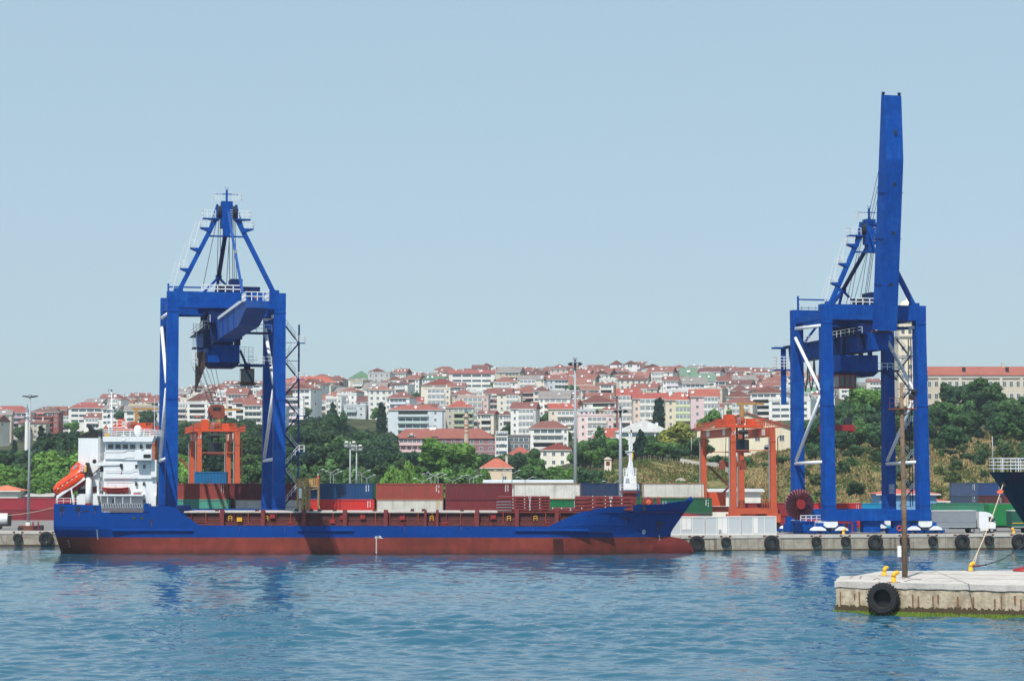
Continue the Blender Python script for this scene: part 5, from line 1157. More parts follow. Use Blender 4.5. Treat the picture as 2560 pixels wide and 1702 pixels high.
# gangway stowed in the notch
gw = thing('gangway', 'grey aluminium gangway stowed along the blue stern', 'gangway', (st.x, 358.2, 0), SYAW)
m = MB(); m.box(U(257), U(358), -6.75, -6.65, sz(1259), sz(1257.5)); m.box(U(257), U(358), -6.75, -6.65, sz(1268.5), sz(1267)); m.build('side_beam', 'steel_grey', gw)
for i in range(17):
    x = U(259 + 6 * i); m = MB(); m.prism([(x, sz(1267)), (x + .22, sz(1267)), (x + .12, sz(1259)), (x - .1, sz(1259))], -6.78, -6.6); m.build('tread', 'steel_grey', gw)
m = MB(); m.box(U(257), U(358), -6.58, -6.5, sz(1268), sz(1258)); m.build('back_panel', 'dark', gw)
sp('gangway_winch', lambda m: m.prism([(U(359), sz(1279)), (U(374), sz(1279)), (U(373), sz(1260)), (U(370), sz(1257)), (U(361), sz(1257.5))], -6.7, -5.4), 'hull_blue')
sp('gangway_rest', lambda m: m.box(U(275), U(365), -6.72, -6.5, sz(1278.5), sz(1277)), 'dark')
# rescue crane
pc = sp('crane_post', lambda m: m.tube([(U(216), -4.9, 6.75), (U(216), -4.9, sz(1190))], .48, 16), 'white', smooth=True)
sp('post_base', lambda m: m.tube([(U(216), -4.9, 6.75), (U(216), -4.9, sz(1257))], .54, 16), 'red', pc)
sp('slewing_house', lambda m: (m.hexa([(U(207), -5.5, sz(1190)), (U(226), -5.5, sz(1190)), (U(226), -4.3, sz(1190)), (U(207), -4.3, sz(1190))], [(U(209), -5.3, sz(1156)), (U(216), -5.3, sz(1156)), (U(216), -4.5, sz(1156)), (U(209), -4.5, sz(1156))]), m.box(U(196), U(208), -5.5, -4.6, sz(1181), sz(1180))), 'black', pc)
sp('platform_railing', lambda m: m.rail([(U(196), -5.5, sz(1180)), (U(207), -5.5, sz(1180))], 1.2, .4, .04, 4), 'rail_white', pc)
sp('gas_bottle', lambda m: m.lathe([(.1, 0), (.15, .1), (.15, 1.0), (.05, 1.15)], c=(U(211), -5.6, sz(1180)), n=10), 'yellow', pc)
sp('jib', lambda m: m.prism([(U(219), sz(1164)), (U(295), sz(1162)), (U(300), sz(1159)), (U(296), sz(1157)), (U(252), sz(1154)), (U(222), sz(1160))], -5.1, -4.7), 'white', pc)
sp('jib_cylinder', lambda m: m.tube([(U(224), -4.9, sz(1187)), (U(250), -4.9, sz(1164))], .09, 8), 'black', pc)
sp('jib_head', lambda m: m.prism([(U(294), sz(1165)), (U(299), sz(1171)), (U(302), sz(1169)), (U(301), sz(1159)), (U(295), sz(1158))], -5.15, -4.65), 'black', pc)
sp('hook', lambda m: m.tube([(U(299.5), -4.9, sz(1170)), (U(298.5), -4.9, sz(1180)), (U(297), -4.9, sz(1184)), (U(299), -4.9, sz(1185)), (U(299.7), -4.9, sz(1182))], .06, 5), 'red', pc)
sp('winch_motor', lambda m: m.lathe([(.3, -.25), (.36, 0), (.3, .25)], c=(U(230), -4.9, sz(1153)), n=12, axis='y'), 'black', pc)
# free-fall lifeboat on its ramp
FA = math.atan2(46, 66)                      # ramp angle from the photo
lb = thing('lifeboat', 'orange free-fall lifeboat tilted on its ramp at the ship stern', 'lifeboat')
Mship = Matrix.Translation((st.x, 358.2, 0)) @ Matrix.Rotation(SYAW, 4, 'Z')
lc = Vector((U(171), -4.2, sz(1205)))
lb.matrix_world = Mship @ Matrix.Translation(lc) @ Matrix.Rotation(-R(33.5), 4, 'Y') @ Matrix.Diagonal((1.06, 1.25, 1.5, 1))
def hullboat(m):
    xs = [-3.15, -2.95, -2.5, -1.8, -.8, .4, 1.6, 2.5, 2.9, 3.0]
    hw = [.12, .55, .85, 1.05, 1.15, 1.18, 1.12, .95, .75, .6]; up = [.15, .55, .72, .82, .88, .9, .9, .86, .8, .7]; dn = [.15, .42, .62, .72, .76, .78, .74, .66, .55, .45]
    n = 14; base = len(m.v)
    for x, h, a_, b_ in zip(xs, hw, up, dn):
        for j in range(n):
            t_ = 2 * math.pi * j / n; s_, c_ = math.sin(t_), math.cos(t_)
            m.v.append((x, h * math.copysign(abs(c_) ** .7, c_), (a_ if s_ > 0 else b_) * math.copysign(abs(s_) ** .8, s_)))
    for i in range(len(xs) - 1):
        for j in range(n): m.f.append((base + i * n + j, base + i * n + (j + 1) % n, base + (i + 1) * n + (j + 1) % n, base + (i + 1) * n + j)); m.m.append(0)
    m.f.append(tuple(base + j for j in reversed(range(n)))); m.m.append(0); m.f.append(tuple(base + (len(xs) - 1) * n + j for j in range(n))); m.m.append(0)
m = MB(); hullboat(m); m.build('hull', 'lifeboat', lb, True)
m = MB(); m.hexa([(.7, -.6, .8), (2.95, -.6, .8), (2.95, .6, .8), (.7, .6, .8)], [(1.1, -.5, 1.3), (2.5, -.5, 1.5), (2.5, .5, 1.5), (1.1, .5, 1.3)]); m.build('conning_cabin', 'lifeboat', lb)
m = MB(); m.hexa([(1.35, -.62, .98), (2.35, -.62, 1.05), (2.35, -.5, 1.05), (1.35, -.5, .98)], [(1.45, -.6, 1.2), (2.3, -.6, 1.32), (2.3, -.46, 1.32), (1.45, -.46, 1.2)]); m.build('cabin_window', 'steel_grey', lb)
for i in range(5): m = MB(); m.box(-2.2 + i * .85, -1.9 + i * .85, -1.2, -1.02, .1, .17); m.build('grab_line_cleat', 'white_plain', lb)
m = MB(); m.tube([(-2.8, -.75, .25), (-1.5, -1.12, .28), (.4, -1.22, .3), (2.4, -1.0, .3)], .05, 5); m.build('fender_line', 'lifeboat', lb)
rp = sp('lifeboat_ramp', lambda m: (m.bar((U(138), -5.3, sz(1242)), (U(208), -5.3, sz(1195)), .18, .42), m.bar((U(138), -3.1, sz(1242)), (U(208), -3.1, sz(1195)), .18, .42)), 'white')
sp('ramp_keel', lambda m: m.prism([(U(147), sz(1243)), (U(160), sz(1243)), (U(209), sz(1206)), (U(209), sz(1197)), (U(200), sz(1203))], -4.6, -3.8), 'red', rp)
sp('ramp_leg', lambda m: (m.bar((U(139), -5.3, sz(1242)), (U(140), -5.3, 6.8), .2), m.bar((U(174), -5.3, sz(1220)), (U(184), -5.3, 6.8), .22), m.bar((U(180), -5.3, sz(1236)), (U(182), -5.3, sz(1258)), .1)), 'white', rp)
sp('stern_railing', lambda m: m.rail([(.3, -5.6, sz(1258)), (U(212), -6.2, sz(1258.5))], .9, 1.2, .03, 2), 'rail_white')
sp('stern_light', lambda m: (m.bar((U(161), -4.2, sz(1171)), (U(170), -4.2, sz(1171)), .1), m.box(U(163), U(166), -4.4, -4, sz(1170), sz(1165))), 'dark')
# rescue boat
rb = thing('rescue_boat', 'red open rescue boat on the boat deck below the white bridge', 'boat')
rb.matrix_world = Mship @ Matrix.Translation((U(286), -5.5, sz(1234)))
def rboat(m):
    xs = [-2.2, -1.9, -1.2, 0, 1.2, 1.9, 2.2]; hw = [.3, .6, .8, .88, .85, .75, .65]; top = [1.08, 1.0, .95, .92, .95, 1.0, 1.06]; bot = [.55, .3, .18, .12, .12, .15, .2]
    rings = []
    for x, h, t_, b_ in zip(xs, hw, top, bot): rings.append([(x, -h, t_), (x, -h * .85, (t_ + b_) / 2), (x, 0, b_), (x, h * .85, (t_ + b_) / 2), (x, h, t_), (x, 0, t_ - .1)])
    for a, b in zip(rings[:-1], rings[1:]):
        for j in range(6): m.poly([a[j], b[j], b[(j + 1) % 6], a[(j + 1) % 6]])
    m.poly(rings[0][::-1]); m.poly(rings[-1])
m = MB(); rboat(m); m.build('hull', 'red', rb)
m = MB(); m.tube([(-2.25, -.35, 1.08), (-1.2, -.82, .97), (0, -.9, .94), (1.2, -.87, .97), (2.2, -.67, 1.08)], .07, 6); m.build('gunwale', 'orange', rb)
m = MB()
for x in (-1.3, 1.1): m.box(x - .12, x + .12, -.5, .5, -.0, .3)
m.build('cradle', 'rust', rb)
m = MB(); m.tube([(-.2, 0, .9), (0, 0, 1.45), (.2, 0, .9)], .04, 5); m.build('lifting_bridle', 'rope_red', rb)
lr = thing('life_raft', 'white life raft canister right of the red rescue boat', 'life raft'); lr.matrix_world = Mship @ Matrix.Translation((U(341), -5.6, sz(1228)))
m = MB(); m.lathe([(.2, -.75), (.33, -.65), (.33, -.02), (.36, 0), (.33, .02), (.33, .65), (.2, .75)], n=14, axis='x'); m.build('canister', 'white_plain', lr, True)
m = MB(); m.box(-.6, .6, -.3, .3, -.55, -.3); m.build('cradle', 'red', lr)
# lashing cage carried on the hatch with a worker standing on it
lc_ = thing('lashing_cage', 'rusty yellow lashing cage standing on the ship coaming by the left crane', 'lashing cage', (st.x, 358.2, 0), SYAW)
x0, x1 = U(740), U(794); zt = sz(1217); zb = cz
for px in (741, 753, 762, 770, 793):
    m = MB(); m.bar((U(px), CY - .1, zb), (U(px), CY - .1, zt), .16 if px != 741 else .2); m.build('post', 'cage_yellow', lc_)
    m = MB(); m.bar((U(px), CY + 1.6, zb), (U(px), CY + 1.6, zt), .16); m.build('post', 'cage_yellow', lc_)
m = MB(); m.box(x0, x1, CY - .25, CY + 1.8, zt, zt + .3); m.build('platform', 'cage_yellow', lc_)
m = MB(); m.rail([(x0, CY - .25, zt + .3), (x1, CY - .25, zt + .3), (x1, CY + 1.8, zt + .3), (x0, CY + 1.8, zt + .3), (x0, CY - .25, zt + .3)], 1.1, .3, .045, 3); m.build('railing', 'cage_yellow', lc_)
for px in (743, 757, 771):
    m = MB(); m.box(U(px), U(px + 9), CY - .3, CY - .24, zt + .35, zt + 1.2); m.build('mesh_panel', 'cage_yellow', lc_)
m = MB(); m.bar((U(750), CY - .2, zb + .1), (U(761), CY - .2, zt), .14); m.bar((U(764), CY - .2, zt - .5), (U(793), CY - .2, zt - .2), .14); m.bar((x0, CY - .2, zb + 1.2), (U(770), CY - .2, zb + 1.2), .1); m.build('brace', 'cage_yellow', lc_)
for px in (739, 776, 797): m = MB(); m.prism([(U(px - 6), zb - .1), (U(px + 6), zb - .1), (U(px + 3), zb + .4), (U(px - 3), zb + .4)], CY - .4, CY + .4); m.build('foot', 'dark', lc_)
m = MB(); m.box(U(745), U(752), CY - .22, CY - .18, sz(1245), sz(1220)); m.build('notice_board', 'white', lc_)
def person(loc, rz, label):
    t = thing('person', label, 'person', loc, rz)
    def skin(name, vs, es, rad, m_, root=0):
        me = bpy.data.meshes.new(name); me.from_pydata(vs, es, []); o = obj(name, me, t)
        sk = o.modifiers.new('s', 'SKIN'); 
        for i, r_ in enumerate(rad): me.skin_vertices[0].data[i].radius = r_ if isinstance(r_, tuple) else (r_, r_)
        me.skin_vertices[0].data[root].use_root = True
        su_ = o.modifiers.new('u', 'SUBSURF'); su_.levels = 1; su_.render_levels = 1
        dg = bpy.context.evaluated_depsgraph_get(); me2 = bpy.data.meshes.new_from_object(o.evaluated_get(dg)); me2.materials.clear(); me2.materials.append(MATS[m_]); me2.polygons.foreach_set('use_smooth', [True] * len(me2.polygons))
        o.modifiers.clear(); o.data = me2
        return o
    vs = [(0, 0, .93), (0, 0, 1.12), (0, 0, 1.36), (0, 0, 1.5), (0, -.01, 1.58), (-.1, 0, .88), (-.12, -.02, .48), (-.12, .02, .1), (-.12, -.14, .05), (.1, 0, .88), (.13, -.04, .48), (.13, .0, .1), (.13, -.16, .05),
          (-.19, 0, 1.4), (-.27, .02, 1.12), (-.24, -.16, .93), (.19, 0, 1.4), (.27, .0, 1.12), (.3, -.18, 1.0)]
    es = [(0, 1), (1, 2), (2, 3), (3, 4), (0, 5), (5, 6), (6, 7), (7, 8), (0, 9), (9, 10), (10, 11), (11, 12), (2, 13), (13, 14), (14, 15), (2, 16), (16, 17), (17, 18)]
    rad = [(.17, .13), (.16, .12), (.19, .13), .07, .06, (.11, .11), .085, .06, .05, (.11, .11), .085, .06, .05, .08, .06, .05, .08, .06, .05]
    skin('body', vs, es, rad, 'person_orange')
    m = MB(); m.lathe([(.03, -.13), (.07, -.11), (.085, -.03), (.09, .04), (.06, .1), (.02, .12)], c=(0, -.01, 1.66), n=12); m.lathe([(.02, -.03), (.015, .0), (.004, .02)], c=(0, -.1, 1.65), n=6); m.build('head', 'skin', t, True)
    m = MB(); m.lathe([(.125, 0), (.118, .03), (.105, .08), (.06, .13), (.01, .145)], c=(0, 0, 1.69), n=14); m.box(-.07, .07, -.17, -.08, 1.69, 1.71); m.build('hard_hat', 'white_plain', t, True)
    m = MB(); m.box(-.2, .2, -.15, .15, 1.12, 1.17); m.build('reflective_band', 'white_plain', t)
    for s, hp in ((-1, (-.24, -.18, .9)), (1, (.3, -.22, .98))):
        m = MB(); h_ = Vector(hp); m.box(h_.x - .04, h_.x + .04, h_.y - .04, h_.y + .03, h_.z - .05, h_.z + .05)
        for f in range(4): m.tube([(h_.x - .03 + .02 * f, h_.y - .03, h_.z - .04), (h_.x - .03 + .02 * f, h_.y - .06, h_.z - .09 - .01 * (f in (1, 2))), (h_.x - .03 + .02 * f, h_.y - .03, h_.z - .12)], .009, 5)
        m.tube([(h_.x + s * -.045, h_.y, h_.z), (h_.x + s * -.07, h_.y - .03, h_.z - .05)], .011, 5); m.build('hand', 'skin', t)
    return t
mat('person_orange', rgb(228, 72, 34), .8, var=.1)
pl = Mship @ Vector((U(791.5), CY + .5, zt + .3))
person(pl, R(-60), 'worker in orange overalls and white helmet standing on the lashing cage')
# ------------------------------------------------------------------ shipping containers
def container_meshes(L, H):
    W_ = 2.44; out = {}
    fr = MB(); t = .16
    for x in (0, L - t):
        for y in (0, W_ - t): fr.box(x, x + t, y, y + t, 0, H)
    for z in (0, H - t):
        for y in (0, W_ - t): fr.box(t, L - t, y, y + t, z, z + t)
        for x in (0, L - t): fr.box(x, x + t, t, W_ - t, z, z + t)
    out['frame'] = fr.mesh('container_frame', 'container')
    n = int((L - 2 * t) / .27); pw = (L - 2 * t) / n
    sp_ = MB(); 
    for i in range(n):
        x = t + i * pw; a, b, c, d, e = x, x + pw * .28, x + pw * .42, x + pw * .86, x + pw
        pts = [(a, .02), (b, .02), (c, .13), (d, .13), (e, .02)]
        for (x0, y0), (x1, y1) in zip(pts[:-1], pts[1:]): sp_.poly([(x0, y0, t), (x1, y1, t), (x1, y1, H - t), (x0, y0, H - t)])
    out['side'] = sp_.mesh('container_side', 'container')
    rf = MB(); rf.box(t, L - t, t, W_ - t, H - .1, H - .03); out['roof'] = rf.mesh('container_roof', 'container')
    dr = MB(); 
    dr.box(L - .1, L - .06, t, W_ / 2 - .01, t, H - t); dr.box(L - .1, L - .06, W_ / 2 + .01, W_ - t, t, H - t)
    for y in (.45, .95, 1.5, 2.0): dr.tube([(L - .03, y, t), (L - .03, y, H - t)], .025, 5)
    out['door'] = dr.mesh('container_doors', 'container')
    fe = MB(); fe.box(.06, .1, t, W_ - t, t, H - t)
    for y in (.5, .9, 1.3, 1.7, 2.1): fe.box(.03, .06, y - .08, y + .08, t, H - t)
    out['front'] = fe.mesh('container_front', 'container')
    return out
CM = {(40, 1): container_meshes(12.19, 2.9), (40, 0): container_meshes(12.19, 2.59), (20, 0): container_meshes(6.06, 2.59), (20, 1): container_meshes(6.06, 2.9)}
def marks(L, H, style, seed):
    rs = random.Random(seed); m = MB()
    if style == 0: return None
    x = L - 1.15
    for i in range(6): m.box(x, x + .07, .005, .02, H - .4 - .22 * i, H - .26 - .22 * i)
    for i in range(5):
        if rs.random() < .8: m.box(x + .35, x + .47, .005, .02, H - .5 - .3 * i, H - .3 - .3 * i)
    if style > 1: m.box(x - .1, x - .04, .005, .02, H - 1.5, H - .35)
    return m
def container(X, D, z, col, label, L=40, hc=1, rz=0, style=1, group='stacked shipping containers', rust=False):
    me = CM[(L, hc)]; c = rgb(*col)
    t = thing('shipping_container', label, 'container', (X, D, z), rz, group)
    obj('frame', me['frame'], t, tuple(v * .92 for v in c[:3]) + (1,) if not rust else rgb(150, 110, 84)); obj('side_panel', me['side'], t, c); 
    o = obj('side_panel', me['side'], t, c); o.rotation_euler = (0, 0, math.pi); o.location = (12.19 if L == 40 else 6.06, 2.44, 0)
    obj('roof_panel', me['roof'], t, c); obj('door_end', me['door'], t, c); obj('front_end', me['front'], t, c)
    m = marks(12.19 if L == 40 else 6.06, 2.9 if hc else 2.59, style, hash(label) % 999)
    if m: m.build('marking', 'yellow' if style == 3 else 'white_plain', t)
    return t
Y0 = QZ + .12
def cX(px, D): return (px - 1280) * D / FPX
RA = 390.0
tiers = [
 # x0, colour (top), label, colour (middle), label
 (404, (160, 70, 58), 'rust brown container on top, right of the left crane leg', (84, 166, 146), 'teal green container below the rust brown one, right of the left crane leg', 1, 3),
 (588, (116, 38, 50), 'dark maroon container on top behind the right leg of the left crane', (214, 214, 208), 'white container below the maroon one behind the left crane', 1, 1),
 (766, (0, 70, 122), 'royal blue container on top behind the lashing cage', (212, 50, 46), 'bright red container below the royal blue one', 2, 2),
 (941, (158, 72, 62), 'rust brown container on top, right of the royal blue one', (208, 208, 200), 'white container below a rust brown one amidships', 2, 3),
 (1113.5, (112, 38, 46), 'dark maroon container on top above the left hatch cover stack', (124, 42, 48), 'maroon container below another maroon one, left of the hatch covers', 2, 1),
 (1284, (216, 216, 210), 'white container on top between the two hatch cover stacks', (0, 112, 66), 'green container glimpsed between the two hatch cover stacks', 1, 1)]
for x0, ct, lt, cm, lm, s1, s2 in tiers:
    X = cX(x0, RA); j = random.uniform(-.1, .1)
    container(X, RA, Y0, (120, 116, 112), 'hidden bottom container of the %s stack counted from the left crane leg, behind the ship' % ['first', 'second', 'third', 'fourth', 'fifth', 'sixth'][[q_[0] for q_ in tiers].index(x0)], style=0)
    container(X + random.uniform(.0, .3), RA + j, Y0 + 2.9, cm, lm, style=s2, rust=cm[0] > 205 and cm[1] > 200)
    container(X, RA + random.uniform(-.1, .1), Y0 + 5.8, ct, lt, style=s1, rust=ct[0] > 205 and ct[1] > 200)
# second row, glimpsed in the gaps
for x0, col, lb, z in ((560, (122, 44, 52), 'maroon container seen in the gap right of the rust brown one', 2), (925, (0, 100, 60), 'green container seen in the gap right of the royal blue one', 2), (1100, (70, 80, 110), 'grey blue container seen in the dark gap amidships', 1)):
    for k in range(z + 1):
        container(cX(x0, 394) - (2 if k < z else 0), 394.2, Y0 + 2.9 * k, col if k == z else (90, 84, 86), lb if k == z else 'lower container under the ' + lb.split(' container')[0] + ' one in the second row, tier %s' % ['one', 'two', 'three'][k], style=0)
for k in range(3): container(cX(487, 404) - 3, 404, Y0 + 2.75 * k, (96, 90, 92), 'hidden container in tier %s under the small blue one' % ['one', 'two', 'three'][k], hc=0, style=0)
container(cX(487, 404), 404, Y0 + 8.3, (0, 110, 164), 'short bright blue container under the left orange gantry crane', 20, 0, style=0)
c_ = bpy.data.objects[-1] if False else None
for x0, D, col, lb, k, L, stl in ((1452, 436, (22, 54, 96), 'navy blue container on top left of the white foremast', 2, 40, 0), (1452, 436, (10, 96, 66), 'green container under the navy one left of the foremast', 1, 40, 0), (1452, 436, (80, 80, 84), 'lowest container under the navy one left of the foremast', 0, 40, 0),
                           (1607, 424, (214, 214, 208), 'white container on top right of the foremast', 2, 40, 1), (1624, 420, (20, 96, 64), 'dark green container behind the pointed ship bow', 1, 40, 2), (1624, 420, (84, 90, 84), 'lowest container under the dark green one behind the bow', 0, 40, 0)):
    container(cX(x0, D), D, Y0 + 2.9 * k + (.0 if x0 != 1607 else .01), col, lb, L, 1, style=stl, rust=col[0] > 205)
# beyond the right crane
for x0, D, z, col, lb, L in ((1852, 428, 1, (150, 48, 54), 'dull red container behind the right orange gantry crane leg', 40), (2000, 426, 1, (206, 44, 54), 'bright red container behind the legs of the right crane', 40), (2154, 424, 1, (0, 150, 196), 'cyan container left of the pale blue shed', 20),
                            (2330, 424, 1, (58, 132, 106), 'weathered green container above the grey lorry trailer', 40), (2488, 428, 1, (110, 112, 116), 'grey container behind the navy ship bow', 40)):
    for k in range(z + 1):
        container(cX(x0, D), D, 2.6 + 2.45 * k, col, lb if k == z else 'lower container under the ' + lb.split(' container')[0] + ' one beyond the right crane', L, 0, style=1 if k == z else 0, group='containers beyond the right crane')
for x0, D, k, col, lb in ((2376, 494, 2, (62, 84, 118), 'upper grey blue container of the stack by the navy bow'), (2376, 494, 1, (58, 76, 104), 'middle grey blue container of the stack by the navy bow'), (2376, 494, 0, (60, 60, 66), 'lowest container of the grey blue stack by the navy bow'),
                          (2442, 499, 2, (30, 70, 128), 'upper royal blue container right of the grey blue stack'), (2442, 499, 1, (84, 40, 48), 'middle brown container right of the grey blue stack'), (2442, 499, 0, (60, 60, 66), 'lowest container right of the grey blue stack'),
                          (2508, 499, 2, (24, 40, 84), 'upper navy container half hidden by the navy bow'), (2508, 499, 1, (110, 38, 44), 'maroon container half hidden by the navy bow'), (2508, 499, 0, (60, 60, 66), 'lowest container half hidden by the navy bow')):
    container(cX(x0, D), D, 2.9 + 2.9 * k, col, lb, 20, 1, style=1 if k else 0, group='containers stacked at the foot of the bank')
# left edge
for i, x0 in enumerate((-60, 63)):
    for k in (0, 1): container(cX(x0, 505), 505, QZ + 2.6 * k - .6 * (k == 9), (166, 42, 62) if k else (140, 40, 52), ['crimson container at the far left edge beside the mast', 'crimson container left of the blue stern'][i] if k else ['lower crimson container at the far left edge', 'lower crimson container left of the stern'][i], 40, 0, style=3 if k and i else 0, group='crimson containers on the left')
# ------------------------------------------------------------------ white site cabins by the bow
for i in range(3):
    X0 = cX(1664 + 90 * i, 376); D0 = quay_D(X0) + 3.0; lbl = ['leftmost white site cabin beside the ship bow', 'middle white site cabin of the row on the quay', 'rightmost white site cabin next to the cable reel'][i]
    t = thing('site_cabin', lbl, 'cabin', (X0, D0, QZ), R(8), 'white site cabins on the quay')
    L = 6.3; m = MB(); m.box(.05, L - .05, .08, 2.4, .1, 3.0); m.build('shell', 'panel_white', t) if 'panel_white' in MATS else None
    if 'panel_white' not in MATS:
        mat('panel_white', rgb(186, 192, 196), .5, var=.05, scale=.5); m.build('shell', 'panel_white', t)
    m = MB(); m.box(0, L, 0, 2.45, 3.0, 3.15); m.build('roof', 'frame_white', t)
    m = MB(); m.box(0, L, .0, 2.45, 0, .12); m.build('base_rail', 'frame_white', t)
    for x in (0.02, 2.0, 4.1, L - .1): m = MB(); m.box(x, x + .09, .03, .09, .12, 3.0); m.build('panel_rib', 'frame_white', t)
    for x in ((2.25, 3.1) if i < 2 else (2.2,)): 
        m = MB(); m.box(x, x + .78, .02, .075, .9 if i == 0 else .2, 2.9); m.build('door', 'frame_white', t)
    if i == 1: m = MB(); m.box(2.35, 2.85, .0, .07, .2, .9); m.build('vent', 'steel_grey', t)
X, D = cX(1690, 384), 384
t = thing('tarpaulin_heap', 'crimson tarpaulin heap behind the white cabins below the bow', 'tarpaulin', (X, D, QZ))
m = MB(); m.hexa([(-3.2, -1, 0), (4, -1, 0), (4, 1.5, 0), (-3.2, 1.5, 0)], [(-1.8, -.4, 4.4), (.6, -.4, 3.6), (.6, .8, 3.6), (-1.8, .8, 4.6)]); m.hexa([(.2, -.9, 0), (5, -.9, 0), (5, 1.2, 0), (.2, 1.2, 0)], [(1.0, -.5, 3.6), (4.2, -.5, 3.1), (4.2, .8, 3.1), (1.0, .8, 3.6)]); m.build('cover', 'red', t)
# ------------------------------------------------------------------ rubber-tyred gantry cranes
def rtg(px, D, num, label, yaw):
    p0 = P(px, 1300, D); t = thing('gantry_crane', label, 'gantry crane', (p0.x, D, QZ), yaw, 'orange gantry cranes in the yard')
    def part(name, fn, m_='orange', parent=t, **kw):
        m = MB(); fn(m); return m.build(name, m_, parent, **kw)
    Wd, S = 3.85, 23.5
    for yy in (0, S):
        for s in (-1, 1):
            o = part('leg', lambda m: m.hexa([(s * Wd - .62, yy - .5, 4.2), (s * Wd + .62, yy - .5, 4.2), (s * Wd + .62, yy + .5, 4.2), (s * Wd - .62, yy + .5, 4.2)], [(s * Wd - .45, yy - .45, 19.3), (s * Wd + .45, yy - .45, 19.3), (s * Wd + .45, yy + .45, 19.3), (s * Wd - .45, yy + .45, 19.3)]))
            part('leg_joint', lambda m: m.box(s * Wd - .54, s * Wd + .54, yy - .54, yy + .54, 16.6, 16.75), parent=o)
            part('cable_duct', lambda m: m.box(s * Wd - .82, s * Wd - .66, yy - .3, yy, 4.2, 17.5), 'steel_grey', o)
            part('bogie', lambda m: m.box(s * Wd - 1.3, s * Wd + 1.3, yy - .6, yy + .6, 1.5, 3.1))
            for e in (-.75, .75): part('wheel', lambda m: m.lathe([(.4, -.3), (.75, -.28), (.78, 0), (.75, .28), (.4, .3)], c=(s * Wd + e, yy, .78), n=16, axis='y'), 'rubber')
        part('sill_beam', lambda m: m.box(-Wd - .8, Wd + .8, yy - .5, yy + .5, 3.1, 4.2))
        part('tie_rod', lambda m: m.tube([(-Wd + .6, yy - .3, 15.0), (Wd - .6, yy - .3, 15.0)], .09, 6))
    for s in (-1, 1):
        part('girder', lambda m: m.box(s * Wd - .45, s * Wd + .45, .46, S - .46, 17.6, 19.2))
        part('girder_walkway', lambda m: m.box(s * Wd + s * .5, s * Wd + s * 1.5, -1.2, S + 1, 19.3, 19.45))
        part('walkway_railing', lambda m: m.rail([(s * (Wd + 1.45), -1.2, 19.45), (s * (Wd + 1.45), S + 1, 19.45)], 1.15, 1.5, .045))
        part('top_walkway_railing', lambda m: m.rail([(s * (Wd - .3), -1, 19.6), (s * (Wd - .3), S, 19.6)], 1.15, 1.8, .045))
        part('girder_plate', lambda m: m.box(s * Wd - .56, s * Wd - .5, 3.5, 5.6, 17.9, 19.1), 'frame_white')
        part('girder_plate', lambda m: m.box(s * Wd - .56, s * Wd - .5, 16, 18.6, 17.9, 19.1), 'frame_white')
        part('knee_brace', lambda m: m.prism([(S - .5, 17.5), (S - 2.6, 17.5), (S - .5, 14.5)], s * Wd - .3, s * Wd + .3, 'x'))
    # trolley on top
    tr = part('trolley', lambda m: m.box(-Wd - .2, Wd + .3, 7.2, 13.2, 19.5, 20.0), 'orange_bright')
    part('hoist_house', lambda m: m.box(-2.9, -1.4, 8.2, 11, 20.0, 22.0), 'orange_bright', tr)
    part('hoist_motor', lambda m: (m.lathe([(.5, -.9), (.65, -.8), (.65, .8), (.5, .9)], c=(.2, 10, 20.9), n=14, axis='x')), 'spreader_rust', tr)
    part('machinery_box', lambda m: (m.box(1.4, 2.8, 8.4, 10.2, 20.0, 21.2)), 'orange_bright', tr)
    part('cabinet', lambda m: m.box(-.9, -.3, 7.5, 8.2, 20.0, 21.4), 'steel_grey', tr)
    part('trolley_railing', lambda m: m.rail([(-Wd - .2, 7.2, 20.0), (Wd + .3, 7.2, 20.0), (Wd + .3, 13.2, 20.0), (-Wd - .2, 13.2, 20.0), (-Wd - .2, 7.2, 20.0)], 1.15, .8, .05), 'orange_bright', tr)
    dv = part('davit_post', lambda m: m.box(.6, 1.25, 11.2, 11.9, 20.0, 24.3), 'cage_yellow', tr)
    part('davit_arm', lambda m: (m.box(.0, 5.4, 11.3, 11.75, 24.0, 24.45), m.bar((1.6, 11.5, 22.2), (1.0, 11.5, 24.0), .25)), 'cage_yellow', tr)
    cb = part('operator_cab', lambda m: (m.box(-1.3, 1.3, 7.5, 10.2, 14.9, 17.2),), 'dark')
    part('cab_glass', lambda m: (m.box(-1.1, 1.1, 7.44, 7.5, 15.3, 17.0), m.box(-1.36, -1.3, 7.8, 9.9, 15.3, 17.0)), 'glass', cb)
    part('cab_hanger', lambda m: (m.box(-.8, -.5, 9, 9.4, 17.2, 19.5), m.box(.5, .8, 9, 9.4, 17.2, 19.5)), 'dark')
    part('cab_platform', lambda m: m.box(-2.6, 1.6, 7.3, 10.4, 14.7, 14.9), 'deck_red')
    part('rope_drum', lambda m: m.lathe([(.4, -.9), (.5, 0), (.4, .9)], c=(-.2, 6, 18.6), n=12, axis='x'), 'dark')
    part('number', lambda m: m.text(num, .95, (-Wd, -.55, 18.2)), 'white_plain')
    part('downpipe', lambda m: m.tube([(Wd + .95, -.2, 6.5), (Wd + .95, -.2, 17.3), (Wd + 1.1, -.2, 17.6), (Wd + 1.5, -.2, 17.6)], .1, 6), 'rust')
    part('zigzag_stair', lambda m: (m.bar((-Wd + .8, S - 1, 12.2), (1.2, S - 1, 8.2), .2, .35), m.bar((1.2, S - 1, 8.2), (-Wd + 1, S - 1, 4.2), .2, .35)), 'deck_red')
    part('generator_house', lambda m: m.box(-2.9, 0.4, S - 1.2, S + 1.4, 4.3, 7.0), 'orange_bright')
    part('cable_loop', lambda m: m.rail([(1.6, -.6, 4.2), (3.0, -.6, 4.2)], 1.6, .5, .05, 2))
    return t
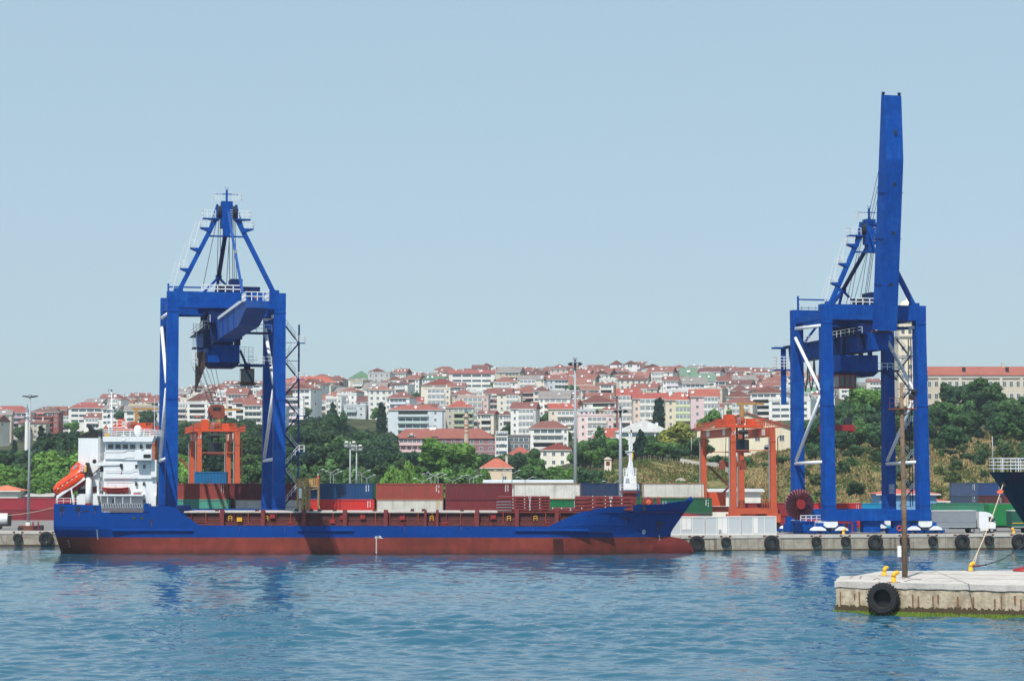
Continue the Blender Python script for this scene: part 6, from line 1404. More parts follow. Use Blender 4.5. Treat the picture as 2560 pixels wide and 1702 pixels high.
R17 = rtg(1883, 402, '17', 'orange gantry crane numbered 17 between the ship bow and right crane', R(8.5))
R15 = rtg(544, 436, '15', 'orange gantry crane numbered 15 framed by the legs of the left crane', R(12))
R11 = rtg(331, 432, '11', 'orange gantry crane numbered 11 rising behind the white bridge', R(12))
def rtg_spreader(base, off, label, wd=4.2):
    bpy.context.view_layer.update(); p_ = base.matrix_world @ Vector(off)
    t = thing('spreader', label, 'spreader', p_, base.rotation_euler.z)
    m = MB(); m.box(-wd / 2, wd / 2, -.6, .6, 0, .9); m.build('beam', 'spreader_rust', t)
    for s in (-1, 1):
        m = MB(); m.prism([(s * wd / 2 - .5, -.6), (s * wd / 2 + .5, -.6), (s * wd / 2 + .4, .9), (s * wd / 2, 1.3), (s * wd / 2 - .4, .9)], -.7, .7); m.build('end_frame', 'spreader_rust', t)
        m = MB(); m.tube([(s * wd * .35, 0, .9), (s * wd * .3, 0, 17.5 - off[2])], .06, 4); m.build('hoist_rope', 'cable', t)
rtg_spreader(R17, (-1.6, 9, 12.0), 'rusty spreader hanging inside the orange gantry crane numbered 17')
rtg_spreader(R15, (-.2, 9, 7.4), 'rusty spreader under the orange gantry crane numbered 15', 4.6)
# red crawler crane seen through the gantry
t = thing('mobile_crane', 'red lattice mobile crane seen through the gantry numbered 15', 'mobile crane', (cX(540, 462), 462, QZ))
m = MB(); m.box(-2.2, 2.6, -1.3, 1.3, 6.6, 8.6); m.build('body', 'red', t)
m = MB(); m.box(1.6, 2.9, -1.2, 1.2, 8.6, 9.6); m.build('counterweight', 'spreader_rust', t)
for e in (-1, 1):
    m = MB(); m.box(-2.6, 2.6, e * 1.6 - .4, e * 1.6 + .4, 4.9, 6.0); m.build('track', 'dark', t)
m = MB(); m.box(-1.6, 1.8, -1.2, 1.2, 0, 6.6); m.build('undercarriage', 'dark', t)
m = MB(); a, b = Vector((-1.6, 0, 7.6)), Vector((-7.8, 0, 14.2))
for yy in (-.45, .45):
    for zz in (-.4, .4): m.bar(a + Vector((0, yy, zz)), b + Vector((0, yy * .5, zz * .5)), .1)
for i in range(12):
    p_, q_ = a.lerp(b, i / 12), a.lerp(b, (i + 1) / 12); m.bar(p_ + Vector((0, -.45, -.4)), q_ + Vector((0, -.45, .4)), .07)
m.build('lattice_boom', 'red', t)
# ------------------------------------------------------------------ masts and street lamps
def highmast(px, ytop, D, r, label, head, zb=QZ, m_='steel_grey'):
    p_ = P(px, ytop, D); h = p_.z - zb; X = cX(px, D)
    t = thing('light_mast', label, 'light mast', (X, D, zb))
    m = MB(); m.tube([(0, 0, -.2), (0, 0, h * .5), (0, 0, h)], [r, r * .75, r * .45], 12); m.build('pole', m_, t, True)
    if head == 'ring':
        m = MB(); m.lathe([(.3, 0), (1.2, .05), (1.2, .2), (.3, .25)], c=(0, 0, h - 1.1), n=16); m.build('lamp_ring', 'steel_grey', t)
        for i in range(8):
            a = i * math.pi / 4; m = MB(); m.hexa([(1.0 * math.cos(a) - .25, 1.0 * math.sin(a) - .25, h - 1.45), (1.0 * math.cos(a) + .25, 1.0 * math.sin(a) - .25, h - 1.45), (1.0 * math.cos(a) + .25, 1.0 * math.sin(a) + .25, h - 1.45), (1.0 * math.cos(a) - .25, 1.0 * math.sin(a) + .25, h - 1.45)], [(1.3 * math.cos(a) - .2, 1.3 * math.sin(a) - .2, h - 1.1), (1.3 * math.cos(a) + .2, 1.3 * math.sin(a) - .2, h - 1.1), (1.3 * math.cos(a) + .2, 1.3 * math.sin(a) + .2, h - 1.1), (1.3 * math.cos(a) - .2, 1.3 * math.sin(a) + .2, h - 1.1)]); m.build('floodlight', 'dark', t)
        m = MB(); m.box(-.45, .45, -.45, .45, h - .4, h); m.build('winch_head', 'steel_grey', t)
    elif head == 'tee':
        for s in (-1, 1):
            m = MB(); m.prism([(s * .15, h - .3), (s * 1.4, h - .1), (s * 1.4, h + .1), (s * .15, h)], -.4, .4); m.build('floodlight', 'dark', t)
        m = MB(); m.box(-.25, .25, -.25, .25, h - .2, h + .25); m.build('head', 'steel_grey', t)
    elif head == 'cage':
        for s in (-1, 1):
            for z in (0, .8): m = MB(); m.lathe([(.3, 0), (.42, .1), (.3, .35)], c=(s * .8, 0, h - 1.1 + z), n=10); m.build('floodlight', 'frame_white', t)
        m = MB(); m.box(-1.3, 1.3, -.4, .4, h - 1.3, h - 1.2); m.build('platform', 'steel_grey', t)
        m = MB(); m.rail([(-1.3, -.4, h - 1.2), (1.3, -.4, h - 1.2)], .9, .6, .04); m.build('railing', 'steel_grey', t)
    return t
t = highmast(75, 990, 402, .3, 'floodlight mast with a cage near its top at the far left', 'tee')
m = MB(); m.rail([(-.9, -.6, 20.5), (.9, -.6, 20.5), (.9, .6, 20.5), (-.9, .6, 20.5), (-.9, -.6, 20.5)], 1.4, .6, .04, 2); m.build('service_cage', 'steel_grey', t)
m = MB(); m.box(-1.7, 1.6, -.9, .9, .0, .9); m.build('plinth', 'rust', t)
for x in (-1.3, 1.4, 2.3): m = MB(); m.box(x - .5, x + .5, -1, .6, 0, .75 + .1 * x); m.build('mooring_gear', 'dark', t)
for x in (1.1, 2.1): m = MB(); m.tube([(x, -1, 0), (x, -1, 1.6)], .14, 8); m.build('hydrant', 'red', t)
m = MB(); m.box(-.4, .4, -.5, .5, .9, 1.5); m.build('junction_box', 'frame_white', t)
highmast(1438, 894, 412, .42, 'tallest grey floodlight mast with a ring of lamps right of centre', 'ring')
highmast(1551, 1012, 408, .46, 'floodlight mast directly left of the white foremast', 'ring')
highmast(876, 1103, 470, .3, 'left one of two grey lamp masts above the royal blue container', 'cage')
highmast(892, 1112, 476, .28, 'right one of two grey lamp masts above the royal blue container', 'cage')
highmast(2480, 1090, 540, .2, 'thin grey lamp post on the bank above the navy bow', 'none', terr(2480, 540))
highmast(1728, 1092, 600, .14, 'thin lamp post among the trees left of the gantry numbered 17', 'none', terr(1728, 600))
highmast(2007, 1200, 470, .12, 'short lamp post seen between the left legs of the right crane', 'none')
def street_lamp(px, ytop, D, label, zb=QZ, arms=2):
    p_ = P(px, ytop, D); h = p_.z - zb
    t = thing('street_lamp', label, 'street lamp', (cX(px, D), D, zb), 0, 'street lamps along the road behind the yard')
    m = MB(); m.tube([(0, 0, -.1), (0, 0, h - .8)], [.12, .08], 8); m.build('pole', 'steel_grey', t)
    for s in ((-1, 1) if arms == 2 else (1,)):
        m = MB(); m.tube([(0, 0, h - .85), (s * .5, 0, h - .6), (s * 1.4, 0, h - .15)], .05, 6); m.build('arm', 'steel_grey', t)
        m = MB(); m.hexa([(s * 1.65 - .36, -.12, h - .16), (s * 1.65 + .36, -.12, h - .1), (s * 1.65 + .36, .12, h - .1), (s * 1.65 - .36, .12, h - .16)], [(s * 1.65 - .3, -.08, h - .04), (s * 1.65 + .25, -.08, h), (s * 1.65 + .25, .08, h), (s * 1.65 - .3, .08, h - .04)]); m.build('lamp_head', 'steel_grey', t)
for px, y, D, n in ((827, 1172, 472, 'left of the twin lamp masts'), (835, 1177, 486, 'half behind another one left of the twin lamp masts'), (905, 1174, 470, 'just right of the twin lamp masts'), (918, 1186, 478, 'above the right end of the royal blue container'), (1056, 1194, 474, 'lowest above the rust brown container amidships'),
                    (1078, 1183, 470, 'leftmost of three in front of the big plane tree'), (1088, 1180, 484, 'middle of three in front of the big plane tree'), (1096, 1184, 476, 'rightmost of three in front of the big plane tree'), (1132, 1193, 474, 'above the left end of the dark maroon container amidships'), (1174, 1188, 480, 'right of the big plane tree'), (1184, 1186, 470, 'above the middle of the dark maroon container amidships'),
                    (1257, 1174, 474, 'left one of two by the small red roofed house'), (1280, 1174, 468, 'right one of two by the small red roofed house'), (1313, 1191, 472, 'above the white container amidships'), (1528, 1201, 470, 'above the navy container left of the foremast')):
    street_lamp(px, y, D, 'double armed street lamp ' + n)
# ------------------------------------------------------------------ lorries
def lorry(loc, rz, trailer_col, cab_col, label, trailer_first=True, stripe=None):
    t = thing('lorry', label, 'lorry', loc, rz)
    L = 13.4
    tr = MB(); tr.box(-L - 3.3, -3.3, -1.25, 1.25, 1.15, 3.95); tb = tr.build('trailer_box', 'tint', t, color=rgb(*trailer_col))
    m = MB(); m.box(-L - 3.35, -3.25, -1.3, 1.3, 3.95, 4.05); m.build('trailer_roof', 'frame_white', tb)
    m = MB(); m.box(-L - 3.3, -3.3, -1.28, -1.2, 1.0, 1.2); m.build('side_rail', 'steel_grey', tb)
    if stripe: m = MB(); m.box(-L - 3.2, -3.5, -1.27, -1.25, 1.75, 1.87); m.build('stripe', stripe, tb)
    else: m = MB(); m.box(-L - 3.2, -3.5, -1.265, -1.25, 2.0, 2.02); m.build('seam', 'dark', tb)
    m = MB(); m.box(-L - 3, -.2, -.5, .5, .75, 1.1); m.build('chassis', 'dark', t)
    for x in (-L - .2, -L + 1.1, -L + 2.4, -4.0, -.35):
        for y in (-1.0, 1.0):
            w = MB(); w.lathe([(.25, -.18), (.48, -.17), (.5, 0), (.48, .17), (.25, .18)], c=(x, y, .5), n=16, axis='y'); wo = w.build('wheel', 'rubber', t)
            r_ = MB(); r_.lathe([(.05, -.02), (.26, -.02), (.26, .02), (.05, .02)], c=(x, y - .19 if y < 0 else y + .19, .5), n=12, axis='y'); r_.build('rim', 'steel_grey', wo)
    m = MB(); m.box(-L, -L + 5, -1.2, -1.1, .5, .95); m.build('side_guard', 'steel_grey', t)
    cb = MB(); cb.prism([(-2.7, .9), (.35, .75), (.4, 1.6), (.25, 2.2), (-.05, 3.1), (-.6, 3.55), (-1.4, 3.8), (-2.7, 3.85)], -1.2, 1.2); c_ = cb.build('cab', 'tint', t, color=rgb(*cab_col))
    m = MB(); m.prism([(-.95, 2.0), (.0, 2.0), (-.25, 2.85), (-.95, 2.95)], -1.23, -1.19); m.build('side_window', 'glass', c_)
    m = MB(); m.hexa([(.27, -1.1, 2.05), (.32, -1.1, 2.05), (.32, 1.1, 2.05), (.27, 1.1, 2.05)], [(-.02, -1.0, 3.1), (.05, -1.0, 3.1), (.05, 1.0, 3.1), (-.02, 1.0, 3.1)]); m.build('windscreen', 'glass', c_)
    m = MB(); m.box(-.85, .25, -1.24, -1.2, .95, 1.9); m.build('door', 'tint', c_, color=rgb(*[min(255, v + 6) for v in cab_col]))
    m = MB(); m.box(.36, .5, -1.2, 1.2, .4, 1.0); m.build('bumper', 'dark', c_)
    m = MB(); m.box(-2.5, -1.0, -1.22, -.7, .45, 1.0); m.build('fuel_tank', 'frame_white', t)
    for y in (-.9, .9): m = MB(); m.box(.42, .5, y - .18, y + .18, .75, .95); m.build('headlight', 'frame_white', c_)
    m = MB(); m.box(-.1, .12, -1.5, -1.25, 2.2, 2.8); m.build('mirror', 'dark', c_)
    return t
Xc = cX(2484, 379); lorry((Xc, quay_D(Xc) + 4.2, QZ), R(9), (132, 138, 146), (232, 234, 238), 'lorry with grey curtain trailer and white cab on the right quay')
Xc = cX(2484, 379) + 19.6; lorry((Xc, quay_D(Xc) + 2.2, QZ), R(9), (14, 84, 66), (200, 60, 50), 'lorry with dark green curtain trailer at the right edge', stripe='yellow')
Xc = cX(2478, 390); t = thing('box_trailer', 'bright green box trailer behind the white lorry cab', 'trailer', (Xc, 393, QZ), R(9))
m = MB(); m.box(0, 12, 0, 2.5, 1.1, 5.0); m.build('box', 'tint', t, color=rgb(16, 120, 62))
m = MB(); m.box(.2, 11.8, .3, 2.2, .7, 1.1); m.build('chassis', 'dark', t)
for x in (8, 9.3, 10.6): m = MB(); m.lathe([(.25, -.18), (.5, 0), (.25, .18)], c=(x, .4, .5), n=14, axis='y'); m.build('wheel', 'rubber', t)
# tanker at the left edge
t = thing('tank_trailer', 'white tank trailer cut off by the left edge on the quay', 'trailer', (cX(-52, 412), 412, QZ))
m = MB(); m.lathe([(.3, 0), (.9, .1), (1.15, .4), (1.15, 5.8), (.9, 6.1), (.3, 6.2)], c=(0, 0, 1.9), n=20, axis='x'); m.build('tank', 'white', t, True)
m = MB(); m.box(0, 6.2, -.9, .9, .6, .95); m.build('frame', 'black', t)
m = MB(); m.box(6.05, 6.3, -1.1, 1.1, .6, 3.0); m.build('rear_frame', 'black', t)
for x in (1.2, 4.6): m = MB(); m.lathe([(.2, -.2), (.48, 0), (.2, .2)], c=(x, -.9, .5), n=14, axis='y'); m.build('wheel', 'rubber', t)
# thin stern line of the ship to the left
t = thing('mooring_rope', 'thin white stern line from the blue ship to the left quay', 'rope', (0, 0, 0))
m = MB(); m.tube(sag(P(133, 1268, 357), P(-30, 1287, 398), 10, .5), .05, 5); m.build('rope', 'rope', t)
# ------------------------------------------------------------------ town on the hill
UM = {}
m = MB(); m.box(-.5, .5, -.06, .02, -.5, .5); m.mi(1); m.box(-.42, -.03, -.09, -.05, -.42, .42); m.box(.03, .42, -.09, -.05, -.42, .42); UM['window'] = m.mesh('window', ['frame_white', 'house_glass'])
m = MB(); m.box(-.5, .5, -.04, .02, -.5, .5); m.mi(1)
for i in range(4): m.box(-.49 + .25 * i, -.27 + .25 * i, -.07, -.03, -.44, .44)
UM['band'] = m.mesh('window_band', ['frame_white', 'house_glass'])
m = MB(); m.box(-.5, .5, -.04, .02, -.5, .5); m.mi(1)
for i in range(4): m.box(-.49 + .25 * i, -.28 + .25 * i, -.07, -.03, -.42, .42)
UM['glazed'] = m.mesh('glazed_balcony', ['frame_white', 'curtain_glass'])
m = MB(); m.box(-.5, .5, -1, 0, 0, .16); m.box(-.5, .5, -1, -.9, .16, 1); m.box(-.5, -.47, -.9, 0, .16, 1); m.box(.47, .5, -.9, 0, .16, 1); UM['balcony'] = m.mesh('balcony', 'wall')
m = MB(); m.box(-.5, .5, -.02, .02, -.5, .5); UM['recess_shade'] = m.mesh('recess_shade', 'dark')  # flat dark sheet standing in for shadow inside an open balcony
m = MB(); m.hexa([(-.5, -1, -.5), (.5, -1, -.5), (.5, 0, -.02), (-.5, 0, -.02)], [(-.5, -1, -.44), (.5, -1, -.44), (.5, 0, .04), (-.5, 0, .04)]); UM['awning'] = m.mesh('awning', 'tint')
m = MB(); m.box(-.4, .4, -.4, .4, -.5, 1.6); m.box(-.5, .5, -.5, .5, 1.6, 1.75); UM['chimney'] = m.mesh('chimney', 'wall')
m = MB(); m.lathe([(.03, .0), (.3, -.06), (.55, -.22), (.57, -.22), (.3, -.02), (.03, .03)], n=10, axis='y'); m.bar((0, 0, 0), (0, .2, -.7), .07); UM['dish'] = m.mesh('satellite_dish', 'white_plain')
m = MB(); m.bar((0, 0, 0), (0, 0, 2.6), .06)
for i in range(3): m.bar((-.6 + .1 * i, 0, 2.5 - .3 * i), (.6 - .1 * i, 0, 2.5 - .3 * i), .04)
UM['aerial'] = m.mesh('aerial', 'steel_grey')
WALLS = [((236, 235, 232), 'white', 14), ((228, 221, 208), 'cream', 6), ((200, 190, 174), 'beige', 3), ((190, 190, 190), 'pale grey', 4), ((214, 190, 182), 'pink', 3), ((222, 206, 174), 'pale yellow', 1.2), ((200, 206, 212), 'pale blue', 2), ((204, 210, 196), 'pale green', .6), ((150, 92, 84), 'brick red', 1)]  # wall colours paled to stand in for part of the distance haze
ROOFS = [((136, 86, 76), 'red', 8), ((126, 78, 71), 'red', 6), ((146, 98, 86), 'orange', 4), ((106, 70, 67), 'maroon', 3), ((136, 130, 126), 'grey', 4), ((90, 128, 100), 'green', 0.3)]
def pick(rs, lst):
    t = sum(x[2] for x in lst); r_ = rs.uniform(0, t)
    for x in lst:
        r_ -= x[2]
        if r_ <= 0: return x
    return lst[-1]
def unit(kind, parent, loc, sc, color=None, rz=0, name=None):
    o = obj(name or {'band': 'window_band', 'glazed': 'glazed_balcony', 'dish': 'satellite_dish'}.get(kind, kind), UM[kind], parent, color, loc, rz); o.scale = sc; return o
NUMW = {1: 'single', 2: 'two', 3: 'three', 4: 'four', 5: 'five', 6: 'six'}
def roof_mesh(kind, w_, d, h, ov=.5):
    m = MB(); x, y = w_ / 2 + ov, d / 2 + ov
    if kind == 'hip':
        r_ = max(.3, x - y * .9) if x > y else .3; ry = max(0, y - x * .9) if y > x else 0
        a, b = (-r_, -ry, h), (r_, ry, h)
        B = [(-x, -y, 0), (x, -y, 0), (x, y, 0), (-x, y, 0)]
        if ry == 0: m.poly([B[0], B[1], b, a]); m.poly([B[1], B[2], b]); m.poly([B[2], B[3], a, b]); m.poly([B[3], B[0], a])
        else: m.poly([B[0], B[1], a]); m.poly([B[1], B[2], b, a]); m.poly([B[2], B[3], b]); m.poly([B[3], B[0], a, b])
        m.poly(B[::-1])
    elif kind == 'gable':      # ridge along x
        m.prism([(-y, 0), (y, 0), (0, h)], -x, x, 'x')
    elif kind == 'front':      # gable end faces the viewer
        m.prism([(-x, 0), (x, 0), (0, h)], -y, y, 'y')
    elif kind == 'mono':
        m.prism([(-y, 0), (y, h * .8), (y, h * .8 - .2), (-y, -.2)], -x, x, 'x')
    else:
        m.box(-w_ / 2 - .15, w_ / 2 + .15, -d / 2 - .15, d / 2 + .15, -.1, .15); m.box(-w_ / 2 - .1, w_ / 2 + .1, -d / 2 - .1, -d / 2 + .1, .15, .9); m.box(w_ / 2 - .1, w_ / 2 + .1, -d / 2 + .1, d / 2 + .1, .15, .9); m.box(-w_ / 2 - .1, -w_ / 2 + .1, -d / 2 + .1, d / 2 + .1, .15, .9)
    return m
def house(X, D, z, w_, d, fl, roof, wc, rc, rz, label, rs, style=None, fh=2.95, group='houses on the hillside', name='house', dishes=None, rh=None, side=True):
    t = thing(name, label, 'house', (X, D, z), rz, group)
    H = fl * fh
    m = MB(); m.box(-w_ / 2, w_ / 2, -d / 2, d / 2, -6, H); m.build('wall', 'wall', t, color=rgb(*wc))
    rh = rh or min(w_, d) * rs.uniform(.22, .33)
    rm_ = roof_mesh(roof, w_, d, rh)
    ro = rm_.build('roof', 'roof_tile' if roof != 'flat' else 'wall', t, color=rgb(*((rc[0] * .8, rc[1] * .84, rc[2] * .92) if rc[0] > 178 and rc[1] < 130 else (rc[0] * .9, rc[1] * .96, rc[2]) if rc[0] > 150 and rc[1] < 110 else rc)) if roof != 'flat' else rgb(*[max(0, v - 14) for v in wc]), loc=(0, 0, H + .02))
    if roof in ('hip', 'gable', 'front'):
        m = MB(); m.box(-w_ / 2 - .5, w_ / 2 + .5, -d / 2 - .52, -d / 2 - .42, H - .22, H - .02); m.build('eave_fascia', 'frame_white', t)
    y = -d / 2
    style = style if style is not None else rs.choice([0, 1, 1, 1, 2, 2, 2, 3])
    bc = rgb(*[min(255, int(v * rs.uniform(.93, 1.06))) for v in wc]) if rs.random() < .5 else rgb(234, 232, 228)
    if style == 0:
        n = max(2, int(w_ / 3.0))
        for f in range(fl):
            for i in range(n): unit('window', t, (-w_ / 2 + w_ * (i + .5) / n, y, f * fh + 1.6), (1.35, 1, 1.5))
    elif style == 1:          # balcony strip over most of the front
        bw = w_ * rs.uniform(.55, .8); bx = rs.uniform(-.5, .5) * (w_ - bw)
        for f in range(fl):
            unit('balcony', t, (bx, y, f * fh - .1), (bw, 1.2, 1.05), bc)
            unit(rs.choice(['band', 'recess_shade', 'band', 'glazed']), t, (bx, y, f * fh + 1.55), (bw * .96, 1, 1.9))
            sx = -w_ / 2 + (bx - bw / 2 + w_ / 2) / 2 if bx > 0 else w_ / 2 - (w_ / 2 - bx - bw / 2) / 2
            if w_ - bw > 2.5: unit('window', t, (sx, y, f * fh + 1.6), (1.1, 1, 1.4))
            if rs.random() < .16: unit('awning', t, (bx + rs.uniform(-.2, .2) * bw, y - .3, f * fh + 2.5), (bw * .4, 1.3, 1.0), rgb(*rs.choice([(240, 240, 236), (232, 226, 210), (214, 120, 110), (90, 130, 180)])))
    elif style == 2:          # projecting glazed bay
        bw = w_ * rs.uniform(.45, .7); bx = rs.uniform(-.4, .4) * (w_ - bw)
        for f in range(fl):
            if f:
                unit('balcony', t, (bx, y, f * fh - .1), (bw, 1.1, 1.0), bc); unit('glazed', t, (bx, y - 1.0, f * fh + 1.75), (bw, 1, 1.75))
            else: unit('band', t, (bx, y, f * fh + 1.5), (bw, 1, 1.6))
            for sx in (-1, 1):
                gap = w_ / 2 - abs(bx + sx * bw / 2) if (bx * sx) > 0 else w_ / 2 + abs(bx) - bw / 2
                if gap > 2.0: unit('window', t, (bx + sx * (bw / 2 + gap / 2), y, f * fh + 1.6), (1.1, 1, 1.4))
    else:                     # wide bands of windows
        for f in range(fl): unit('band', t, (0, y, f * fh + 1.65), (w_ * .86, 1, 1.45))
    if side and fl > 2:
        for f in range(1, fl):
            if rs.random() < .5: unit('window', t, (w_ / 2, rs.uniform(-.25, .25) * d, f * fh + 1.6), (1.2, 1, 1.4), rz=math.pi / 2)
    zc = H + (rh * .5 if roof != 'flat' else .15)
    if rs.random() < .8: unit('chimney', t, (rs.uniform(-.35, .35) * w_, rs.uniform(-.1, .3) * d, zc), (rs.uniform(.8, 1.3), 1, rs.uniform(.9, 1.3)), rgb(206, 196, 186))
    for k in range(dishes if dishes is not None else rs.choice([1, 2, 3, 4, 5])):
        unit('dish', t, (rs.uniform(-.45, .45) * w_, rs.uniform(-.45, .05) * d, H + rh * .62 if roof != 'flat' else H + 1.0), (1.25, 1.25, 1.25), rz=rs.uniform(-.9, .6))
    if rs.random() < .25: unit('aerial', t, (rs.uniform(-.3, .3) * w_, 0, zc + .3), (1, 1, 1))
    return t
TOWNLIM = [(-60, 1118), (60, 1112), (130, 1092), (190, 1082), (260, 1076), (400, 1070), (430, 1060), (560, 1052), (640, 1066), (700, 1086), (760, 1066), (800, 1044), (860, 1052), (930, 1052), (985, 1086), (1100, 1086), (1240, 1098), (1330, 1118), (1400, 1130), (1480, 1106), (1560, 1090), (1640, 1068), (1760, 1072), (1850, 1058), (1990, 1050), (2080, 1030), (2096, 900), (2600, 900)]
placed = []      # hand-built ones claim their ground first: (X, D, radius)
def clear(X, D, r_): return all((X - a) ** 2 + ((D - b) * .55) ** 2 > (r_ + c) ** 2 for a, b, c in placed)
def special(px, D, w_, d, fl, roof, wc, rc, label, rz=0, ybase=None, seed=1, **kw):
    z = terr(px, D) if ybase is None else zat(ybase, D)
    X = (px - 1280) * D / FPX; placed.append((X, D, w_ * .5))
    return house(X, D, z, w_, d, fl, roof, wc, rc, rz, label, random.Random(seed), **kw)
# pink hotel: two wings under one red roof
W5 = rgb(236, 232, 230)
def hotel():
    D = 900; s = FPX / D
    X0, X1 = cX(988, D), cX(1238, D); z0 = zat(1168, D); H = zat(1096, D) - z0
    placed.append(((X0 + X1) / 2 - 8, D, 12)); placed.append(((X0 + X1) / 2 + 8, D, 14))
    t = thing('hotel', 'long pink hotel with red hipped roof behind the big plane tree', 'hotel', (X0, D, z0))
    L = X1 - X0; wl = cX(1075, D) - X0
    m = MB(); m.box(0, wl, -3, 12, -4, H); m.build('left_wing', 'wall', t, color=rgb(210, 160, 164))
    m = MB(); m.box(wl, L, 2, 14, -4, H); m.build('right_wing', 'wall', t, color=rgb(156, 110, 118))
    m = MB(); m.poly([(-.6, -3.7, 0), (wl + .6, -3.7, 0), (wl - 2, 5, 4.2), (4, 5, 4.2)]); m.poly([(-.6, -3.7, 0), (4, 5, 4.2), (-.6, 13, 0)]); m.poly([(wl + .6, -3.7, 0), (wl + .6, 13, 0), (wl - 2, 5, 4.2)]); m.poly([(-.6, 13, 0), (4, 5, 4.2), (wl - 2, 5, 4.2), (wl + .6, 13, 0)]); m.poly([(-.6, 13, -.01), (wl + .6, 13, -.01), (wl + .6, -3.7, -.01), (-.6, -3.7, -.01)])
    r_ = m.build('roof', 'roof_tile', t, color=rgb(146, 86, 75), loc=(0, 0, H))
    m = MB(); m.poly([(wl - 3, 1.4, 0), (L + .6, 1.4, 0), (L - 6, 8, 4.4), (wl - 3, 8, 4.4)]); m.poly([(L + .6, 1.4, 0), (L + .6, 14.6, 0), (L - 6, 8, 4.4)]); m.poly([(L + .6, 14.6, 0), (wl - 3, 14.6, 0), (wl - 3, 8, 4.4), (L - 6, 8, 4.4)]); m.build('roof', 'roof_tile', t, color=rgb(146, 86, 75), loc=(0, 0, H + .05))
    m = MB(); m.prism([(5.2, .9), (8.8, .9), (7, 2.3)], -3.0, 1.5); dm = m.build('dormer', 'wall', t, color=rgb(230, 220, 214), loc=(0, 0, H))
    unit('band', t, (7, -3.0, H + 1.25), (2.4, 1, .7))
    nb = 8
    for i in range(nb): unit('window', t, (wl * (i + .5) / nb, -3, H - 1.0), (wl / nb * .92, 1, 1.5))
    for f in range(2):
        z = H - 5.4 - f * 3.0
        unit('balcony', t, (wl / 2, -3, z - .35), (wl, 1.0, .95), rgb(232, 200, 204))
        for i in range(6): 
            unit('window', t, (wl * (i + .5) / 6, -3, z + 1.25), (1.5 if i % 2 == 0 else .9, 1, 1.7))
            m = MB(); m.box(wl * i / 6 - .08, wl * i / 6 + .08, -3.95, -3.8, z - .3, z + 2.6); m.build('pillar', 'frame_white', t)
    unit('balcony', t, (wl / 2, -3, H - 2.9), (wl + .3, 1.1, 1.0), rgb(238, 206, 210))
    n2 = 7
    for f in range(4):
        for i in range(n2): unit('window', t, (wl + (L - wl) * (i + .5) / n2, 2, H - 1.2 - 3 * f), (1.5, 1, 1.5))
        m = MB(); m.box(wl + .1, L + .1, 1.85, 2, H - 2.55 - 3 * f, H - 2.35 - 3 * f); m.build('string_course', 'frame_white', t)
    for k in (0, 1): unit('dish', t, (wl + .5 + k * 1.2, 0, H + 4.6), (1.7, 1.7, 1.7))
hotel()
t = special(1254, 880, 5.2, 11, 4, 'flat', (240, 240, 238), (0, 0, 0), 'narrow white block with blue lettered roof sign right of the pink hotel', ybase=1158, style=99, side=False, dishes=0, fh=2.75)
H_ = 11
for f in range(3): unit('window', t, (.5, -5.5, 1.6 + f * 2.9), (1.9, 1, 1.3))
m = MB(); m.box(-2.4, 2.6, -5.6, -5.5, H_ + .35, H_ + 2.2); m.build('sign_board', 'frame_white', t)
mat('sign_blue', rgb(22, 60, 150), .5, var=0)
m = MB(); m.text('ARKAS', 1.15, (.75, -5.66, H_ + 1.25)); m.build('sign_lettering', 'sign_blue', t)
m = MB(); m.prism([(-2.2, H_ + .6), (-1.5, H_ + .6), (-1.2, H_ + 1.3), (-1.6, H_ + 1.9), (-2.2, H_ + 1.7), (-1.8, H_ + 1.2)], -5.66, -5.61); m.build('sign_emblem', 'curtain_glass', t)
special(1297, 886, 9.4, 12, 4, 'flat', (124, 122, 126), (0, 0, 0), 'dark grey block standing in for the shaded side of the white sign building', ybase=1158, style=99, side=False, dishes=1, fh=2.7)  # side wall of the sign building, its shade put into the grey
special(1394, 800, 13, 10, 2, 'front', (242, 236, 222), (150, 74, 66), 'cream gabled house low on the slope left of the tallest lamp mast', ybase=1166, style=0, dishes=0, fh=3.1, rh=2.6)
special(1040, 990, 25, 14, 4, 'hip', (212, 220, 228), (196, 104, 82), 'wide pale blue apartment block above the pink hotel', ybase=1092, style=1, seed=4, fh=3.1, rh=2.4)
special(1150, 1000, 13, 12, 4, 'hip', (196, 188, 176), (200, 98, 76), 'beige house with brown glazed balconies behind the striped minaret', ybase=1082, style=1, seed=9)
special(1488, 950, 15.5, 11, 4, 'flat', (236, 214, 214), (0, 0, 0), 'white and pink striped block right of the tallest lamp mast', ybase=1112, style=2, seed=3, fh=3.2)
special(1407, 970, 13, 11, 3, 'gable', (226, 216, 200), (204, 98, 74), 'cream house with red roof directly left of the tallest lamp mast', ybase=1082, style=1, seed=8, fh=3.6)
special(1720, 1180, 9, 10, 3, 'gable', (226, 224, 216), (104, 134, 114), 'house with steep green roof on the right part of the hill', ybase=985, style=0, seed=5, fh=3.2, rh=5)
special(1758, 1175, 13, 10, 2, 'gable', (236, 234, 226), (104, 134, 114), 'long green roofed house beside the steep green roof', ybase=985, style=3, seed=6, fh=3.6, rh=4)
special(905, 1330, 16, 14, 2, 'front', (236, 234, 230), (120, 160, 130), 'white gabled hall with green roof edge on the skyline left', ybase=972, style=99, seed=6, dishes=0, rh=5, fh=3)
special(775, 1280, 32, 14, 3, 'hip', (150, 132, 120), (214, 108, 78), 'long low building under an orange roof on the left skyline', ybase=992, style=3, seed=7, dishes=1, fh=2.8, rh=4)
special(1075, 1160, 34, 12, 3, 'hip', (226, 222, 214), (186, 84, 72), 'long white building with red roof in the middle of the town', ybase=1050, style=3, seed=12, fh=3.2, rh=3)
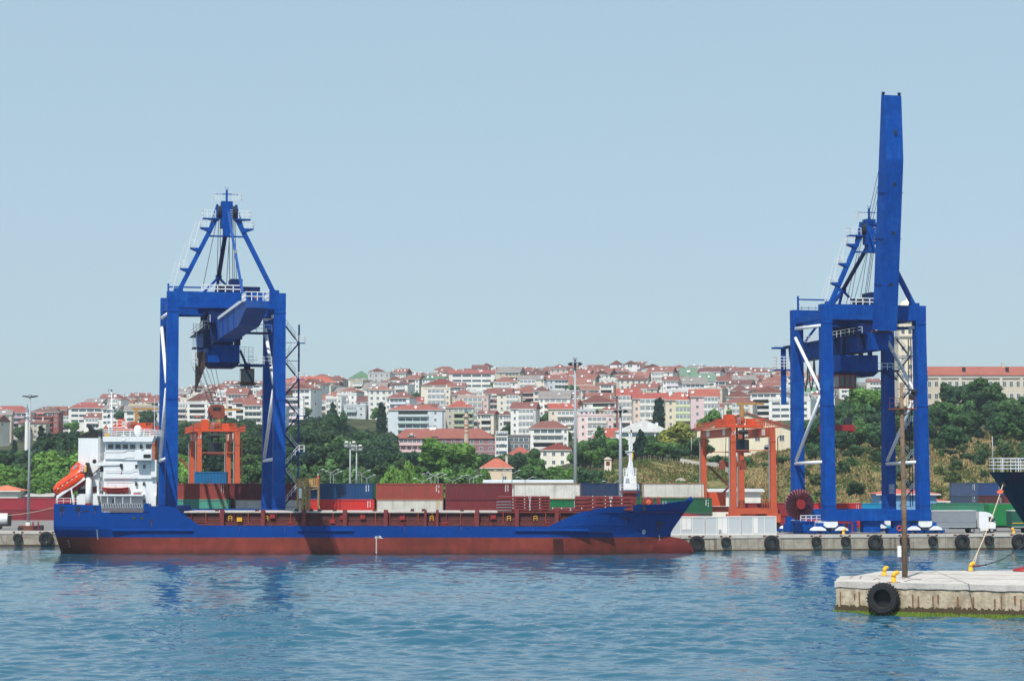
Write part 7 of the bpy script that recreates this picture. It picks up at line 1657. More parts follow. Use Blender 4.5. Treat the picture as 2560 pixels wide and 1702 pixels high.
special(1180, 1260, 27, 12, 4, 'mono', (238, 236, 232), (176, 88, 78), 'white terrace with many windows high on the hill', ybase=985, style=3, seed=13, fh=3.0)
special(1105, 1240, 24, 13, 3, 'front', (236, 228, 210), (190, 96, 80), 'big blank cream gable high on the hill', ybase=1008, style=99, seed=14, fh=3.4, dishes=3, rh=4)
special(30, 1180, 22, 12, 3, 'hip', (196, 184, 180), (186, 96, 80), 'brown and white building near the left edge behind the mast', ybase=1072, style=1, seed=15)
special(118, 1150, 15, 12, 3, 'hip', (150, 84, 78), (110, 84, 80), 'dark brick house on the left hill beside the white minaret', ybase=1072, style=1, seed=16)
special(222, 1190, 20, 12, 3, 'hip', (238, 236, 232), (186, 96, 82), 'white house with red mansard roof left of the ship mast', ybase=1060, style=3, seed=17)
special(1700, 905, 13, 11, 4, 'hip', (226, 214, 190), (204, 104, 78), 'yellow apartment house right above the olive tree', ybase=1070, style=2, seed=22)
special(1625, 915, 15, 11, 4, 'gable', (226, 206, 192), (198, 92, 74), 'peach apartment house with white glazed bays behind the cypress', ybase=1066, style=2, seed=21)
special(1570, 930, 10, 11, 5, 'gable', (158, 100, 94), (198, 96, 76), 'narrow brick red apartment house left of the peach one', ybase=1074, style=2, seed=23)
special(1760, 900, 12, 11, 4, 'gable', (222, 198, 200), (204, 104, 80), 'pink and white house above the right gantry crane', ybase=1062, style=2, seed=24)
special(1530, 880, 17, 12, 1, 'hip', (232, 228, 220), (206, 94, 70), 'low red roofed house above the poplar and the foremast', ybase=1112, style=0, seed=25, rh=4)
special(1606, 860, 22, 12, 1, 'front', (236, 234, 230), (236, 236, 236), 'white tent roofed hall above the trees right of the foremast', ybase=1098, style=99, dishes=2, seed=26, rh=5)
special(1242, 600, 8.6, 8, 1, 'hip', (226, 206, 180), (226, 118, 86), 'small house under an orange roof right of the big plane tree', ybase=1210, style=0, dishes=0, seed=27, rh=2.6, fh=4.6)
special(1300, 760, 9, 9, 1, 'hip', (150, 120, 112), (206, 100, 78), 'little brown house with red roof below the grey block', ybase=1158, style=0, dishes=0, seed=28, rh=3)
# random rows
rsT = random.Random(77); ordinals = {}
rows_ = [1298, 1277, 1256, 1226, 1180, 1134, 1088, 1044, 1001, 959, 918, 879]
rowname = [w_ + ' lowest row' for w_ in ('twelfth', 'eleventh', 'tenth', 'ninth', 'eighth', 'seventh', 'sixth', 'fifth', 'fourth', 'third', 'second')] + ['lowest town row']
def ordw(n): return {1: 'first', 2: 'second', 3: 'third'}.get(n, '%dth' % n if n % 100 in (11, 12, 13) or n % 10 > 3 or n % 10 == 0 else '%d%s' % (n, {1: 'st', 2: 'nd', 3: 'rd'}[n % 10]))
for k, Dr in enumerate(rows_):
    X = (-90 - 1280) * Dr / FPX; n = 0
    while True:
        w_ = rsT.uniform(8, 15) * (1 if rsT.random() < .8 else 1.4); X += w_ / 2
        D = Dr + rsT.uniform(-13, 13) * (1 if Dr < 1240 else .6); px = 1280 + X * FPX / D
        if px > 2150: break
        z = terr(px, D); fl = rsT.choice([2, 3, 3, 3, 4, 4, 5]) if Dr < 1100 else rsT.choice([2, 3, 3, 3, 4])
        yb = PX((X, D, z))[1]
        if yb < lerp_tab(TOWNLIM, px) and rsT.random() < .93 and clear(X, D, w_ * .42):
            d = rsT.uniform(9, 13); wc = pick(rsT, WALLS); rc = pick(rsT, ROOFS); roof = rsT.choice(['hip', 'hip', 'gable', 'gable', 'gable', 'front', 'flat', 'mono'])
            if rc[1] in ('grey',) : roof = rsT.choice(['gable', 'flat'])
            n += 1
            rn = {'hip': 'hipped', 'gable': 'pitched', 'front': 'gabled', 'flat': 'flat', 'mono': 'sloping'}[roof]
            lb = '%s %s storey house with %s roof, %s from left, %s' % (wc[1], NUMW[fl], (rc[1] + ' ' + rn) if roof != 'flat' else 'flat', ordw(n), rowname[k])
            house(X, D, z, w_ * .97, d, fl, roof, wc[0], rc[0], rsT.uniform(-.42, .16), lb, rsT)
        X += w_ / 2 + (rsT.uniform(0, 1.2) if rsT.random() < .8 else rsT.uniform(2, 6))
# the closely packed far quarter up to the skyline reads as one mass
FW = [(234, 233, 230), (222, 216, 206), (200, 199, 197), (214, 198, 192), (188, 178, 168)]; FR = [(132, 86, 78), (122, 78, 72), (142, 98, 88), (124, 120, 116)]
for i, c_ in enumerate(FW): mat('far_wall%d' % i, rgb(*c_), .9, var=.15, scale=.15)
for i, c_ in enumerate(FR): mat('far_roof%d' % i, rgb(*c_), .9, var=.25, scale=.4)
FM = ['far_wall%d' % i for i in range(5)] + ['far_roof%d' % i for i in range(4)] + ['house_glass', 'white_plain']
mbF = MB(); rsF = random.Random(31)
for Dr in range(1319, 1385, 21):
    X = (-90 - 1280) * Dr / FPX
    while True:
        w_ = rsF.uniform(6, 14); X += w_ / 2; D = Dr + rsF.uniform(-10, 10); px = 1280 + X * FPX / D
        if px > 2200: break
        z = terr(px, D); d = rsF.uniform(8, 11); fl = rsF.choice([2, 2, 3, 3, 4]); H = fl * 2.9; a = rsF.uniform(-.4, .2); ca, sa = math.cos(a), math.sin(a)
        if clear(X, D, w_ * .4):
            sub = MB(); sub.mi(rsF.choice([0, 0, 0, 1, 1, 2, 3, 4])); sub.box(-w_ / 2, w_ / 2, -d / 2, d / 2, -5, H)
            rf = roof_mesh(rsF.choice(['hip', 'gable', 'gable', 'front', 'mono']), w_, d, rsF.uniform(1.6, 2.8), .4)
            k0 = len(sub.v); ri = rsF.choice([5, 5, 6, 6, 7, 8]); sub.v += [(x, y, zz + H + .02) for x, y, zz in rf.v]; sub.f += [tuple(i + k0 for i in f) for f in rf.f]; sub.m += [ri] * len(rf.f)
            for f in range(fl):
                bw = w_ * rsF.uniform(.3, .85); bx = rsF.uniform(-.5, .5) * (w_ - bw)
                sub.mi(9); n_ = max(2, int(bw / 1.7))
                for i in range(n_): sub.box(bx - bw / 2 + bw * (i + .12) / n_, bx - bw / 2 + bw * (i + .88) / n_, -d / 2 - .06, -d / 2 + .1, f * 2.9 + 1.0, f * 2.9 + 2.4)
                if rsF.random() < .6: sub.mi(10); sub.box(bx - bw / 2, bx + bw / 2, -d / 2 - .9, -d / 2 - .8, f * 2.9 - .1, f * 2.9 + .85)
            sub.mi(2); sub.box(w_ * .2, w_ * .2 + .8, 0, .8, H, H + rsF.uniform(2, 3.6))
            sub.mi(10)
            for i in range(rsF.choice([0, 1, 2, 3])): sub.lathe([(.05, 0), (.55, -.15), (.1, -.02)], c=(rsF.uniform(-.45, .45) * w_, rsF.uniform(-.4, .1) * d, H + 1.9), n=7, axis='y')
            k0 = len(mbF.v); mbF.v += [(X + x * ca - y * sa, D + x * sa + y * ca, z + zz) for x, y, zz in sub.v]; mbF.f += [tuple(i + k0 for i in f) for f in sub.f]; mbF.m += sub.m
        X += w_ / 2 + (0 if rsF.random() < .8 else rsF.uniform(1, 4))
o = mbF.build('distant_houses', FM); o['kind'] = 'stuff'; o['label'] = 'closely packed far houses rising to the skyline of the hill'
# minarets
def minaret(px, ytop, D, label, stone, cone, ybase, r_=1.3):
    z0 = zat(ybase, D); h = zat(ytop, D) - z0; t = thing('minaret', label, 'minaret', ((px - 1280) * D / FPX, D, z0))
    m = MB(); m.lathe([(r_, -4), (r_ * .95, h * .5), (r_ * .9, h * .62)], n=16); m.build('shaft', 'wall', t, color=rgb(*stone))
    m = MB(); m.lathe([(r_ * .9, h * .62), (r_ * 1.6, h * .655), (r_ * 1.6, h * .69), (r_ * 1.5, h * .69)], n=16); m.build('gallery', 'wall', t, color=rgb(*stone))
    m = MB(); m.lathe([(r_ * .75, h * .69), (r_ * .72, h * .8)], n=16); m.build('upper_shaft', 'wall', t, color=rgb(*stone))
    m = MB(); m.lathe([(r_ * .95, h * .8), (r_ * .5, h * .88), (.05, h)], n=16); m.build('spire', 'tint', t, color=rgb(*cone))
    return t
minaret(68, 1010, 880, 'white minaret with grey spire on the left hill', (236, 234, 232), (120, 136, 156), 1104, .85)
t = minaret(1166, 1016, 870, 'stone minaret with red bands and dark spire above the plane tree', (206, 184, 164), (86, 96, 108), 1092, .95)
for i in range(3): m = MB(); m.lathe([(.95, 0), (.95, .5)], c=(0, 0, 1.5 + i * 1.5), n=16); m.build('brick_band', 'tint', t, color=rgb(170, 90, 74))
# cream gabled warehouse by the right gantry crane
D = 640; xA, xB = cX(1742, D), cX(1980, D); z0 = zat(1150, D); t = thing('warehouse', 'tall cream gabled warehouse behind the right gantry crane', 'warehouse', ((xA + xB) / 2, D, z0), R(0))
hw = (xB - xA) / 2; ze, zr = zat(1070, D) - z0, zat(1033, D) - z0
m = MB(); m.prism([(-hw, -5), (hw, -5), (hw, ze), (.6, zr), (-hw, ze)], 0, 26); m.build('wall', 'wall', t, color=rgb(234, 224, 198))
for s in (-1, 1): m = MB(); m.hexa([(.6, -.6, zr + .05), (s * (hw + .6) if s > 0 else s * (hw + .6), -.6, ze - .35), (s * (hw + .6), 26.5, ze - .35), (.6, 26.5, zr + .05)][::s], [(.6, -.6, zr + .4), (s * (hw + .6), -.6, ze), (s * (hw + .6), 26.5, ze), (.6, 26.5, zr + .4)][::s]); m.build('roof_slope', 'roof_tile', t, color=rgb(150, 70, 64))
m = MB(); m.box(-hw - .1, hw + .1, -.12, .0, -5, zat(1139, D) - z0); m.build('stone_base', 'concrete', t)
for px in (1893, 1954): unit('window', t, ((px - 1280) * D / FPX - (xA + xB) / 2, 0, zat(1094, D) - z0), (1.6, 1.4, 1.9))
m = MB(); m.box(-.8, .8, -.06, 0, 0, 2.6); m.lathe([(.8, -.06), (.8, 0)], c=(0, 0, 2.6), n=14, axis='y'); m.build('arched_door', 'steel_grey', t, loc=((1916 - 1280) * D / FPX - (xA + xB) / 2, 0, zat(1139, D) - z0))
m = MB(); m.lathe([(.35, -.05), (.35, 0)], c=(-4, 0, ze + 3), n=12, axis='y'); m.build('vent', 'steel_grey', t)
# barracks with corner tower
D = 735; xA, xB = cX(2296, D), cX(2760, D); z0 = zat(1010, D); ze, zr = zat(938, D) - z0, zat(913, D) - z0
t = thing('barracks', 'long stone barracks with orange roof at the top right', 'barracks', (xA, D, z0)); L = xB - xA
m = MB(); m.box(0, L, 0, 16, -12, ze); m.build('wall', 'wall', t, color=rgb(206, 197, 180))
m = MB(); m.prism([(-.6, ze), (16.6, ze), (8, zr)], -.5, L, 'x'); m.build('roof', 'roof_tile', t, color=rgb(158, 92, 78))
m = MB(); m.box(-.2, L, -.35, 0, ze - 1.0, ze - .02); m.build('cornice', 'concrete_top', t)
for i in range(28):
    for f in range(3): unit('window', t, (1.6 + i * 2.35, 0, ze - 3.0 - f * 4.2), (1.25, 1, 2.1))
for i in range(9): m = MB(); m.box(i * 7.05 - .05, i * 7.05 + .85, -.4, 0, -12, ze - 1); m.build('pilaster', 'wall', t, color=rgb(216, 207, 190))
for x in (2.2, 16, 31): m = MB(); m.box(x, x + 1.0, 2.5, 3.6, ze + 1.2, ze + 2.9); m.build('dormer', 'dark', t)
for x in (0.6, 30.8): m = MB(); m.box(x, x + .7, 7.5, 8.5, zr - 1, zr + 1.4); m.build('chimney', 'dark' if x < 1 else 'concrete_top', t)
D = 730; t = thing('barracks_tower', 'slender pale stone tower with dome seen between the right crane legs', 'tower', (cX(2272, D), D, zat(1010, D))); z0 = zat(1010, D)
def tz(y): return zat(y, D) - z0
hw = 30 * D / FPX
for ya, yb, k in ((1040, 845, 1.0), (840, 806, .92), (800, 783, .8)):
    m = MB(); m.box(-hw * k, hw * k, -hw * k, hw * k, tz(ya), tz(yb)); m.build('tower_stage', 'wall', t, color=rgb(230, 218, 196))
for y, k in ((843, 1.12), (803, 1.08), (782, .9), (894, 1.05), (938, 1.04)):
    m = MB(); m.box(-hw * k, hw * k, -hw * k, hw * k, tz(y + 1.5), tz(y - 2.0)); m.build('cornice', 'concrete_top', t)
m = MB(); m.lathe([(hw * .72, tz(782)), (hw * .72, tz(768)), (hw * .66, tz(760)), (hw * .42, tz(753)), (hw * .12, tz(750)), (hw * .12, tz(738)), (.05, tz(728))], n=20); m.build('dome', 'wall', t, True, color=rgb(226, 214, 194))
for s in (-1, 0, 1):
    m = MB(); m.box(-.55, .55, -.08, .05, 0, 2.0); m.lathe([(.55, -.08), (.55, .05)], c=(0, 0, 2.0), n=12, axis='y'); m.build('arched_window', 'house_glass', t, loc=(s * hw * .58, -hw * .92, tz(836)))
for f in range(6):
    for s in (-1, 0, 1): unit('window', t, (s * hw * .62, -hw, tz(872 + 23 * f)), (1.1, 1, 1.7))
for s in (-1, 1):
    m = MB(); m.lathe([(.35, 0), (.35, 1.6), (.05, 2.6)], c=(s * hw * 1.0, -hw * 1.0, tz(841)), n=10); m.build('pinnacle', 'concrete_top', t)
# sheds
def shed(px0, px1, ytop, yeave, D, wc, rc, label, zb=QZ, roof='hip', dd=10, overhang=.8):
    X0, X1 = cX(px0, D), cX(px1, D); w_ = X1 - X0; H = zat(yeave, D) - zb; rh = zat(ytop, D) - zb - H
    t = thing('shed', label, 'shed', ((X0 + X1) / 2, D + dd / 2, zb))
    m = MB(); m.box(-w_ / 2, w_ / 2, -dd / 2, dd / 2, -.5, H); m.build('wall', 'wall', t, color=rgb(*wc))
    roof_mesh(roof, w_, dd, max(rh, .4), overhang).build('roof', 'roof_tile' if roof != 'flat' else 'tint', t, color=rgb(*rc), loc=(0, 0, H + .02))
    m = MB(); m.box(-w_ / 2 - overhang, w_ / 2 + overhang, -dd / 2 - overhang - .02, -dd / 2 - overhang + .1, H - .25, H); m.build('fascia', 'frame_white', t)
    for i in range(max(1, int(w_ / 4))): m = MB(); m.box(-w_ / 2 + 4 * i + .3, -w_ / 2 + 4 * i + .36, -dd / 2 - .03, -dd / 2, 0, H - .3); m.build('wall_seam', 'dark', t)
    return t
shed(2196, 2338, 1222, 1234, 440, (110, 160, 204), (196, 96, 78), 'pale blue shed with red roof behind the right crane legs', roof='hip')
shed(2286, 2362, 1244, 1252, 446, (96, 150, 196), (200, 98, 80), 'lower blue shed with red roof right of the right crane', roof='hip')
shed(-30, 48, 1213, 1226, 520, (206, 214, 206), (206, 120, 88), 'small pale house with orange roof at the far left edge', roof='hip', dd=8)
shed(50, 132, 1232, 1238, 524, (190, 186, 180), (178, 176, 172), 'long low grey shed left of the ship stern', roof='gable', dd=8)
shed(1216, 1428, 1199, 1204, 492, (206, 208, 206), (196, 206, 214), 'long pale flat roofed warehouse behind the maroon containers', roof='gable', dd=14)
shed(1776, 1900, 1222, 1226, 470, (226, 222, 214), (190, 190, 190), 'low white hut under the right gantry crane', roof='gable', dd=6)
t = thing('guard_hut', 'little white guard hut on the bank left of the foremast', 'hut', (cX(1519, 560), 560, terr(1519, 560)))
m = MB(); m.box(-.9, .9, -.9, .9, -.5, 3.0); m.build('wall', 'wall', t, color=rgb(232, 220, 206))
roof_mesh('hip', 1.8, 1.8, .6, .25).build('roof', 'roof_tile', t, color=rgb(190, 170, 156), loc=(0, 0, 3.0))
m = MB(); m.box(-.5, .5, -.95, -.9, 1.4, 2.5); m.build('window', 'rust', t)
t = thing('retaining_wall', 'pale curved retaining wall on the bank beside the right gantry', 'wall', (0, 0, 0))
m = MB(); pts = [(1700, 566), (1750, 562), (1790, 556), (1820, 548)]
for (a, da), (b, db) in zip(pts[:-1], pts[1:]):
    p0, p1 = Vector((cX(a, da), da, terr(a, da))), Vector((cX(b, db), db, terr(b, db)))
    m.hexa([p0 + Vector((0, 0, -1)), p1 + Vector((0, 0, -1)), p1 + Vector((0, .5, -1)), p0 + Vector((0, .5, -1))], [p0 + Vector((0, 0, 1.3)), p1 + Vector((0, 0, 1.3)), p1 + Vector((0, .5, 1.3)), p0 + Vector((0, .5, 1.3))])
m.build('coping', 'concrete_top', t)
for i in range(1):
    t = thing('paling_fence', 'thin paling fence under the trees right of the foremast', 'fence', (0, 0, 0))
    for j in range(30):
        px = 1590 + j * 4.5; D = 596; z = terr(px, D); X = cX(px, D); m = MB(); m.box(X - .05, X + .05, D - .04, D + .04, z - .2, z + 1.7); m.build('pale', 'concrete' if j % 3 else 'trunk', t)
t = thing('boulder', 'rounded grey boulder lying on the grassy bank', 'boulder', (cX(1701, 530), 530, terr(1701, 530) + .2))
m = MB(); m.lathe([(.1, -.8), (1.0, -.5), (1.45, 0), (1.2, .55), (.6, .9), (.1, 1.0)], n=10); m.build('rock', 'concrete', t, True)

# ------------------------------------------------------------------ trees
def crown(seed, kind, n):
    rs = np.random.RandomState(seed)
    # unit tree: height 1, crown in z .2..1; returns clump centres and radii
    if kind == 'broad':
        k = 26; c = rs.normal(size=(k, 3)); c /= np.linalg.norm(c, axis=1)[:, None]; c *= (rs.rand(k, 1) ** .4); c = c * [.34, .34, .35] + [0, 0, .56]; r = rs.uniform(.10, .17, k)
    elif kind == 'pine':       # flat topped, umbrella-like
        k = 22; c = rs.normal(size=(k, 3)); c /= np.linalg.norm(c, axis=1)[:, None]; c *= (rs.rand(k, 1) ** .4); c = c * [.36, .36, .2] + [0, 0, .7]; r = rs.uniform(.09, .15, k)
    elif kind == 'cypress':
        k = 26; z = np.linspace(.06, .95, k); w_ = .095 * np.sin(np.clip((z + .12) * 2.6, 0, 3.1)) ** .6; a = rs.rand(k) * 6.28
        c = np.stack([np.cos(a) * w_ * .35, np.sin(a) * w_ * .35, z], 1); r = w_ * .75
    elif kind == 'conifer':
        k = 34; z = np.linspace(.14, .97, k); w_ = .27 * (1 - z) ** .75 + .015; a = rs.rand(k) * 6.28
        c = np.stack([np.cos(a) * w_ * .6, np.sin(a) * w_ * .6, z], 1); r = w_ * .6 + .02
    elif kind == 'poplar':
        k = 26; z = np.linspace(.14, .94, k); w_ = .15 * np.sin(np.clip(z * 2.9 + .25, 0, 3.1)) ** .7; a = rs.rand(k) * 6.28
        c = np.stack([np.cos(a) * w_ * .6, np.sin(a) * w_ * .6, z], 1); r = w_ * .6 + .02
    else:                      # bush
        k = 16; c = rs.normal(size=(k, 3)); c /= np.linalg.norm(c, axis=1)[:, None]; c[:, 2] = abs(c[:, 2]); c *= (rs.rand(k, 1) ** .4); c = c * [.42, .42, .62] + [0, 0, .12]; r = rs.uniform(.14, .24, k)
    w_ = r ** 2; pick_ = rs.choice(len(r), n, p=w_ / w_.sum())
    d = rs.normal(size=(n, 3)); d /= np.linalg.norm(d, axis=1)[:, None]
    p = c[pick_] + d * r[pick_][:, None] * (rs.uniform(.72, 1.08, n)[:, None])
    nrm = d + rs.normal(size=(n, 3)) * .55; nrm /= np.linalg.norm(nrm, axis=1)[:, None]
    up = np.tile([0, 0, 1.0], (n, 1)); a = np.cross(nrm, up); a /= np.linalg.norm(a, axis=1)[:, None] + 1e-6; b = np.cross(nrm, a)
    s = {'broad': .030, 'pine': .026, 'cypress': .017, 'conifer': .021, 'poplar': .02, 'bush': .05}[kind] * rs.uniform(.6, 1.35, n)[:, None]
    v = np.stack([p - a * s - b * s * .7, p + a * s * .8 - b * s, p + a * s + b * s * .8, p - a * s * .9 + b * s], 1).reshape(-1, 3)
    v[:, 2] = np.maximum(v[:, 2], .01)
    f = np.arange(n * 4).reshape(-1, 4)
    me = bpy.data.meshes.new('crown'); me.from_pydata(v.tolist(), [], f.tolist()); me.materials.append(MATS['leaf']); return me, c, r
TREES = {}
for kind, n in (('broad', 3600), ('pine', 3600), ('cypress', 2200), ('conifer', 3000), ('poplar', 2400), ('bush', 1500)):
    TREES[kind] = []
    for sd in range(3 if kind in ('broad', 'pine', 'bush') else 1):
        me, c, r = crown(sd * 7 + 3, kind, n); rs = random.Random(sd)
        m = MB(); th = {'broad': .55, 'pine': .6, 'cypress': .3, 'conifer': .8, 'poplar': .7, 'bush': .15}[kind]
        m.tube([(0, 0, -.12), (.006, 0, th * .5), (0, .005, th)], [.026, .02, .01], 7)
        for q_ in c[:9]: m.tube([(0, 0, max(.12, q_[2] - .25)), tuple((np.array([0, 0, q_[2] - .1]) + q_) / 2), tuple(q_)], [.012, .008, .004], 5)
        TREES[kind].append((me, m.mesh('trunk', 'trunk')))
def tree(kind, X, D, z, h, col, label, group=None, wx=1.0, seed=0, name=None):
    rs = random.Random(seed); me, tm = TREES[kind][seed % len(TREES[kind])]
    t = thing(name or {'broad': 'broadleaf_tree', 'pine': 'pine_tree', 'cypress': 'cypress_tree', 'conifer': 'conifer_tree', 'poplar': 'poplar_tree', 'bush': 'bush'}[kind], label, 'bush' if kind == 'bush' else 'tree', (X, D, z), rs.uniform(0, 6.28), group)
    t.scale = (h * wx, h * wx, h)
    obj('trunk', tm, t); obj('crown', me, t, rgb(*col))
    return t
def ptree(kind, px, ytop, D, col, label, wpx=None, seed=0, z=None, group=None):
    z = terr(px, D) if z is None else z; h = zat(ytop, D) - z
    base_w = {'broad': .9, 'pine': .95, 'cypress': .2, 'conifer': .55, 'poplar': .34, 'bush': 1.15}[kind]
    wx = 1.0 if wpx is None else (wpx * D / FPX) / (base_w * h)
    return tree(kind, cX(px, D), D, z, h, col, label, group, wx, seed)
G1, G2, G3, G4, G5 = (62, 88, 50), (80, 112, 54), (94, 124, 58), (52, 76, 50), (118, 122, 60)
ptree('broad', 1118, 1080, 606, (84, 116, 52), 'big spreading plane tree in front of the pink hotel', 150, 0)
for px, yt, D, c_, lb, w_, sd in ((975, 1160, 520, G3, 'bright green round tree at the left foot of the pink hotel', 60, 1), (1016, 1152, 512, G3, 'bright green tree right of the round one below the pink hotel', 62, 2), (1045, 1164, 505, (88, 122, 52), 'small bright green tree left of the big plane tree foot', 46, 0),
                                  (1165, 1166, 530, (80, 112, 54), 'tree at the right foot of the big plane tree', 70, 1), (1205, 1170, 524, G2, 'low tree in front of the small orange roofed house', 60, 2), (1075, 1180, 500, G2, 'low bright bush like tree in front of the plane tree', 60, 1),
                                  (1262, 1156, 600, G1, 'dark tree right of the small orange roofed house', 60, 0), (1290, 1128, 640, G4, 'tall dark tree below the grey block', 64, 1), (1330, 1120, 680, G1, 'rounded tree left of the cream gabled house', 60, 2), (1335, 1168, 560, G1, 'spreading green tree left of the tallest lamp mast foot', 76, 0),
                                  (1395, 1170, 545, G1, 'broad green tree at the foot of the cream gabled house', 90, 1), (1462, 1108, 640, G1, 'green tree right of the tallest lamp mast', 60, 2), (1475, 1160, 530, G4, 'dark green tree on the edge of the grassy bank', 70, 0), (1428, 1164, 536, G2, 'lighter green tree at the edge of the grassy bank', 64, 2),
                                  (1545, 1100, 640, G1, 'green tree directly behind the mast left of the foremast', 70, 1), (1655, 1092, 606, (66, 96, 52), 'spreading green tree with a clear trunk right of the foremast', 96, 0), (1690, 1052, 640, G5, 'olive yellow tree above the others right of the foremast', 100, 1), (1745, 1092, 620, G1, 'dark green tree right of the olive yellow one', 80, 2), (1700, 1110, 600, G4, 'dark tree under the olive yellow one', 60, 0),
                                  (1620, 1088, 650, G1, 'green tree left of the olive yellow one', 66, 2), (1775, 1020, 740, G2, 'bright tree below the pink and white house', 76, 1), (2170, 946, 690, (84, 116, 54), 'tall bright tree framed by the legs of the right crane', 110, 0), (2135, 1010, 660, G1, 'green tree left of the tall bright one inside the right crane', 70, 1), (2200, 1030, 650, G4, 'dark tree low inside the right crane legs', 80, 2), (2090, 1012, 700, G4, 'dark tree left inside the right crane', 60, 0),
                                  (2385, 946, 690, G4, 'tall dark tree in front of the barracks roof', 80, 0), (2440, 942, 695, (54, 82, 44), 'tallest green tree in front of the barracks', 90, 1), (2480, 956, 690, G1, 'green tree right of the tallest one at the barracks', 80, 2), (2372, 1020, 640, (46, 76, 44), 'round green tree left on the bank below the barracks', 80, 2), (2430, 1030, 630, G4, 'dark tree in the middle of the bank below the barracks', 80, 1), (2540, 990, 690, G1, 'green tree at the right edge below the barracks', 80, 0), (2500, 1010, 660, G4, 'dark tree near the right edge below the barracks', 70, 1)):
    ptree('broad', px, yt, D, c_, lb, w_, sd)
for px, yt, D, c_, lb, kind, w_ in ((1018, 1124, 640, (44, 76, 58), 'dark round pine in front of the pink hotel', 'pine', 70), (955, 1004, 890, (36, 58, 46), 'dark columnar cypress above the wood left of the pale blue block', 'cypress', None), (833, 1004, 900, (44, 66, 50), 'slim pointed cypress above the wood left', 'cypress', None), (1643, 996, 880, (34, 58, 46), 'left cypress of the pair in front of the peach house', 'cypress', 22), (1652, 992, 884, (34, 58, 46), 'right cypress of the pair in front of the peach house', 'cypress', 22),
                                    (105, 1062, 760, (34, 52, 44), 'broad dark cypress on the left hill right of the minaret', 'cypress', 24), (38, 1098, 760, (36, 56, 46), 'short dark cypress left of the minaret', 'cypress', 16), (126, 1080, 770, (38, 58, 46), 'smaller cypress right of the broad one on the left hill', 'cypress', 18), (1500, 1062, 640, (70, 98, 62), 'tall poplar left of the mast by the foremast', 'poplar', 34), (1602, 1072, 620, (32, 54, 44), 'dark conifer directly right of the foremast', 'conifer', 46),
                                    (2440, 1062, 610, (36, 58, 46), 'dark fir on the bank in front of the green trees', 'conifer', 44), (2482, 1040, 640, (38, 60, 48), 'tall dark fir near the right edge of the bank', 'conifer', 46), (2515, 1060, 630, (40, 62, 48), 'dark fir at the right edge of the bank', 'conifer', 40), (590, 978, 1150, (58, 82, 56), 'rounded pine on the skyline left of the crane leg', 'pine', 44), (843, 1022, 800, (48, 74, 48), 'umbrella pine topping the wood left of the town', 'pine', 60)):
    ptree(kind, px, yt, D, c_, lb, w_, 0)
for px, yt, D, c_, lb, w_ in ((1862, 1134, 560, (66, 96, 58), 'tall green bush in front of the cream warehouse', 46), (1955, 1136, 560, (56, 84, 56), 'round dark bush right of the cream warehouse door', 50), (1915, 1152, 556, (60, 88, 56), 'bush between the two in front of the warehouse', 40), (1800, 1130, 570, (46, 76, 46), 'leafy bush inside the right gantry crane', 60), (2035, 1100, 600, (56, 84, 52), 'bush left inside the right crane legs', 60), (1985, 1180, 540, (62, 90, 58), 'small bush beside the rear leg of the right crane', 40),
                              (2075, 1120, 590, (50, 78, 50), 'dark bush right inside the crane legs', 56), (2370, 1118, 566, (46, 68, 46), 'round dark bush on the bank right of the crane', 50), (2420, 1130, 556, (58, 78, 50), 'brownish green bush in the middle of the bank', 60), (2030, 1232, 500, (84, 124, 60), 'small bright bush low on the dry bank', 16), (1700, 1195, 520, (70, 100, 54), 'low bush on the grassy bank', 24), (1500, 1185, 520, (50, 78, 46), 'dark bush at the left end of the grassy bank', 50)):
    ptree('bush', px, yt, D, c_, lb, w_, hash(lb) % 3)
# the wood on the left slope and the belts of trees behind the bank
rsW = random.Random(9); pts = []
def fill(x0, x1, d0, d1, n, cond, cols, kinds, hr, label, group, mind=7.0):
    c_ = 0; tries = 0
    while c_ < n and tries < n * 40:
        tries += 1; D = rsW.uniform(d0, d1); px = rsW.uniform(x0, x1); X = cX(px, D); z = terr(px, D)
        yb = PX((X, D, z))[1]; h = rsW.uniform(*hr); yt = PX((X, D, z + h))[1]
        if not cond(px, yb, yt, D): continue
        if any((X - a) ** 2 + ((D - b) * .6) ** 2 < mind ** 2 for a, b in pts): continue
        pts.append((X, D)); c_ += 1
        kind = rsW.choice(kinds); base = rsW.choice(cols); j = rsW.uniform(.85, 1.15)
        tree(kind, X, D, z, h, tuple(min(255, v * j) for v in base), label[kind], group, rsW.uniform(.95, 1.3) if kind != 'cypress' else 1.2, rsW.randrange(99))
wood = {'broad': 'round leafy tree within the dense wood on the left slope', 'pine': 'dark bushy pine within the dense wood on the left slope'}
def lim(px): return lerp_tab([(0, 1120), (60, 1110), (130, 1080), (200, 1062), (300, 1066), (440, 1062), (560, 1036), (640, 1060), (700, 1072), (760, 1046), (830, 1024), (900, 1040), (940, 1048), (960, 1078), (980, 1112), (1000, 1140)], px)
fill(-60, 992, 560, 880, 190, lambda px, yb, yt, D: yt > lim(px) - 2, [(46, 68, 48), (52, 74, 48), (58, 80, 50), (42, 62, 48), (66, 88, 52)], ['broad', 'pine', 'broad', 'pine'], (8, 13), wood, 'trees of the dense wood on the left slope')
fill(600, 965, 790, 905, 60, lambda px, yb, yt, D: yt > lim(px) - 4, [(46, 68, 48), (52, 74, 48), (58, 80, 50), (44, 64, 48)], ['broad', 'pine'], (8, 13), wood, 'trees of the dense wood on the left slope', 5)
fill(-60, 470, 528, 560, 26, lambda px, yb, yt, D: px < 120 or px > 0, [(84, 116, 54), (78, 108, 54), (92, 122, 58)], ['broad'], (8, 11), {'broad': 'bright green tree in the row along the foot of the left slope'}, 'bright trees along the foot of the left slope', 6)
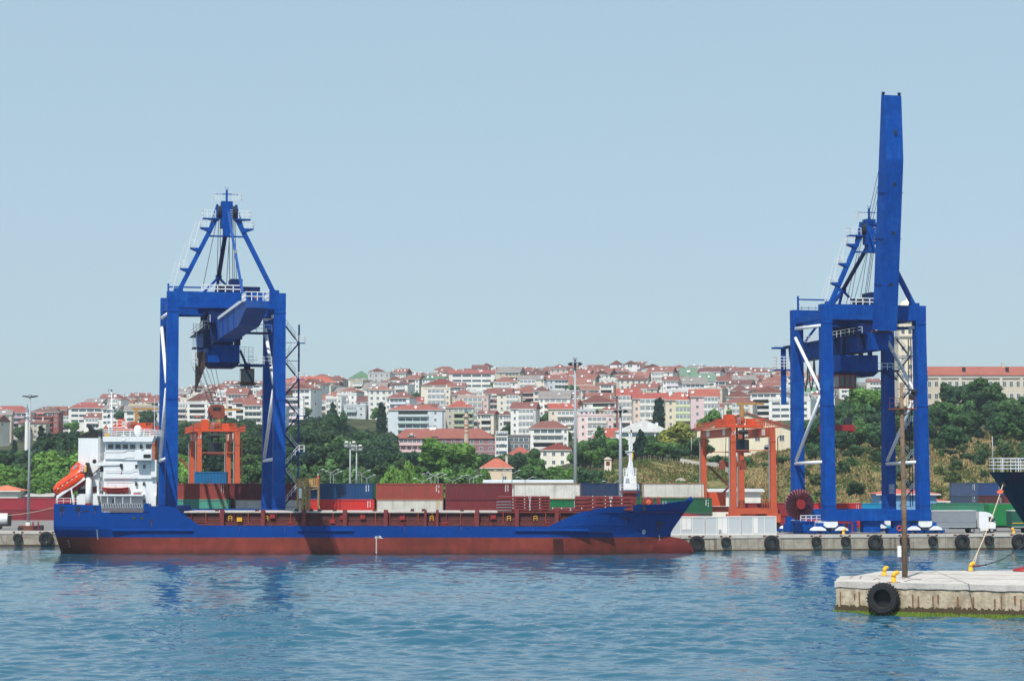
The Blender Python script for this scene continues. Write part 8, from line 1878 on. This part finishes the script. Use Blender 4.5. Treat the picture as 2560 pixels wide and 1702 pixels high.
fill(560, 960, 530, 560, 16, lambda px, yb, yt, D: True, [(58, 82, 50), (66, 92, 52)], ['broad', 'bush'], (6, 9), {'broad': 'low dark green tree along the road behind the royal blue container', 'bush': 'dark shrub along the road behind the royal blue container'}, 'trees along the road behind the yard', 6)
fill(990, 1440, 505, 600, 34, lambda px, yb, yt, D: yt > lerp_tab([(990, 1160), (1190, 1160), (1215, 1186), (1290, 1180), (1300, 1150), (1440, 1165)], px), [G2, (80, 110, 54), G1], ['broad', 'bush'], (6, 9), {'broad': 'leafy tree of the belt just behind the street lamps', 'bush': 'leafy shrub of the belt just behind the street lamps'}, 'belt of trees behind the street lamps', 5)
belt = {'broad': 'leafy tree in the belt below the houses right of centre', 'pine': 'dark pine in the belt below the houses right of centre'}
fill(1000, 1500, 620, 850, 34, lambda px, yb, yt, D: yt > lerp_tab([(1000, 1130), (1240, 1130), (1340, 1120), (1360, 1164), (1440, 1164), (1450, 1100), (1500, 1090)], px), [G1, G4, G2], ['broad', 'pine'], (7, 11), belt, 'belt of trees below the houses')
belt2 = {'broad': 'leafy tree in the grove above the grassy bank', 'pine': 'dark pine in the grove above the grassy bank'}
fill(1510, 1990, 640, 820, 40, lambda px, yb, yt, D: yt > lerp_tab([(1510, 1090), (1580, 1096), (1650, 1080), (1760, 1080), (1840, 1050), (1990, 1040)], px) and not (1735 < px < 1990 and D < 690), [G1, G4, G2], ['broad', 'pine'], (8, 12), belt2, 'grove above the grassy bank')
slope = {'broad': 'leafy tree on the wooded slope below the barracks', 'pine': 'dark pine on the wooded slope below the barracks', 'bush': 'dark shrub on the wooded slope below the barracks'}
fill(1995, 2330, 590, 740, 40, lambda px, yb, yt, D: yt > lerp_tab([(1995, 1050), (2100, 1010), (2140, 980), (2230, 1000), (2330, 1010)], px) and yb < 1165, [G1, G4, (50, 78, 48)], ['broad', 'pine', 'bush'], (6, 11), slope, 'trees on the wooded slope below the barracks', 6)
fill(2330, 2680, 590, 722, 44, lambda px, yb, yt, D: yt > lerp_tab([(2330, 1000), (2370, 960), (2470, 955), (2530, 985), (2680, 990)], px) and yb < 1130, [G1, G4, (46, 72, 46)], ['broad', 'pine', 'bush'], (5, 9), slope, 'trees on the wooded slope below the barracks', 5)
fill(1990, 2640, 500, 600, 64, lambda px, yb, yt, D: True, [(52, 74, 46), (64, 88, 50), (72, 84, 50)], ['bush'], (1.5, 4.2), {'bush': 'shrub scattered over the dry grassy bank on the right'}, 'shrubs on the dry bank', 5)
town = {'broad': 'small tree growing between the houses on the hill', 'pine': 'small dark pine growing between the houses on the hill', 'cypress': 'slim cypress growing between the houses on the hill'}
fill(0, 2080, 880, 1280, 46, lambda px, yb, yt, D: yb < lerp_tab(TOWNLIM, px) + 10, [G1, G4, G2], ['broad', 'pine', 'broad', 'cypress'], (6, 10), town, 'trees between the houses', 14)
HAZE = 0.00012
# ------------------------------------------------------------------ haze
m = MB(); m.box(-1330, 1330, -90, 1760, -4, 175)
hz = bpy.data.materials.new('haze'); hz.use_nodes = True; t = hz.node_tree; t.nodes.remove(t.nodes['Principled BSDF'])
pv = t.nodes.new('ShaderNodeVolumePrincipled'); pv.inputs['Color'].default_value = (0.80, 0.90, 1.0, 1); pv.inputs['Density'].default_value = HAZE; pv.inputs['Anisotropy'].default_value = 0.2
t.links.new(pv.outputs[0], t.nodes['Material Output'].inputs['Volume']); MATS['haze'] = hz
hzo = m.build('haze', 'haze'); hzo['kind'] = 'stuff'
